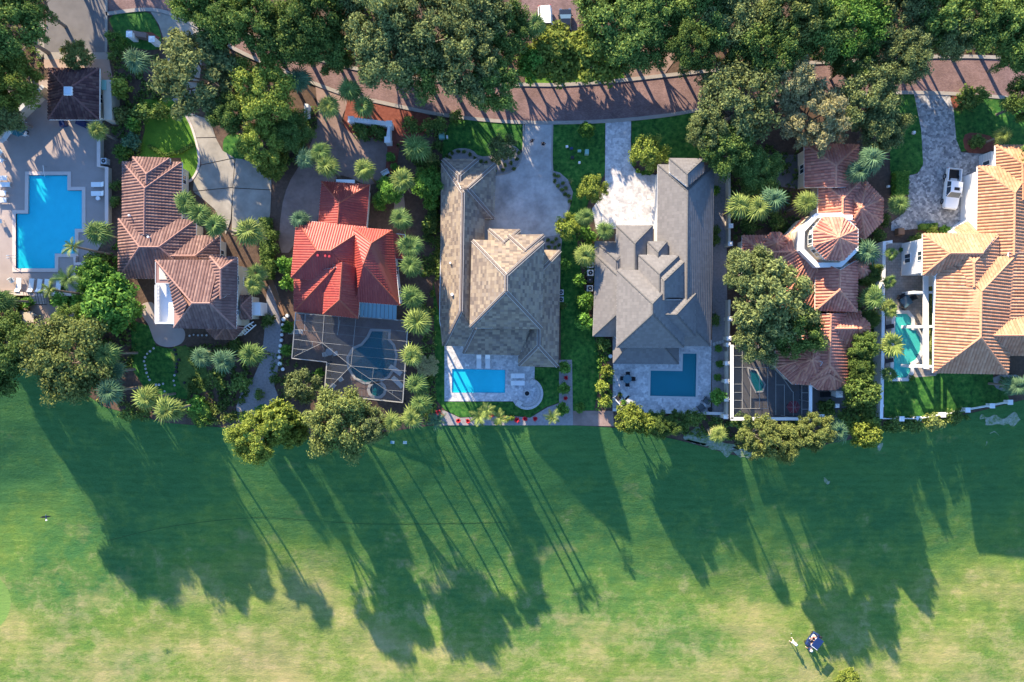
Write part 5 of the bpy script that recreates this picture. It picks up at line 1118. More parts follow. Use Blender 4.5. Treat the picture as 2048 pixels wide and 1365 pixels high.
parasol(30, 255, 1.15, 2.4, 'tealcloth', 'blue-green parasol shading white furniture by the diagonal wall'); parasol(1590, 815, .95, 2.4, 'redcloth2', 'dark red hexagonal parasol under the flat screen cage', 6)
t = thing('sofa', 'white-framed sectional sofa at the southwest corner of the grey pool terrace', 'sofa', P(1243, 804), R(-47))
m = MB(); m.box((0, 0, .2), (2.6, .85, .4)); m.build('frame', MT['white'], t, local=True); m = MB(); m.box((0, -.45, .5), (2.6, .12, .5)); m.build('backrest', MT['white'], t, local=True)
for x in (-.8, .1, .85): m = MB(); m.box((x, .02, .46), (.7 if x != .1 else .5, .7, .14)); m.build('cushion', MT['clothk' if x != .1 else 'wood'], t, local=True)
for u, v, lb in ((1248, 789, 'grey coffee table beside the sectional sofa, upper of two'), (1259, 802, 'grey low table at the end of the sectional sofa')):
    t = thing('coffee_table', lb, 'table', P(u, v), R(-47)); m = MB(); m.box((0, 0, .38), (1.5, .8, .06)); m.build('tabletop', MT['pale'], t, local=True); m = MB(); m.box((0, 0, .18), (1.3, .6, .36)); m.build('base', MT['clothk'], t, local=True)
# curved stone bench and fire pit
c0 = P(1054, 787); t = thing('curved_bench', 'curved pale stone bench wall around the fire pit', 'bench', c0); r = 29.5 / PXM
n = 22; a0, a1 = R(62), R(-128)
for i in range(n):
    b0, b1 = a0 + (a1 - a0) * i / n, a0 + (a1 - a0) * (i + .94) / n; q = []
    for rr in (r - .18, r + .18):
        for a in ((b0, b1) if rr < r else (b1, b0)): q.append((c0.x + rr * math.cos(a), c0.y + rr * math.sin(a)))
    m = MB(); m.prism(q, 0, .62 + random.uniform(0, .02)); m.build('back_stone', MT['stonewall'], t)
    q = []
    for rr in (r - .62, r - .2):
        for a in ((b0, b1) if rr < r - .4 else (b1, b0)): q.append((c0.x + rr * math.cos(a), c0.y + rr * math.sin(a)))
    m = MB(); m.prism(q, 0, .42 + random.uniform(0, .02)); m.build('seat_stone', MT['stonewall'], t)
for a in (a0 + .02, a1 - .02): m = MB(); m.box((c0.x + (r - .3) * math.cos(a), c0.y + (r - .3) * math.sin(a), .4), (.75, .75, .8), a); m.build('end_pillar', MT['stonewall'], t)
t = thing('fire_pit', 'round stone fire pit with dark centre beside the curved bench', 'fire pit', P(1054.5, 787))
for i in range(12):
    a = i * .5236; m = MB(); m.box((c0.x + .42 * math.cos(a), c0.y + .42 * math.sin(a), .2), (.2, .21, .45), a); m.build('stone', MT['stonewall'], t)
m = MB(); m.lathe((c0.x, c0.y, 0), [(.33, 0), (.33, .3)], 12); m.build('fire_bowl', MT['black'], t)

# ------------------------------------------------------------------ small outdoor equipment
def boxunit(name, cat, u, v, w, d, h, mat, label, rz=0, fan=False, group=None, z=0.0):
    p = P(u, v, h); t = thing(name, label, cat, (p.x, p.y, z), rz, group); m = MB(); m.box((0, 0, h / 2), (w, d, h)); k = m.build('casing', MT[mat], t, local=True, bevel=.02)
    if fan:
        m = MB(); m.lathe((0, 0, h), [(.38 * w, 0), (.38 * w, .03)], 14); m.build('fan_grille', MT['dark'], t, local=True)
        m = MB(); m.lathe((0, 0, h + .03), [(.1 * w, 0), (.08 * w, .03)], 8); m.build('fan_hub', MT['pale'], t, local=True)
    else:
        m = MB(); m.box((0, 0, h + .02), (w * .86, d * .86, .05)); m.build('lid', MT[mat], t, local=True)
    return t
ga = 'air conditioning units'
for u, v, s, mt, lb in ((1181, 530, .85, 'pale', 'grey air conditioner by the grey roof, topmost of its column'), (1181, 546, .85, 'white', 'white-topped air conditioner with visible fan beside the grey roof'), (1180, 560, .8, 'dark', 'dark air conditioner with blue fan hub beside the grey roof'), (1180, 577, .85, 'pale', 'grey pool pump box lowest beside the grey roof'),
  (1122, 585, .75, 'pale', 'grey air conditioner at the east wall of the tan roof, upper of two'), (1122, 599, .75, 'pale', 'grey air conditioner at the east wall of the tan roof, lower of two'), (207, 322, .8, 'pale', 'grey air conditioner in the recess beside the pool wall')):
    boxunit('air_conditioner', 'air conditioner', u, v, s, s, .9, mt, lb, 0, True, ga)
gb = 'utility boxes in the lawns'
for u, v, w, d, h_, mt, lb in ((1174, 304, .55, .75, .7, 'greenbox', 'pale green utility box in the lawn between the two driveways, largest'), (1159, 302, .5, .35, .4, 'greenbox', 'small teal utility box left of the large green one'), (1134, 293, .35, .3, .4, 'white', 'small white utility box near the washed driveway lawn edge'), (1143, 297, .45, .35, .3, 'cartblue', 'dark blue low box in the shaded lawn between driveways'),
  (1145, 315, .45, .45, .35, 'dark', 'dark round-lidded meter box on the sunlit lawn strip'), (1159, 325, .3, .3, .4, 'white', 'small white box at the edge of the sunlit lawn strip'), (883, 272, .8, .8, .8, 'greenbox', 'green utility box among shrubs above the tan roof'), (873, 263, .35, .35, .5, 'white', 'small pale box beside the green utility box'), (894, 274, .25, .45, .5, 'white', 'white meter post beside the green utility box'),
  (1829, 265, .35, .4, .4, 'white', 'white box on the shaded lawn beside the cobbled driveway'), (1803, 463, .9, .9, .9, 'wood', 'square brown box planter beside the courtyard gate'), (1778, 373, .3, .3, .4, 'white', 'small white lamp box beside the square yellow-green hedge')):
    boxunit('utility_box', 'utility box', u, v, w, d, h_, mt, lb, random.uniform(-.2, .2), False, gb)
t = boxunit('garbage_bin', 'bin', 560, 806, .5, .7, 1.0, 'black', 'black bin with pale lid on the red mulch behind the red house', .4)
for u, v, lb in ((785, 885, 'small blue sheet on the fairway, left of two'), (810, 885.5, 'small blue sheet on the fairway, right of two')):
    p = G(u, v); t = thing('tee_mat', lb, 'mat', p, random.uniform(-.3, .3), 'blue mats on the fairway'); m = MB(); m.box((0, 0, .03), (.55, .42, .05)); m.build('pad', MT['roofblue'], t, local=True)
t = boxunit('pool_cover_reel', 'tarpaulin', 162, 246, 1.6, .9, .5, 'cartblue', 'blue tarpaulin bundle under the south eave of the dark pavilion', -.4)
t = boxunit('storage_bin', 'bin', 123, 246, .8, .8, .8, 'cartblue', 'dark round bin under the south eave of the pavilion', .2)
# stepping stones and pots
ORD = 'first second third fourth fifth sixth seventh eighth ninth tenth eleventh'.split()
def stones(pts, r, h, mat, label0, group, name, cat, ordn=True):
    base = None
    for i_, (u, v) in enumerate(pts):
        label = (ORD[i_] + ' ' + label0) if ordn else label0
        p = P(u, v, h)
        if base is None:
            m = MB(); m.lathe((0, 0, 0), [(r * .85, 0), (r, h * .5), (r * .8, h)], 9); base = m.build(name, MT[mat], None, local=True); base.location = (p.x, p.y, .05); tag(base, label, cat, group)
        else:
            c = base.copy(); COL.objects.link(c); c.location = (p.x, p.y, .05); c.rotation_euler = (0, 0, random.uniform(0, 3)); c['label'] = label; k = random.uniform(.8, 1.15); c.scale = (k, k, k)
stones([(307, 697), (300, 703), (294, 708), (290, 715), (288, 723), (290, 731), (291, 738), (293, 746), (296, 754), (299, 760), (312, 770), (318, 770), (326, 768), (349, 751), (347, 762), (349, 771), (329, 783)], .17, .12, 'stonewall', 'small white stone of the ring edging the dark lawn behind the brown-tiled house', 'white stones ringing the rear lawn', 'garden_stone', 'stone', False)
stones([(349, 700), (351, 709), (357, 720), (353, 728), (352, 735), (352, 744), (368, 766)], .24, .3, 'dark', 'dark round stone from the top along the sunlit ground cover', 'dark stones along the ground cover', 'garden_stone', 'stone')
stones([(379, 672), (387, 670), (396, 671), (404, 671), (413, 671)], .16, .12, 'stonewall', 'white stone from the west below the south eave of the brown-tiled house', 'white stones under the eave', 'garden_stone', 'stone')
stones([(574, 632), (567, 639), (564.5, 650), (564, 660), (563, 670), (562, 681), (560, 692), (559, 703), (558, 715), (559, 728), (565, 739)], .3, .35, 'white', 'white round pot from the top along the west side of the screen cage', 'white pots beside the pool cage', 'flower_pot', 'pot')
t = None
for i, (u, v) in enumerate([(1428, 688.5), (1434, 686.5), (1440, 685), (1446, 683.5)]):
    m = MB(); p = P(u, v); m.box((0, 0, .05), (.36, .42, .1)); o = m.build('stepping_stone', MT['palecoping'], None, local=True); o.location = (p.x, p.y, .06); o.rotation_euler = (0, 0, .25); tag(o, ORD[i] + ' pale square stepping stone from the grey house toward the wall', 'stepping stone', 'stepping stones by the grey house')
t = thing('flower_pot', 'black round pot at the southeast corner of the grey stone terrace', 'pot', P(1418, 818.5)); m = MB(); m.lathe((0, 0, 0), [(.22, 0), (.32, .5), (.34, .52), (.28, .45)], 10); m.build('pot', MT['black'], t, local=True)
for u, v, lb in ((1220.5, 713, 'white ring hose reel beside the lower west corner of the grey roof'),):
    m = MB(); p = P(u, v); m.lathe((0, 0, 0), [(.16, .1), (.28, .1), (.28, .25), (.16, .25)], 12); o = m.build('hose_reel', MT['white'], None, local=True); o.location = (p.x, p.y, .05); tag(o, lb, 'hose reel')

# ------------------------------------------------------------------ vehicles (nose towards -Y)
def wheels(t, xs, ys, r, w=.24):
    for x in xs:
        for y in ys:
            m = MB(); s = 1 if x > 0 else -1; m.tube([(x - w / 2, y, r), (x + w / 2, y, r)], r, 14); k = m.build('wheel', MT['tyre'], t, local=True)
            m = MB(); m.tube([(x + s * w * .45, y, r), (x + s * (w / 2 + .015), y, r)], r * .6, 10); m.build('rim', MT['chrome'], k, local=True)
def loft(secs, closed=True):
    """secs: list of (y, [(x,z)...]) same count -> skin"""
    m = MB(); n = len(secs[0][1]); vs = [(x, y, z) for y, pr in secs for x, z in pr]; fs = []
    for i in range(len(secs) - 1):
        for k in range(n): k2 = (k + 1) % n; fs.append((i * n + k, i * n + k2, (i + 1) * n + k2, (i + 1) * n + k))
    fs.append(tuple(range(n))[::-1]); fs.append(tuple((len(secs) - 1) * n + k for k in range(n))); m.add(vs, fs); return m
def bodyprof(w, z0, z1, zr=.1):
    return [(-w, z0), (w, z0), (w * 1.03, (z0 + z1) / 2), (w, z1 - zr), (w * .9, z1), (-w * .9, z1), (-w, z1 - zr), (-w * 1.03, (z0 + z1) / 2)]
t = thing('pickup_truck', 'white crew-cab pickup truck with open bed parked on the cobbled driveway', 'pickup truck', P(1902, 379, .6) - Vector((0, 0, .55)), R(-6)); t.location.z = .07
m = loft([(-2.85, bodyprof(.78, .5, .85)), (-2.75, bodyprof(.9, .4, 1.0)), (-2.2, bodyprof(.98, .38, 1.1)), (-1.45, bodyprof(.99, .38, 1.14)), (1.0, bodyprof(.99, .38, 1.1)), (1.02, bodyprof(.99, .38, .72))]); m.build('body', MT['carwhite'], t, local=True, smooth=False, bevel=.03)
m = MB()
for x in (-.92, .92): m.box((x, 1.92, .82), (.15, 1.85, .62))
m.box((0, 2.82, .82), (1.98, .1, .6)); m.box((0, 1.05, .82), (1.9, .1, .6)); m.build('cargo_bed', MT['carwhite'], t, local=True, bevel=.03)
m = MB(); m.box((0, 1.92, .56), (1.7, 1.72, .08)); m.build('bed_liner', MT['black'], t, local=True); m = MB(); m.box((.1, 1.3, .72), (.9, .35, .3)); m.build('toolbox', MT['pale'], t, local=True)
def cabprof(w, z): return [(-.95, 1.08), (.95, 1.08), (w, z), (-w, z)]
m = loft([(-1.3, cabprof(.93, 1.12)), (-.72, cabprof(.74, 1.72)), (-.4, cabprof(.76, 1.8)), (.75, cabprof(.76, 1.78)), (1.0, cabprof(.84, 1.14))]); m.build('cab', MT['glass'], t, local=True)
m = loft([(-.74, [(-.8, 1.74), (.8, 1.74), (.72, 1.8), (-.72, 1.8)]), (-.4, [(-.82, 1.79), (.82, 1.79), (.74, 1.87), (-.74, 1.87)]), (.78, [(-.82, 1.76), (.82, 1.76), (.74, 1.84), (-.74, 1.84)])]); k = m.build('cab_roof', MT['carwhite'], t, local=True)
m = MB(); m.box((0, -.25, 1.875), (.75, .42, .02)); m.build('sunroof', MT['black'], k, local=True)
m = MB()
for x in (-1, 1):
    m.tube([(x * .93, -1.3, 1.12), (x * .78, -.7, 1.76)], .045, 4); m.tube([(x * .92, .1, 1.1), (x * .8, .1, 1.78)], .05, 4); m.tube([(x * .9, .98, 1.1), (x * .8, .75, 1.78)], .06, 4)
m.build('roof_pillar', MT['carwhite'], t, local=True)
for x in (-1, 1):
    m = MB(); m.box((x * 1.12, -1.0, 1.2), (.22, .1, .18)); m.build('side_mirror', MT['carwhite'], t, local=True)
    m = MB(); m.box((x * .72, -2.72, .85), (.35, .2, .18)); m.build('headlight', MT['chrome'], t, local=True); m = MB(); m.box((x * .93, 2.86, .9), (.14, .06, .4)); m.build('tail_light', MT['red'], t, local=True)
m = MB(); m.box((0, -2.86, .55), (1.8, .12, .2)); m.build('bumper', MT['chrome'], t, local=True); wheels(t, (-.9, .9), (-1.8, 1.75), .4)
def car(u, v, rz, L, W, H, mat, label, name='parked_car', boxy=False):
    t = thing(name, label, 'car', P(u, v), rz); t.location.z = .07; a = L / 2
    m = loft([(-a, bodyprof(W * .4, .4, .65)), (-a + .15, bodyprof(W * .47, .3, .78)), (-a * .55, bodyprof(W * .5, .28, .92)), (a * .7, bodyprof(W * .5, .28, .96)), (a - .12, bodyprof(W * .47, .3, .9)), (a, bodyprof(W * .42, .4, .7))]); m.build('body', MT[mat], t, local=True, bevel=.03)
    f0, f1, r1, r0 = (-a * .58, -a * .2, a * (.78 if boxy else .5), a * (.93 if boxy else .8))
    cp = lambda w, z: [(-W * .46, .9), (W * .46, .9), (w, z), (-w, z)]
    m = loft([(f0, cp(W * .44, .93)), (f1, cp(W * .36, H - .08)), (r1, cp(W * .36, H - .08)), (r0, cp(W * .42, .95))]); m.build('cabin_glass', MT['glass'], t, local=True)
    m = loft([(f1 - .03, [(-W * .38, H - .1), (W * .38, H - .1), (W * .33, H - .02), (-W * .33, H - .02)]), ((f1 + r1) / 2, [(-W * .39, H - .08), (W * .39, H - .08), (W * .34, H), (-W * .34, H)]), (r1 + .05, [(-W * .38, H - .1), (W * .38, H - .1), (W * .33, H - .03), (-W * .33, H - .03)])]); m.build('car_roof', MT[mat], t, local=True)
    m = MB()
    for x in (-1, 1): m.tube([(x * W * .45, f0, .93), (x * W * .37, f1, H - .07)], .04, 4); m.tube([(x * W * .43, r0, .95), (x * W * .37, r1, H - .07)], .06, 4); m.tube([(x * W * .46, (f1 + r1) / 2, .92), (x * W * .38, (f1 + r1) / 2, H - .07)], .05, 4)
    m.build('roof_pillar', MT[mat], t, local=True)
    for x in (-1, 1):
        m = MB(); m.box((x * W * .36, -a + .12, .66), (.35, .2, .14)); m.build('headlight', MT['chrome'], t, local=True); m = MB(); m.box((x * W * .4, a - .06, .75), (.28, .14, .16)); m.build('tail_light', MT['red'], t, local=True)
        m = MB(); m.box((x * W * .55, f0 * .85, .98), (.18, .1, .13)); m.build('side_mirror', MT[mat], t, local=True)
    wheels(t, (-W * .45, W * .45), (-a * .62, a * .62), .33); return t
car(1091, 51, R(4), 4.9, 1.95, 1.75, 'carwhite', 'white minivan parked under palm fronds on the upper brick drive', 'parked_van', True)
car(1130, 54, R(181), 4.4, 1.8, 1.45, 'carblack', 'black sedan parked beside the white minivan')
# golf cart
CH_ = R(-128)
g0 = G(1622, 1277); t = thing('golf_cart', 'navy golf cart with dark canopy standing on the fairway', 'golf cart', g0, CH_ + math.pi / 2 + R(180) * 0)
m = loft([(-1.2, bodyprof(.42, .3, .62)), (-1.0, bodyprof(.55, .25, .78)), (-.55, bodyprof(.58, .25, .82)), (-.5, bodyprof(.58, .25, .42)), (.2, bodyprof(.58, .25, .42)), (.22, bodyprof(.58, .25, .66)), (1.15, bodyprof(.55, .3, .66))]); m.build('body', MT['cartblue'], t, local=True, bevel=.03)
m = MB(); m.box((0, .45, .74), (1.05, .5, .14)); m.box((0, .72, 1.0), (1.05, .12, .5)); m.build('seat', MT['canvas'], t, local=True)
m = MB(); m.box((0, .12, 1.95), (1.15, 1.65, .09)); m.build('canopy', MT['cartblue'], t, local=True, bevel=.04); m = MB(); m.box((0, -.68, 1.99), (1.1, .06, .06)); m.build('canopy_trim', MT['white'], t, local=True)
for x in (-.5, .5):
    for y0, y1 in ((-.6, -.55), (.85, .8)): m = MB(); m.tube([(x, y0, .6), (x * .98, y1, 1.93)], .028, 5); m.build('post', MT['chrome'], t, local=True)
m = MB(); m.add([(-.5, -.62, .85), (.5, -.62, .85), (.48, -.56, 1.6), (-.48, -.56, 1.6)], [(0, 1, 2, 3)]); m.build('windscreen', seethrough('cart_windscreen', (.4, .45, .5), .3), t, local=True)
m = MB(); m.tube([(-.25, -.55, .8), (-.25, -.28, 1.0)], .03, 5); m.lathe((-.25, -.28, 1.0), [(.18, 0), (.18, .03)], 10); m.build('steering_wheel', MT['black'], t, local=True); wheels(t, (-.5, .5), (-.85, .8), .23, .2)
for x, mt in ((-.25, 'cartblue'), (.25, 'clothk')):
    g = thing('golf_bag', 'dark golf bag strapped upright behind the cart seat, %s' % ('driver side' if x < 0 else 'passenger side'), 'golf bag', g0 + Matrix.Rotation(t.rotation_euler.z, 3, 'Z') @ Vector((x, 1.05, .62)), t.rotation_euler.z, 'golf bags on the cart')
    m = MB(); m.tube([(0, 0, 0), (0, .08, .85)], [.15, .17], 8); m.build('bag', MT[mt], g, local=True); m = MB()
    for i in range(5): m.tube([(.06 * math.cos(i), .08 + .06 * math.sin(i), .8), (.1 * math.cos(i), .1 + .1 * math.sin(i), 1.1)], .018, 4)
    m.build('club_heads', MT['chrome'], g, local=True)

# ------------------------------------------------------------------ people
def person(loc, rz, J, label, shirt, shorts, hat=None, group=None, hair='hair'):
    """J: joint table; one skinned body, clothing and hair as children"""
    t = thing('person', label, 'person', loc, rz, group)
    V = []; E = []; RD = []
    def chain(pts, rs, start=None):
        prev = start
        for p, r in zip(pts, rs):
            V.append(tuple(p)); RD.append(r); i = len(V) - 1
            if prev is not None: E.append((prev, i))
            prev = i
        return prev
    hip_, ch, nk, hd = Vector(J['hip']), Vector(J['chest']), Vector(J['neck']), Vector(J['head'])
    a = chain([hip_, (hip_ + ch) / 2, ch, nk, nk.lerp(hd, .5), hd, hd + (hd - nk).normalized() * .1], [.15, .14, .16, .065, .07, .1, .07])
    for sx in (-1, 1):
        s = 'l' if sx < 0 else 'r'; kn, an, toe = Vector(J['knee' + s]), Vector(J['ankle' + s]), Vector(J['toe' + s])
        chain([hip_ + Vector((sx * .1, 0, -.06)), kn, an, toe], [.1, .06, .042, .035], 0)
        el, wr = Vector(J['elbow' + s]), Vector(J['wrist' + s]); sh = ch + Vector((sx * .2, 0, .08)); d = (wr - el).normalized()
        w_ = chain([sh, el, wr, wr + d * .08], [.065, .045, .03, .03], 2); o = d.orthogonal().normalized()
        for f in range(4): chain([wr + d * .13 + o * (f - 1.5) * .02, wr + d * (.165 + .01 * (f in (1, 2)))+ o * (f - 1.5) * .022], [.009, .008], w_)
        chain([wr + d * .07 + o * .05, wr + d * .1 + o * .07], [.01, .009], w_ - 0)
    me = bpy.data.meshes.new('person_body'); me.from_pydata(V, E, []); me.materials.append(MT['skin'])
    b = bpy.data.objects.new('body', me); COL.objects.link(b); b.parent = t; md = b.modifiers.new('skin', 'SKIN'); md.use_smooth_shade = True
    sk = me.skin_vertices[0].data if me.skin_vertices else None
    if sk is None:
        import bmesh
        bm = bmesh.new(); bm.from_mesh(me); ly = bm.verts.layers.skin.verify(); bm.to_mesh(me); bm.free(); sk = me.skin_vertices[0].data
    for i, r in enumerate(RD): sk[i].radius = (r, r); sk[i].use_root = (i == 0)
    b.modifiers.new('sub', 'SUBSURF').levels = 1
    m = MB(); q = ch + Vector((0, 0, .12)); m.tube([hip_ + (ch - hip_) * -.05, (hip_ + ch) / 2, ch, q], [.175, .17, .2, .1], 10)
    for s, sx in (('l', -1), ('r', 1)): sh = ch + Vector((sx * .17, 0, .08)); m.tube([sh, sh.lerp(Vector(J['elbow' + s]), .75)], [.095, .075], 7)
    m.build('shirt', MT[shirt], t, local=True, smooth=True)
    m = MB(); m.tube([hip_ + (ch - hip_) * .12, hip_ + Vector((0, 0, -.08))], [.178, .17], 9)
    for s, sx in (('l', -1), ('r', 1)): h0 = hip_ + Vector((sx * .1, 0, -.02)); m.tube([h0, h0.lerp(Vector(J['knee' + s]), .8)], [.12, .09], 7)
    m.build('shorts', MT[shorts], t, local=True, smooth=True)
    m = MB(); m.lathe(tuple(hd), [(.105, .0), (.112, .06), (.08, .13), (.02, .16)], 10)
    if hat: m.lathe(tuple(hd), [(.19, .045), (.18, .06), (.1, .065)], 12)
    m.build('hat' if hat else 'hair', MT[hat or hair], t, local=True, smooth=True)
    for s in 'lr':
        an, toe = Vector(J['ankle' + s]), Vector(J['toe' + s]); m = MB(); m.tube([an + Vector((0, .05, -.045)), toe + Vector((0, 0, .0))], [.05, .045], 6); m.build('shoe', MT['white'], t, local=True)
    m = MB(); f = Vector((0, -1, 0)); m.tube([hd + f * .09, hd + f * .125 + Vector((0, 0, -.02))], [.018, .012], 5)
    for sx in (-1, 1): m.box(tuple(hd + f * .1 + Vector((sx * .035, 0, .025))), (.02, .012, .012))
    m.build('facial_features', MT['hair'], t, local=True)
    return t
def standing(dx=.15, arms='down'):
    J = dict(hip=(0, 0, .95), chest=(0, -.02, 1.32), neck=(0, -.02, 1.5), head=(0, -.04, 1.62), kneel=(-dx, -.04, .5), kneer=(dx, -.04, .5), anklel=(-dx * 1.2, .02, .09), ankler=(dx * 1.2, .02, .09), toel=(-dx * 1.3, -.16, .05), toer=(dx * 1.3, -.16, .05))
    if arms == 'swing': J.update(chest=(0, -.14, 1.27), neck=(0, -.22, 1.42), head=(0, -.28, 1.52), elbowl=(-.2, -.34, 1.08), elbowr=(.2, -.34, 1.08), wristl=(-.05, -.5, .88), wristr=(.06, -.5, .86))
    elif arms == 'bent': J.update(elbowl=(-.3, .02, 1.12), elbowr=(.3, .02, 1.12), wristl=(-.2, -.24, 1.1), wristr=(.24, -.26, 1.08))
    else: J.update(elbowl=(-.3, .02, 1.1), elbowr=(.3, .02, 1.1), wristl=(-.3, -.08, .86), wristr=(.3, -.08, .86))
    return J
def sitting():
    return dict(hip=(0, .1, .9), chest=(0, .16, 1.25), neck=(0, .16, 1.42), head=(0, .13, 1.54), kneel=(-.14, -.35, .86), kneer=(.14, -.35, .86), anklel=(-.14, -.42, .46), ankler=(.14, -.42, .46), toel=(-.14, -.6, .44), toer=(.14, -.6, .44), elbowl=(-.3, 0, 1.08), elbowr=(.3, 0, 1.08), wristl=(-.18, -.26, 1.05), wristr=(.18, -.26, 1.05))
gp = G(1581, 1279); t2 = person(gp, R(60), standing(.24, 'swing'), 'golfer in white shirt standing with feet apart over the ball', 'shirtw', 'shirtw', 'shirtw')
m = MB(); p0 = Matrix.Rotation(R(60), 3, 'Z') @ Vector((0, -.5, .86)) + gp; p1 = Matrix.Rotation(R(60), 3, 'Z') @ Vector((.05, -.95, .04)) + gp
c = thing('golf_club', 'thin golf club held by the golfer in white', 'golf club', p0); m.tube([p0, p1], .012, 5); m.build('shaft', MT['chrome'], c); m = MB(); m.box(tuple(p1), (.1, .06, .06)); m.build('club_head', MT['chrome'], c)
m = MB(); m.lathe((0, 0, 0), [(.02, -.045), (.045, 0), (.02, .045)], 8); q = G(1582, 1267); o = m.build('golf_ball', MT['white'], None, local=True); o.location = q + Vector((0, 0, .06)); tag(o, 'white golf ball on the grass just above the golfer', 'golf ball')
rm = Matrix.Rotation(t.rotation_euler.z, 3, 'Z'); CR = t.rotation_euler.z
cartrot = [o for o in COL.objects if o.name == 'golf_cart'][0].rotation_euler.z; rm = Matrix.Rotation(cartrot, 3, 'Z')
person(g0 + rm @ Vector((-.26, .38, 0)), cartrot, sitting(), 'person in red shirt seated in the golf cart', 'shirtr', 'clothk', 'shirtw', 'golfers by the cart')
person(G(1617.5, 1284.5), R(120), standing(.14, 'bent'), 'person in white shirt and purple shorts standing close beside the golf cart', 'shirtw', 'shortp', None, 'golfers by the cart')
person(G(1613, 1292), R(60), standing(.16, 'bent'), 'person in navy shirt with a white cap at the rear of the golf cart', 'cartblue', 'clothk', 'shirtw', 'golfers by the cart')
person(P(1064, 286), R(20), standing(.1), 'person in dark clothing on the shaded grey driveway, left of two', 'clothk', 'clothk', None, 'people on the driveway')
person(P(1086, 292), R(-10), standing(.1, 'bent'), 'person in dark clothing on the grey driveway in a patch of sun, right of two', 'clothk', 'clothk', None, 'people on the driveway')
# bird gliding over the fairway
bp = P(92, 1034, 4.0); t = thing('flying_bird', 'dark-winged bird with white tail gliding over the sunlit fairway', 'bird', bp, 0.1)
m = loft([(-.3, [(.03 * math.cos(a), .03 * math.sin(a)) for a in (0, 1.57, 3.14, 4.71)]), (-.2, [(.06 * math.cos(a), .06 * math.sin(a)) for a in (0, 1.57, 3.14, 4.71)]), (0, [(.11 * math.cos(a), .1 * math.sin(a)) for a in (0, 1.57, 3.14, 4.71)]), (.3, [(.05 * math.cos(a), .04 * math.sin(a)) for a in (0, 1.57, 3.14, 4.71)])]); m.f = [f for f in m.f]; ob = m.build('body', MT['cartblue'], t, local=True, smooth=True); ob.rotation_euler = (0, 0, math.pi)
for sx in (-1, 1):
    m = MB(); m.add([(sx * .08, .12, .03), (sx * .08, -.12, .03), (sx * .42, -.1, .1), (sx * .85, .02, .05), (sx * .42, .13, .1)], [(0, 1, 2, 4) if sx > 0 else (0, 4, 2, 1), (4, 2, 3) if sx > 0 else (4, 3, 2)]); m.build('wing', MT['black'], t, local=True)
m = MB(); m.add([(-.05, -.25, 0), (.05, -.25, 0), (.14, -.55, .01), (-.14, -.55, .01)], [(0, 1, 2, 3)]); m.build('tail', MT['white'], t, local=True)
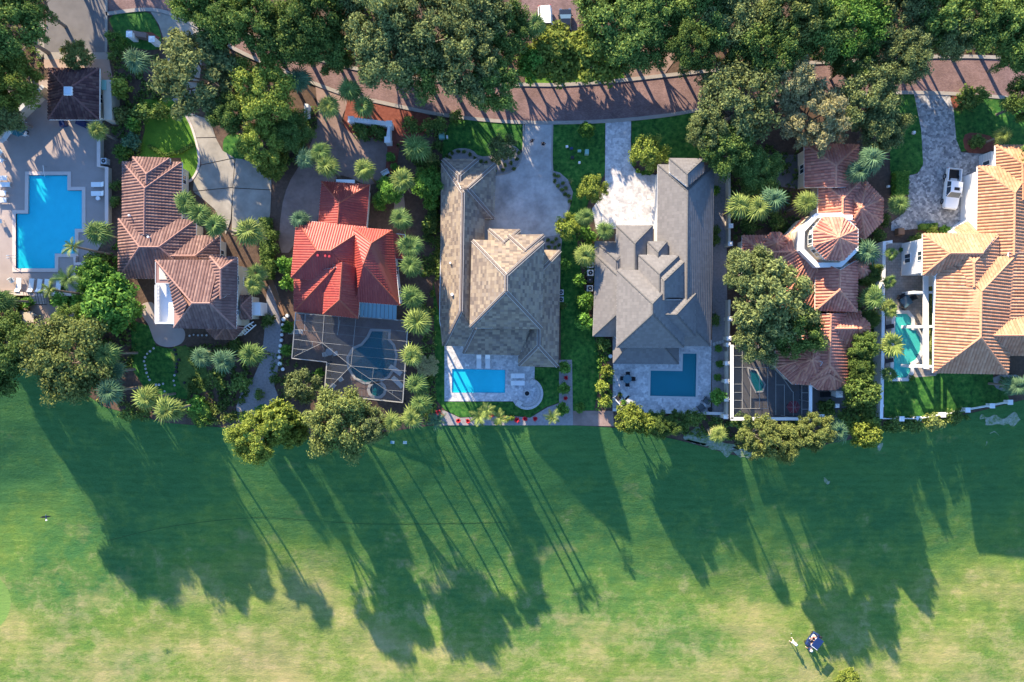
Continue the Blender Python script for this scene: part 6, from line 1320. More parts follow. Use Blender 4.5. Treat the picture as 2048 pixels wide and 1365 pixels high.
# ------------------------------------------------------------------ trees
gr = 'trees of the wood along the brick road'
TR = [
 (22, 60, 66, 11.5, 'A', 'leaf_dark', 'dark tree filling the corner left of the grey parking drive'), (38, 168, 52, 10, 'C', 'leaf_yellow', 'sunlit green tree between the parking pavement and the diagonal pool wall'), (10, 232, 45, 8, 'B', 'leaf_grey', 'grey-green tree overhanging the diagonal pool wall at the left edge'),
 (62, 5, 50, 11, 'D', 'leaf_dark', 'dark tree overhanging the top of the grey parking drive'), (157, 112, 30, 4.6, 'G', 'leaf_olive', 'thin olive tree at the north eave of the dark pavilion'),
 (402, 148, 92, 9, 'E', 'leaf_grey', 'large grey-green oak over the head of the slab driveway'), (395, 8, 48, 11, 'B', 'leaf_dark', 'dark tree at the top edge where the brick road begins'), (455, 40, 55, 11, 'C', 'leaf_dark', 'dark tree north of the large grey-green oak'),
 (512, 48, 60, 12, 'A', 'leaf_dark', 'dark tree beyond the bend of the brick road'), (590, 78, 62, 11, 'D', 'leaf_dark', 'dark tree overhanging the upper kerb, second from the bend'), (640, 35, 62, 12, 'B', 'leaf_dark', 'dark tree in the wood left of the pale grey-green mass'), (662, 108, 46, 9, 'C', 'leaf_dark', 'low dark tree at the kerb below the dark wood'),
 (530, 185, 62, 9.5, 'C', 'leaf_yellow', 'yellow-green tree right of the large grey-green oak'), (525, 290, 48, 7.5, 'E', 'leaf_yellow', 'yellow-green tree overlapping the dark planter of the slab driveway'), (465, 232, 40, 8, 'B', 'leaf_dark', 'dark low tree between slab driveway and yellow-green trees'), (585, 265, 40, 6, 'C', 'leaf_dark', 'dark tree at the west edge of the brown stamped driveway'),
 (765, 45, 78, 12.5, 'E', 'leaf_grey', 'pale grey-green oak left of centre in the wood'), (775, 120, 72, 11.5, 'B', 'leaf_grey', 'grey-green oak leaning over the brick road above the palm trio'), (860, 60, 80, 12.5, 'A', 'leaf_grey', 'broad oak in the middle of the wood'), (855, 145, 55, 10, 'C', 'leaf_dark', 'darker oak reaching over the brick road above the red mulch'),
 (935, 135, 75, 12, 'E', 'leaf_grey', 'oak with a broad crown over the centre of the brick road'), (985, 175, 52, 10, 'D', 'leaf_dark', 'dark oak crown reaching furthest over the road'), (945, 35, 70, 12, 'D', 'leaf_grey', 'oak at the top edge left of the palms by the minivan'), (1010, 70, 55, 9.5, 'B', 'leaf_dark', 'oak beside the palms at the white minivan'),
 (1110, 112, 55, 6, 'F', 'leaf_yellow', 'round large-leaved tree just below the black sedan'), (1190, 112, 58, 6, 'F', 'leaf_yellow', 'round large-leaved tree right of the one below the sedan'), (1065, 130, 30, 5.5, 'F', 'leaf_bright', 'small leafy tree at the left end of the sunlit verge'),
 (1240, 55, 75, 9.5, 'C', 'leaf_dark', 'dark oak right of the upper brick drive'), (1285, 95, 55, 8.5, 'B', 'leaf_dark', 'dark oak left of the brown side drive'), (1195, 15, 40, 9, 'A', 'leaf_dark', 'dark oak at the top edge beside the upper brick drive'), (1300, 20, 55, 10, 'D', 'leaf_dark', 'dark oak at the top edge above the brown side drive'),
 (1395, 40, 65, 10, 'A', 'leaf_dark', 'oak right of the brown side drive at the top edge'), (1385, 100, 48, 10, 'C', 'leaf_dark', 'oak overhanging the kerb right of the brown side drive'), (1470, 45, 62, 10, 'D', 'leaf_grey', 'oak at the top edge above the grey front oak'), (1540, 95, 60, 11, 'A', 'leaf_dark', 'oak over the road above the pale yellow tree'),
 (1570, 35, 62, 12, 'B', 'leaf_olive', 'olive-tinted oak at the top edge'), (1480, 120, 38, 8, 'B', 'leaf_dark', 'low oak on the upper kerb above the grey front oak'), (1640, 60, 62, 10, 'C', 'leaf_dark', 'oak left of the dense green one near the top right'), (1705, 55, 65, 10, 'D', 'leaf_bright', 'dense bright green oak in the upper right wood'), (1700, 125, 42, 9, 'A', 'leaf_dark', 'dark oak over the road between yellow and grey front trees'),
 (1790, 60, 68, 10, 'A', 'leaf_grey', 'oak above the cobbled driveway, left one'), (1800, 125, 50, 10, 'B', 'leaf_grey', 'oak leaning over the road above the shaded lawn strip'), (1865, 45, 62, 10, 'E', 'leaf_dark', 'oak above the mouth of the cobbled driveway'), (1945, 40, 60, 10, 'C', 'leaf_dark', 'oak at the top edge right of the cobbled driveway'), (2015, 55, 62, 10, 'D', 'leaf_dark', 'oak in the top right corner'), (1895, 85, 40, 9, 'B', 'leaf_grey', 'oak tip over the sunlit kerb gap'), (2035, 110, 42, 9, 'A', 'leaf_dark', 'oak at the right edge above the brick road'), (2046, 205, 42, 8, 'C', 'leaf_dark', 'tree at the right edge below the brick road'),
 (1475, 215, 78, 10, 'A', 'leaf_grey', 'big grey-green oak in front of the grey-roofed house lawn'), (1450, 300, 50, 9, 'D', 'leaf_dark', 'dark lower oak beside the northeast corner of the grey roof'), (1510, 345, 48, 6.5, 'B', 'leaf_dark', 'dark low tree above the palm clump of the terracotta house'), (1412, 265, 40, 9, 'B', 'leaf_grey', 'grey-green crown at the right end of the shaded front lawn'),
 (1625, 235, 76, 9, 'E', 'leaf_dry', 'pale yellow thinly leaved tree over the terracotta garage roof'), (1735, 200, 62, 9, 'C', 'leaf_grey', 'tall grey-green tree right of the pale yellow one'), (1755, 260, 46, 8, 'D', 'leaf_grey', 'grey-green crown beside the shaded lawn strip of the cobbled driveway'), (1580, 165, 40, 10, 'D', 'leaf_dry', 'dry twiggy crown between oak and pale yellow tree'),
 (1540, 600, 82, 12, 'E', 'leaf_grey', 'large oak covering the southwest of the terracotta roof'), (1490, 545, 50, 10, 'B', 'leaf_grey', 'oak branch mass above the slate patch west of the terracotta roof'), (1585, 665, 50, 10.5, 'A', 'leaf_dark', 'darker oak crown over the terracotta turret'), (1515, 680, 45, 9, 'C', 'leaf_grey', 'oak crown at the top of the flat screen cage'),
 (150, 715, 82, 10, 'A', 'leaf_olive', 'large olive-brown tree at the fairway edge below the lower terrace'), (225, 610, 52, 8, 'F', 'leaf_bright', 'bright large-leaved tree left of the garden patio'), (195, 555, 36, 6, 'F', 'leaf_bright', 'bright leafy tree just right of the deck steps'), (145, 640, 30, 6, 'D', 'leaf_dark', 'dark tree at the right end of the lower terrace'), (20, 690, 62, 9, 'B', 'leaf_dark', 'dark tree at the left edge beside the lower terrace'),
 (518, 872, 48, 9.5, 'A', 'leaf_yellow', 'pale yellow-green tree reaching onto the fairway'), (560, 845, 42, 9, 'F', 'leaf_yellow', 'yellow-green tree behind the pale one at the fairway'), (686, 846, 63, 10, 'C', 'leaf_olive', 'olive-yellow tree below the pool cage'), (742, 850, 36, 9, 'D', 'leaf_grey', 'grey-green tree between olive tree and palms at the fairway'), (606, 774, 34, 6, 'G', 'leaf_grey', 'grey-green small tree on the red mulch left of the pool cage'), (595, 862, 26, 6, 'F', 'leaf_yellow', 'small yellow-green crown between the two fairway trees'),
 (1515, 872, 46, 9, 'E', 'leaf_olive', 'olive tree below the flat screen cage, left crown'), (1560, 885, 38, 8.5, 'B', 'leaf_olive', 'olive tree below the flat screen cage, middle crown'), (1620, 862, 40, 9, 'E', 'leaf_olive', 'olive tree below the red parasol'), (1262, 838, 28, 5, 'F', 'leaf_yellow', 'yellow-green large-leaved tree below the sectional sofa'), (1292, 848, 20, 4.5, 'F', 'leaf_yellow', 'smaller yellow-green tree next to the one below the sofa'), (1730, 866, 27, 6, 'F', 'leaf_yellow', 'yellow shrub-like tree near the end of the courtyard wall'),
 (1722, 785, 32, 7, 'F', 'leaf_dark', 'dark glossy tree between terracotta house and white wall'), (1005, 300, 28, 4.2, 'G', 'leaf_grey', 'small grey-green tree in the bed beside the washed driveway'), (1185, 380, 28, 4, 'G', 'leaf_yellow', 'small sunlit tree left of the white stone driveway'), (1297, 308, 36, 5, 'G', 'leaf_yellow', 'small yellow-green tree in the mulch bed of the stone driveway'), (1172, 262, 15, 3, 'F', 'leaf_bright', 'tiny round tree on the shaded lawn near the road'), (1135, 455, 25, 4.5, 'G', 'leaf_yellow', 'small light tree above the gravel bed east of the tan roof'),
 (1880, 1372, 14, 3, 'F', 'leaf_bright', 'bright treetop cut by the bottom edge of the fairway') if 0 else (1735, 1400, 24, 2.4, 'F', 'leaf_yellow', 'bright bush top at the bottom edge of the fairway'),
 (548, 332, 28, 4.5, 'F', 'leaf_yellow', 'bright lower crown by the brown stamped driveway'), (785, 380, 26, 4.5, 'F', 'leaf_bright', 'bright leafy tree beside the small white bench'), (858, 370, 30, 5, 'F', 'leaf_bright', 'bright leafy tree at the west wall of the tan roof'),
]
for a in TR: tree(*a, gr if a[1] < 140 else None)
for u, v, h_, k in ((60, -145, 11, 'A'), (40, -235, 12, 'B'), (130, -245, 12, 'C'), (700, -40, 12, 'D'), (1400, -60, 12, 'A'), (1800, -50, 12, 'B'), (-30, 735, 9, 'C'), (-80, 560, 9, 'D'), (-60, 140, 12.5, 'A'), (-115, 215, 12, 'B'), (-60, 30, 13, 'D'), (-150, 60, 12.5, 'C'), (2130, 300, 12, 'A'), (2140, 760, 11, 'B')):
    tree(u, v, 70, h_, k, 'leaf_dark', 'dark tree of the same wood standing outside the picture', 'trees beyond the picture edge')
# ------------------------------------------------------------------ palms
PL = [
 (275, 124, 30, 6, 'palm_blue', 'silvery fan palm right of the parking drive'), (197, 262, 23, 4.5, 'palm_lit', 'fan palm at the southeast corner of the dark pavilion'), (198, 466, 30, 6, 'palm_green', 'fan palm over the pool wall beside the angular pool'),
 (373, 408, 28, 7, 'palm_green', 'fan palm at the east edge of the brown garage roof, topmost of three'), (402, 428, 28, 7, 'palm_green', 'fan palm in the middle of the three beside the brown roof'), (432, 452, 28, 7, 'palm_green', 'fan palm lowest of the three beside the brown roof'), (500, 464, 36, 7.5, 'palm_lit', 'large sunlit fan palm right of the slab driveway'),
 (515, 548, 24, 5, 'palm_green', 'fan palm by the white east wall, upper of two'), (508, 570, 24, 5, 'palm_lit', 'fan palm by the white east wall, lower of two'), (600, 160, 28, 6.5, 'palm_blue', 'blue-green fan palm on the kerb left of the brown driveway'), (658, 213, 27, 7, 'palm_lit', 'sunlit fan palm standing in the mouth of the brown driveway'),
 (700, 182, 28, 7, 'palm_green', 'fan palm at the kerb above the white L-shaped wall'), (727, 213, 27, 6.5, 'palm_green', 'fan palm just above the white L-shaped wall'), (611, 321, 25, 6, 'palm_blue', 'fan palm left of the red garage, leftmost of its trio'), (642, 306, 25, 6.5, 'palm_green', 'fan palm left of the red garage, topmost of its trio'), (656, 334, 29, 6.5, 'palm_lit', 'fan palm touching the red garage corner'),
 (730, 341, 27, 7, 'palm_lit', 'fan palm at the north end of the red garage ridge'), (834, 296, 33, 6, 'palm_green', 'large fan palm in the dark bed right of the red mulch'), (806, 362, 28, 7, 'palm_lit', 'fan palm above the line along the red roof, topmost'), (601, 440, 23, 5, 'palm_blue', 'fan palm tucked under the northwest red eave'), (802, 440, 28, 7, 'palm_green', 'fan palm beside the red roof northeast corner'),
 (822, 494, 30, 7.5, 'palm_green', 'fan palm in the line beside the red roof, third from the top'), (823, 532, 28, 7.5, 'palm_green', 'fan palm in the line beside the red roof, fourth from the top'), (826, 594, 30, 7.5, 'palm_green', 'fan palm beside the blue patio roof'), (836, 645, 34, 7.5, 'palm_lit', 'fan palm beside the upper east edge of the pool cage'), (824, 713, 28, 7.5, 'palm_lit', 'dry-fringed fan palm beside the middle of the pool cage'),
 (833, 770, 26, 7, 'palm_green', 'fan palm beside the lower pool cage'), (843, 805, 28, 7, 'palm_green', 'fan palm at the southeast corner of the pool cage'), (825, 835, 28, 7, 'palm_lit', 'fan palm at the fairway edge, right of the group'), (785, 845, 27, 7, 'palm_lit', 'fan palm at the fairway edge between oak and palms'),
 (505, 708, 30, 6, 'palm_green', 'fan palm south of the brown-tiled house, rightmost of three'), (450, 722, 28, 6, 'palm_blue', 'blue-green fan palm south of the brown-tiled house, middle of three'), (405, 715, 26, 6, 'palm_blue', 'fan palm south of the brown-tiled house, leftmost of three'), (215, 708, 30, 7, 'palm_green', 'fan palm against the large olive-brown tree'), (222, 782, 32, 7, 'palm_blue', 'dark blue-green fan palm below the large olive-brown tree'), (228, 742, 26, 5, 'palm_blue', 'shaded fan palm between two others by the olive-brown tree'),
 (297, 796, 30, 7, 'palm_lit', 'sunlit fan palm at the fairway edge, left of the pair'), (338, 820, 32, 7.5, 'palm_lit', 'tall sunlit fan palm at the fairway edge, right of the pair'),
 (1478, 412, 32, 6.5, 'palm_lit', 'fan palm of the clump west of the terracotta tower, leftmost'), (1516, 418, 32, 7, 'palm_lit', 'fan palm of the clump west of the tower, lower middle'), (1545, 400, 32, 7, 'palm_blue', 'fan palm of the clump west of the tower, right'), (1612, 406, 27, 6, 'palm_lit', 'single fan palm beside the terracotta garage wall'),
 (1436, 869, 23, 5, 'palm_lit', 'fan palm on the pale sand at the fairway edge'), (1673, 862, 30, 5, 'palm_blue', 'open fan palm at the fairway edge below the dark side terrace'), (1745, 596, 30, 6, 'palm_green', 'dark fan palm against the courtyard wall'), (1730, 505, 30, 5.5, 'palm_blue', 'shaded fan palm between tower and courtyard wall, upper'), (1795, 411, 24, 5, 'palm_green', 'fan palm at the corner of the cobbled driveway'),
 (1740, 320, 34, 7, 'palm_blue', 'dark palm left of the shaded lawn strip'), (1715, 345, 26, 6, 'palm_blue', 'dark palm at the terracotta garage east eave'), (1210, 462, 22, 5, 'palm_green', 'thin fan palm beside the white stone driveway'), (1170, 436, 22, 4.5, 'palm_green', 'fan palm left of the white stone driveway edge'), (1170, 512, 26, 5, 'palm_lit', 'palm at the northwest corner of the grey roof'),
 (2030, 772, 26, 5, 'palm_blue', 'shaded palm at the right edge below the orange roof'), (1070, 52, 26, 7, 'palm_green', 'palm overhanging the white minivan'), (1035, 52, 22, 6.5, 'palm_green', 'palm left of the one over the minivan'), (2003, 272, 20, 4, 'palm_lit', 'small palm in the round red mulch bed'), (8, 600, 26, 5.5, 'palm_green', 'palm at the left edge beside the deck retaining wall'),
]
gp_ = {'beside the red roof': 'palms in a line beside the red-roofed house'}
for a in PL: palm(*a)
for u, v, r, h_, mt, lb, n in ((148, 494, 24, 5.5, 'palm_lit', 'leaning pale palm over the southeast notch of the angular pool', 11), (103, 580, 22, 5, 'palm_lit', 'leaning palm over the white loungers, left of two', 11), (138, 558, 30, 5.5, 'palm_green', 'leaning palm over the sunlit deck corner, right of two', 13), (1000, 836, 20, 5.5, 'palm_lit', 'slender pale palm among red flowers, right one', 11), (958, 832, 24, 5.8, 'palm_lit', 'slender palm among red flowers, left one', 12), (975, 822, 22, 5.8, 'palm_lit', 'slender palm among red flowers, topmost', 12), (1104, 835, 20, 4, 'palm_lit', 'pale spiky palm at the right end of the flower bed', 12), (875, 840, 24, 5.5, 'palm_blue', 'dark feathery palm at the left end of the flower bed', 12)):
    palm(u, v, r, h_, mt, lb, None, 'feather', n, (1.6, -.3) if u < 160 else (0, 0))
for u, v, r, h_, mt, lb, n in ((1781, 690, 30, 5.5, 'palm_lit', 'broad-leaved palm over the turquoise pool edge', 16), (1778, 618, 22, 4.5, 'palm_lit', 'broad-leaved palm by the courtyard table', 13), (1777, 747, 19, 3.5, 'palm_green', 'small broad-leaved palm at the south end of the turquoise pool', 12), (1778, 564, 17, 3.2, 'palm_green', 'small broad-leaved palm beside the courtyard wall middle', 11), (1782, 508, 17, 3, 'palm_green', 'small palm inside the courtyard gate', 10)):
    palm(u, v, r, h_, mt, lb, None, 'broad', n)
# ------------------------------------------------------------------ shrubs and hedges
BS = [
 (225, 75, 16, 1.6, 'S', 'clipped', 'round shrub right of the parking drive, topmost of the row'), (232, 92, 15, 1.5, 'S', 'clipped', 'round shrub in the row beside the sign wall lawn'), (245, 88, 13, 1.5, 'O', 'clipped', 'clipped ball beside the sign wall lawn'), (230, 112, 15, 1.6, 'S', 'leaf_dark', 'shrub lowest in the row right of the parking drive'), (243, 178, 21, 2.4, 'T', 'leaf_yellow', 'bright yellow-green round shrub right of the dark pavilion'), (243, 230, 22, 2.2, 'S', 'leaf_olive', 'olive shrub below the yellow-green round shrub'), (245, 305, 19, 1.9, 'O', 'clipped', 'clipped grey-green ball above the brown garage roof'), (262, 283, 18, 1.6, 'T', 'palm_blue', 'spiky shrub above the clipped ball'), (285, 222, 24, 2.2, 'S', 'leaf_dark', 'dark shrub at the left of the sunlit lawn'), (320, 220, 20, 3.0, 'S', 'leaf_dark', 'upright shrub casting shade on the sunlit lawn'), (230, 372, 12, 1.2, 'S', 'leaf_dark', 'small shrub in the gravel strip left of the brown roof, upper'), (228, 402, 12, 1.2, 'S', 'leaf_dark', 'small shrub in the gravel strip left of the brown roof, lower'), (268, 250, 15, 1.6, 'T', 'leaf_bright', 'bright shrub between olive shrub and lawn'),
 (118, 600, 17, 1.4, 'T', 'leaf_bright', 'bright shrub right of the deck steps'), (157, 602, 16, 1.5, 'T', 'leaf_bright', 'bright shrub above the right end of the lower terrace'), (55, 606, 12, 1.2, 'T', 'leaf_bright', 'shrub left of the deck steps'), (15, 612, 22, 1.8, 'T', 'leaf_dark', 'dark shrub left of the lower terrace'), (175, 620, 24, 2.2, 'S', 'leaf_dark', 'dark shrub right of the lower terrace'), (18, 650, 24, 2.2, 'S', 'leaf_dark', 'dark shrub at the left edge by the terrace corner'), (190, 520, 22, 2.2, 'S', 'leaf_dark', 'dark shrub below the palm at the pool wall'), (265, 620, 20, 2.4, 'T', 'leaf_bright', 'bright shrub left of the garden patio edge'), (180, 660, 26, 2.4, 'S', 'leaf_bright', 'green shrub between lower terrace and garden patio'), (205, 640, 24, 2.4, 'T', 'leaf_bright', 'bright shrub below the large-leaved tree'),
 (545, 470, 14, 2.2, 'S', 'leaf_dark', 'dark shrub along the west edge of the brown driveway, upper'), (545, 500, 14, 2.2, 'S', 'leaf_dark', 'dark shrub along the brown driveway, second'), (545, 530, 14, 2.2, 'S', 'leaf_dark', 'dark shrub along the brown driveway, third'), (572, 528, 18, 2.4, 'T', 'leaf_bright', 'bright shrub at the west wall of the red house, upper'), (576, 565, 18, 2.4, 'T', 'leaf_bright', 'bright shrub at the west wall of the red house, lower'), (770, 375, 18, 2, 'T', 'leaf_bright', 'bright shrub beside the red garage east wall'), (762, 405, 17, 2, 'T', 'leaf_bright', 'green shrub beside the red garage, lower'), (575, 655, 13, 1.6, 'T', 'leaf_bright', 'green shrub by the white pots, upper'), (575, 700, 13, 1.6, 'T', 'leaf_bright', 'green shrub by the white pots, lower'), (548, 760, 12, 1.2, 'S', 'leaf_dark', 'small dark shrub on the gravel below the pots'), (518, 790, 12, 1.2, 'S', 'leaf_dark', 'small dark shrub on the gravel path bend'), (535, 640, 16, 1.8, 'S', 'leaf_dark', 'dark shrub beside the bay window of the brown house'), (470, 690, 16, 1.2, 'S', 'leaf_dark', 'dark shrub under the bay of the brown house'), (430, 760, 24, 1.8, 'S', 'leaf_dark', 'dark shrub mass below the three palms, left'), (480, 765, 24, 1.8, 'S', 'leaf_dark', 'dark shrub mass below the three palms, right'), (390, 808, 18, 1.6, 'T', 'leaf_bright', 'bright shrub right of the tall fairway palm'), (530, 828, 20, 1.6, 'T', 'leaf_bright', 'bright shrub above the pale fairway tree'), (255, 830, 18, 1.6, 'S', 'leaf_dark', 'dark shrub at the fairway edge left of the palm pair'), (640, 745, 10, 1.2, 'T', 'leaf_bright', 'small shrub in the notch of the pool cage'),
 (820, 250, 20, 2, 'S', 'leaf_dark', 'dark shrub in the red mulch above the large palm'), (860, 255, 22, 2, 'S', 'leaf_dark', 'dark shrub left of the green utility box'), (912, 234, 16, 1.8, 'S', 'leaf_dark', 'dark shrub at the road end of the shaded lawn'), (880, 250, 18, 1.8, 'S', 'leaf_dark', 'dark shrub above the green utility box'), (865, 318, 16, 1.6, 'S', 'leaf_olive', 'olive shrub below the large palm'), (862, 410, 16, 2, 'T', 'leaf_bright', 'bright shrub at the tan roof west wall'), (858, 445, 16, 2, 'T', 'leaf_dark', 'dark shrub at the tan roof west wall'), (725, 262, 22, 1.6, 'S', 'leaf_dark', 'dark shrub inside the white L-shaped wall, left'), (755, 265, 20, 1.6, 'S', 'leaf_dark', 'dark shrub inside the white L-shaped wall, right'), (780, 315, 10, .9, 'T', 'leaf_bright', 'small bright shrub on the red mulch, upper'), (788, 333, 8, .8, 'T', 'leaf_bright', 'small bright shrub on the red mulch, lower'), (855, 735, 22, 1.6, 'G', 'leaf_dry', 'dry twiggy shrub right of the pool cage'),
 (1128, 736, 13, 1.5, 'T', 'leaf_bright', 'bright green ball shrub in the side bed, topmost of three'), (1128, 776, 13, 1.5, 'T', 'leaf_bright', 'bright green ball shrub in the side bed, middle of three'), (1126, 820, 14, 1.5, 'T', 'leaf_bright', 'bright green ball shrub in the side bed, lowest of three'), (1159, 815, 11, 1, 'T', 'leaf_bright', 'small bright shrub above the brown paved walk'), (1130, 528, 13, 1.3, 'T', 'leaf_bright', 'bright shrub by the east wall of the tan roof'), (1120, 610, 13, 1.3, 'S', 'leaf_dark', 'dark shrub beside the lower tan-roof air conditioner'), (1170, 602, 19, 2, 'T', 'leaf_bright', 'bright round shrub at the grey house west wall, upper'), (1170, 642, 19, 2, 'T', 'leaf_bright', 'bright round shrub at the grey house west wall, lower'), (1170, 470, 22, 2.4, 'S', 'leaf_bright', 'green shrub left of the grey roof northwest corner'), (1160, 560, 14, 1.6, 'T', 'leaf_bright', 'bright shrub beside the white air conditioner'), (1210, 690, 14, 1.4, 'T', 'leaf_dark', 'dark shrub in the corner below the grey west roof'), (1215, 745, 14, 1.8, 'T', 'leaf_yellow', 'yellow-green shrub west of the grey terrace, upper'), (1205, 775, 14, 1.8, 'T', 'leaf_yellow', 'yellow-green shrub west of the grey terrace, middle'), (1210, 802, 14, 1.8, 'T', 'leaf_yellow', 'yellow-green shrub west of the grey terrace, lower'), (1318, 850, 26, 4, 'D', 'leaf_dark', 'dark shrub below the grey terrace, left'), (1355, 845, 24, 4, 'B', 'leaf_dark', 'dark shrub below the grey terrace, middle'), (1390, 838, 20, 1.8, 'S', 'leaf_dark', 'dark shrub below the grey terrace, right'), (1437, 795, 17, 2, 'T', 'leaf_bright', 'green shrub in the side bed by the screen cage'), (1436, 698, 8, .8, 'T', 'leaf_bright', 'small shrub below the stepping stones'), (1440, 728, 8, .8, 'T', 'leaf_bright', 'small shrub in the side bed, middle'), (1436, 755, 8, .8, 'T', 'leaf_bright', 'small shrub in the side bed, lower'), (1428, 380, 12, 1.2, 'T', 'leaf_bright', 'small shrub by the grey garage east wall'), (1430, 460, 13, 1.4, 'S', 'leaf_dark', 'dark shrub by the grey house east wall, upper'), (1432, 480, 13, 1.4, 'S', 'leaf_dark', 'dark shrub by the grey house east wall, lower'), (1430, 640, 13, 1.4, 'S', 'leaf_dark', 'dark shrub east of the grey dormer'),
 (1480, 845, 20, 2, 'T', 'leaf_dark', 'dark shrub at the southwest foot of the flat screen cage'), (1590, 860, 24, 2.2, 'S', 'leaf_dark', 'dark shrub between olive trees below the flat cage'), (1655, 815, 18, 2, 'T', 'leaf_dark', 'dark leafy shrub beside the black loungers'), (1722, 690, 27, 6.5, 'A', 'leaf_dark', 'dark shrub mass in the shade east of the terracotta roof, middle'), (1718, 735, 27, 6, 'B', 'leaf_dark', 'dark shrub mass in the shade east of the terracotta roof, lower'), (1733, 548, 24, 5, 'C', 'leaf_dark', 'dark shrub mass east of the tower'), (1738, 640, 18, 4, 'D', 'leaf_dark', 'dark shrub mass beside the long white wall'), (1700, 838, 26, 2, 'S', 'leaf_dark', 'dark shrub below the side terrace'), (1745, 830, 24, 2, 'S', 'leaf_dark', 'dark shrub at the foot of the courtyard wall'), (1830, 850, 22, 1.5, 'S', 'leaf_dark', 'dark shrub outside the white rail fence, left'), (1868, 845, 22, 1.5, 'S', 'leaf_olive', 'olive shrub outside the white rail fence, middle'), (1910, 835, 20, 1.5, 'S', 'leaf_dark', 'dark shrub outside the white rail fence, right'), (1790, 850, 20, 1.4, 'S', 'leaf_dark', 'dark shrub outside the left end of the white rail fence'),
 (1835, 480, 15, 1.5, 'T', 'leaf_dark', 'dark shrub left of the white mansion wall top'), (1865, 462, 12, 1.2, 'T', 'leaf_yellow', 'flowering shrub by the mansion entry'), (1890, 462, 11, 1.1, 'T', 'leaf_bright', 'small bright shrub right of the mansion entry shrub'), (1935, 200, 26, 2, 'S', 'leaf_dark', 'dark shrub beside the mouth of the cobbled driveway'), (1960, 190, 20, 2, 'S', 'leaf_dark', 'dark shrub right of the mouth of the cobbled driveway'), (1955, 285, 15, 1.2, 'T', 'leaf_dark', 'shrub in the round red mulch bed'), (1803, 500, 5, .6, 'O', 'leaf_bright', 'tiny clipped ball on the courtyard paving'), (1824, 756, 6, .7, 'O', 'clipped', 'small clipped ball at the south rim of the turquoise pool'), (2010, 765, 12, 1, 'O', 'clipped', 'clipped ball in the gravel bed below the orange roof'), (1500, 455, 18, 1.6, 'S', 'leaf_dark', 'dark shrub under the palm clump west of the tower'), (1555, 445, 20, 2, 'S', 'leaf_dark', 'dark shrub between palm clump and tower'), (1770, 440, 14, 1.4, 'S', 'leaf_dark', 'dark shrub at the terracotta bay east side'), (1760, 470, 16, 1.6, 'S', 'leaf_dark', 'dark shrub left of the courtyard gate'), (1246, 805, 6, .7, 'T', 'leaf_bright', 'small bright plant behind the sectional sofa'), (1240, 790, 5, .7, 'T', 'leaf_dark', 'small dark plant at the end of the sectional sofa'),
 (405, 838, 20, 1.3, 'O', 'clipped', 'clipped rounded shrub at the fairway edge, right of the clipped wedge'), (490, 835, 14, 1.6, 'O', 'clipped', 'tall narrow clipped shrub on the gravel by the fairway'), (285, 830, 16, 1.6, 'S', 'leaf_dark', 'dark shrub under the sunlit fairway palms'), (1350, 300, 12, 1.2, 'T', 'leaf_bright', 'bright shrub in the corner right of the grey north gable') if 0 else (1418, 312, 13, 1.3, 'T', 'leaf_bright', 'bright shrub right of the grey north gable'),
]
for a in BS: bush(*a)
# little tufts in the gravel beds
tf = [(893, 311), (904, 306), (916, 303), (928, 303), (940, 309), (950, 317), (962, 322), (972, 326), (985, 320), (998, 326), (1010, 330), (1022, 326), (1034, 318), (1038, 306), (1028, 338), (1006, 340), (990, 342), (976, 334), (900, 316), (1109, 350), (1117, 352), (1109, 362), (1116, 372), (1126, 366), (1124, 380), (1132, 376), (1137, 392), (1130, 388), (1139, 402), (1096, 480), (1105, 484), (1112, 478), (1098, 494), (1110, 496), (1118, 490)]
for u, v in tf: bush(u, v, 4.6, .5, 'S', 'leaf_dark', 'small dark tuft dotted over the gravel beds beside the washed driveway', 'tufts in the gravel beds')
for i, (u, v) in enumerate(((1283, 824), (1302, 824), (1326, 824), (1351, 824), (1376, 825))): bush(u, v, 5.5, .9, 'O', 'clipped', ORD[i] + ' clipped ball from the west along the rear edge of the grey terrace', 'clipped balls along the terrace edge')
for u, v in ((1286, 347), (1292, 344), (1276, 342), (1268, 328), (1300, 345)): bush(u, v, 5, .5, 'T', 'leaf_bright', 'small green tuft in the mulch bed under the yellow-green tree', 'tufts under the small tree')
# low mixed undergrowth covering the mulch between the plants
def undergrowth(pts, n, mat, h=.5, ls=.2):
    w = px(pts); xs, ys = [p[0] for p in w], [p[1] for p in w]; C_ = []; B_ = []; N = len(w)
    def inside(x, y):
        c = False
        for i in range(N):
            (x0, y0), (x1, y1) = w[i - 1], w[i]
            if (y0 > y) != (y1 > y) and x < (x1 - x0) * (y - y0) / (y1 - y0) + x0: c = not c
        return c
    k = 0
    while k < n:
        x, y = random.uniform(min(xs), max(xs)), random.uniform(min(ys), max(ys))
        if not inside(x, y): continue
        if noise.noise(Vector((x * .55, y * .55, 4.2))) < -.12: k += .25; continue
        hh = h * (.5 + max(0, noise.noise(Vector((x * .9, y * .9, 9.1)))) * 2.2); k += 1
        for _ in range(7):
            a, r = random.uniform(0, 6.28), random.uniform(0, .4); C_.append((x + r * math.cos(a), y + r * math.sin(a), gz(x, y) + random.uniform(.1, 1) * hh)); B_.append((math.cos(a), math.sin(a), .6))
    me = leafmesh('undergrowth', np.array(C_), rng.uniform(.7, 1.3, len(C_)) * ls, np.array(B_), 1.8); me.materials[0] = MT[mat]
    o = bpy.data.objects.new('undergrowth', me); COL.objects.link(o); o['kind'] = 'stuff'
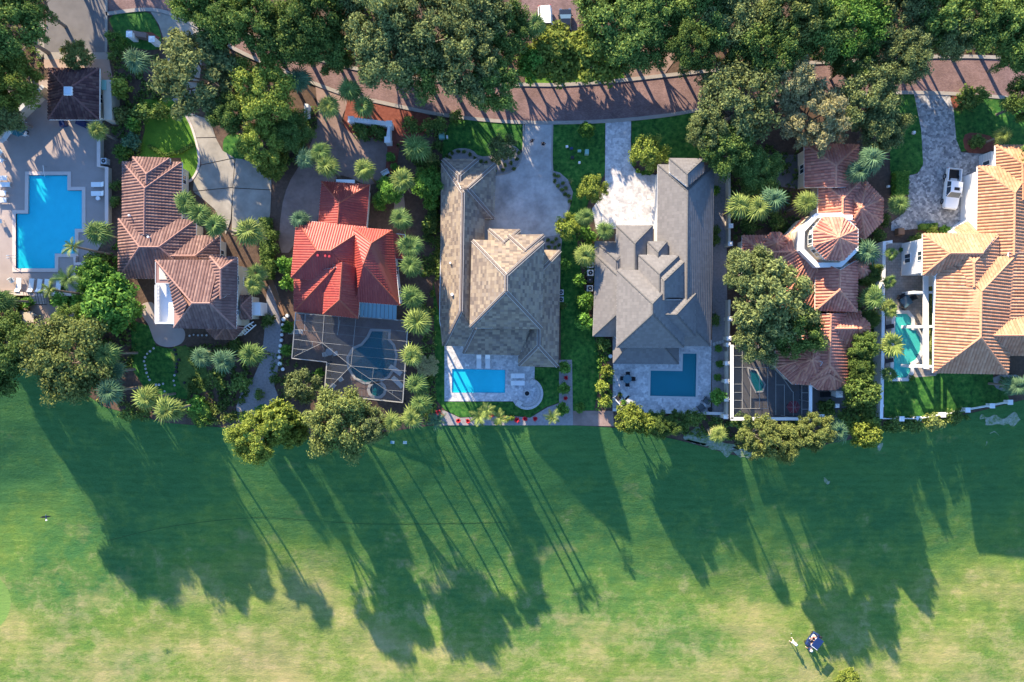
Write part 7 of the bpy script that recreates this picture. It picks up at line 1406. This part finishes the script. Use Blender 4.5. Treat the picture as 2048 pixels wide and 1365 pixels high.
for pts, n, mat in (([(216, 120), (320, 110), (345, 200), (280, 205), (285, 312), (222, 312)], 420, 'leaf_dark'), ([(560, 225), (640, 215), (620, 330), (560, 330)], 260, 'leaf_dark'), ([(790, 290), (884, 270), (880, 560), (845, 560), (850, 350)], 520, 'leaf_dark'), ([(846, 560), (868, 560), (872, 850), (846, 850)], 220, 'leaf_dark'),
  ([(380, 690), (520, 690), (480, 850), (380, 800)], 460, 'leaf_dark'), ([(520, 690), (590, 720), (640, 730), (640, 800), (560, 800)], 90, 'leaf_dark'), ([(1436, 280), (1600, 300), (1600, 480), (1470, 480)], 560, 'leaf_dark'), ([(1700, 480), (1766, 480), (1762, 845), (1690, 845)], 520, 'leaf_dark'), ([(-20, 590), (62, 614), (60, 664), (280, 640), (262, 740), (-20, 730)], 620, 'leaf_dark'),
  ([(500, 60), (700, 20), (1040, 60), (1040, 150), (800, 140), (600, 100)], 500, 'leaf_dark'), ([(1360, 20), (2048, 20), (2048, 110), (1905, 105), (1600, 120), (1370, 140)], 800, 'leaf_dark'), ([(1226, 832), (1460, 832), (1470, 880), (1300, 862)], 240, 'leaf_dark'), ([(1460, 842), (1700, 842), (1690, 880), (1470, 900)], 240, 'leaf_olive'),
  ([(1700, 845), (1960, 828), (1940, 838), (1740, 868)], 200, 'leaf_dark'), ([(170, 800), (400, 838), (460, 852), (480, 820), (300, 790)], 220, 'leaf_olive'), ([(1186, 600), (1224, 690), (1224, 820), (1195, 820), (1196, 720)], 130, 'leaf_bright'), ([(1160, 440), (1190, 470), (1186, 600), (1168, 600)], 120, 'leaf_bright'), ([(100, 590), (240, 470), (240, 640), (170, 650)], 320, 'leaf_bright'), ([(0, 0), (85, 0), (80, 230), (0, 230)], 200, 'leaf_dark')):
    undergrowth(pts, n, mat)
# red bromeliads along the bed
def flower(u, v, r, lb):
    p = P(u, v, .4); t = thing('red_flower_plant', lb, 'flowering plant', (p.x, p.y, gz(p.x, p.y)), random.uniform(0, 6), 'red flowering plants at the fairway bed'); k = r / PXM
    for i in range(14):
        a = i * 2.4; L = k * random.uniform(.75, 1.1); m = MB(); d = Vector((math.cos(a), math.sin(a), 0)); s = Vector((-d.y, d.x, 0)) * .07
        m.add([Vector((0, 0, .1)) - s, Vector((0, 0, .1)) + s, d * L * .6 + s * 1.3 + Vector((0, 0, .55 - .02 * i)), d * L + Vector((0, 0, .45)), d * L * .6 - s * 1.3 + Vector((0, 0, .55 - .02 * i))], [(0, 1, 2, 4), (4, 2, 3)]); m.build('petal_leaf', MT['redflower'], t, local=True)
for u, v, r, lb in ((877, 825, 7, 'red flowering plant at the far left by the dark palm'), (883, 832, 6, 'smaller red flowering plant just below the far left one'), (917, 842, 6, 'red flowering plant in the bed curve, left'), (936, 843, 6, 'red flowering plant beside the left slender palm'), (961, 828, 7, 'red flowering plant between slender palms, upper left'), (982, 830, 7, 'red flowering plant between slender palms, upper right'), (1007, 838, 7, 'red flowering plant right of the slender palms'), (1034, 840, 7, 'bright red flowering plant in the sun gap of the bed'), (1050, 838, 6, 'dark red flowering plant, second from the right'), (1070, 838, 6, 'dark red flowering plant at the right of the row'), (1132, 756, 5, 'red flowering plant between the ball shrubs, upper'), (1131, 797, 5, 'red flowering plant between the ball shrubs, lower')): flower(u, v, r, lb)
for u, v, lb in ((1016, 838, 'bright tuft plant between red flowers'), (1024, 836, 'small bright tuft plant left of the sunlit red flower'), (995, 845, 'pale tuft plant below the slender palms')): bush(u, v, 6, .7, 'T', 'leaf_yellow', lb)
t = palm(1141, 362, 7, .9, 'palm_lit', 'small pale spiky plant at the tip of the gravel bed', None, 'feather', 9)
hedge([(300, 293), (330, 312), (362, 305), (386, 290)], .5, .35, 'clipped', 'thin low hedge line crossing the sunlit lawn')
hedge([(388, 833), (420, 815)], 1.6, 1.1, 'clipped', 'clipped wedge-shaped hedge at the fairway edge')
hedge([(40, 672), (85, 668), (108, 668)], 1.7, 1.1, 'leaf_bright', 'bright low hedge below the pinkish lower terrace')
hedge([(1795, 348), (1794, 392)], 1.9, 1.3, 'leaf_bright', 'square yellow-green hedge block beside the cobbled driveway')
hedge([(1862, 556), (1862, 732)], .7, .5, 'leaf_olive', 'narrow olive hedge strip between pergola and mansion wall')
hedge([(536, 440), (540, 560)], 1.5, 1.6, 'leaf_dark', 'dark hedge between the slab driveway and the brown driveway')
hedge([(868, 330), (866, 470)], 1.2, 1.6, 'leaf_dark', 'dark hedge along the west wall of the tan-roofed house')
hedge([(1835, 456), (1868, 454)], .8, .8, 'clipped', 'short clipped hedge by the mansion entry')
# prototypes that were only moved, never left at the origin
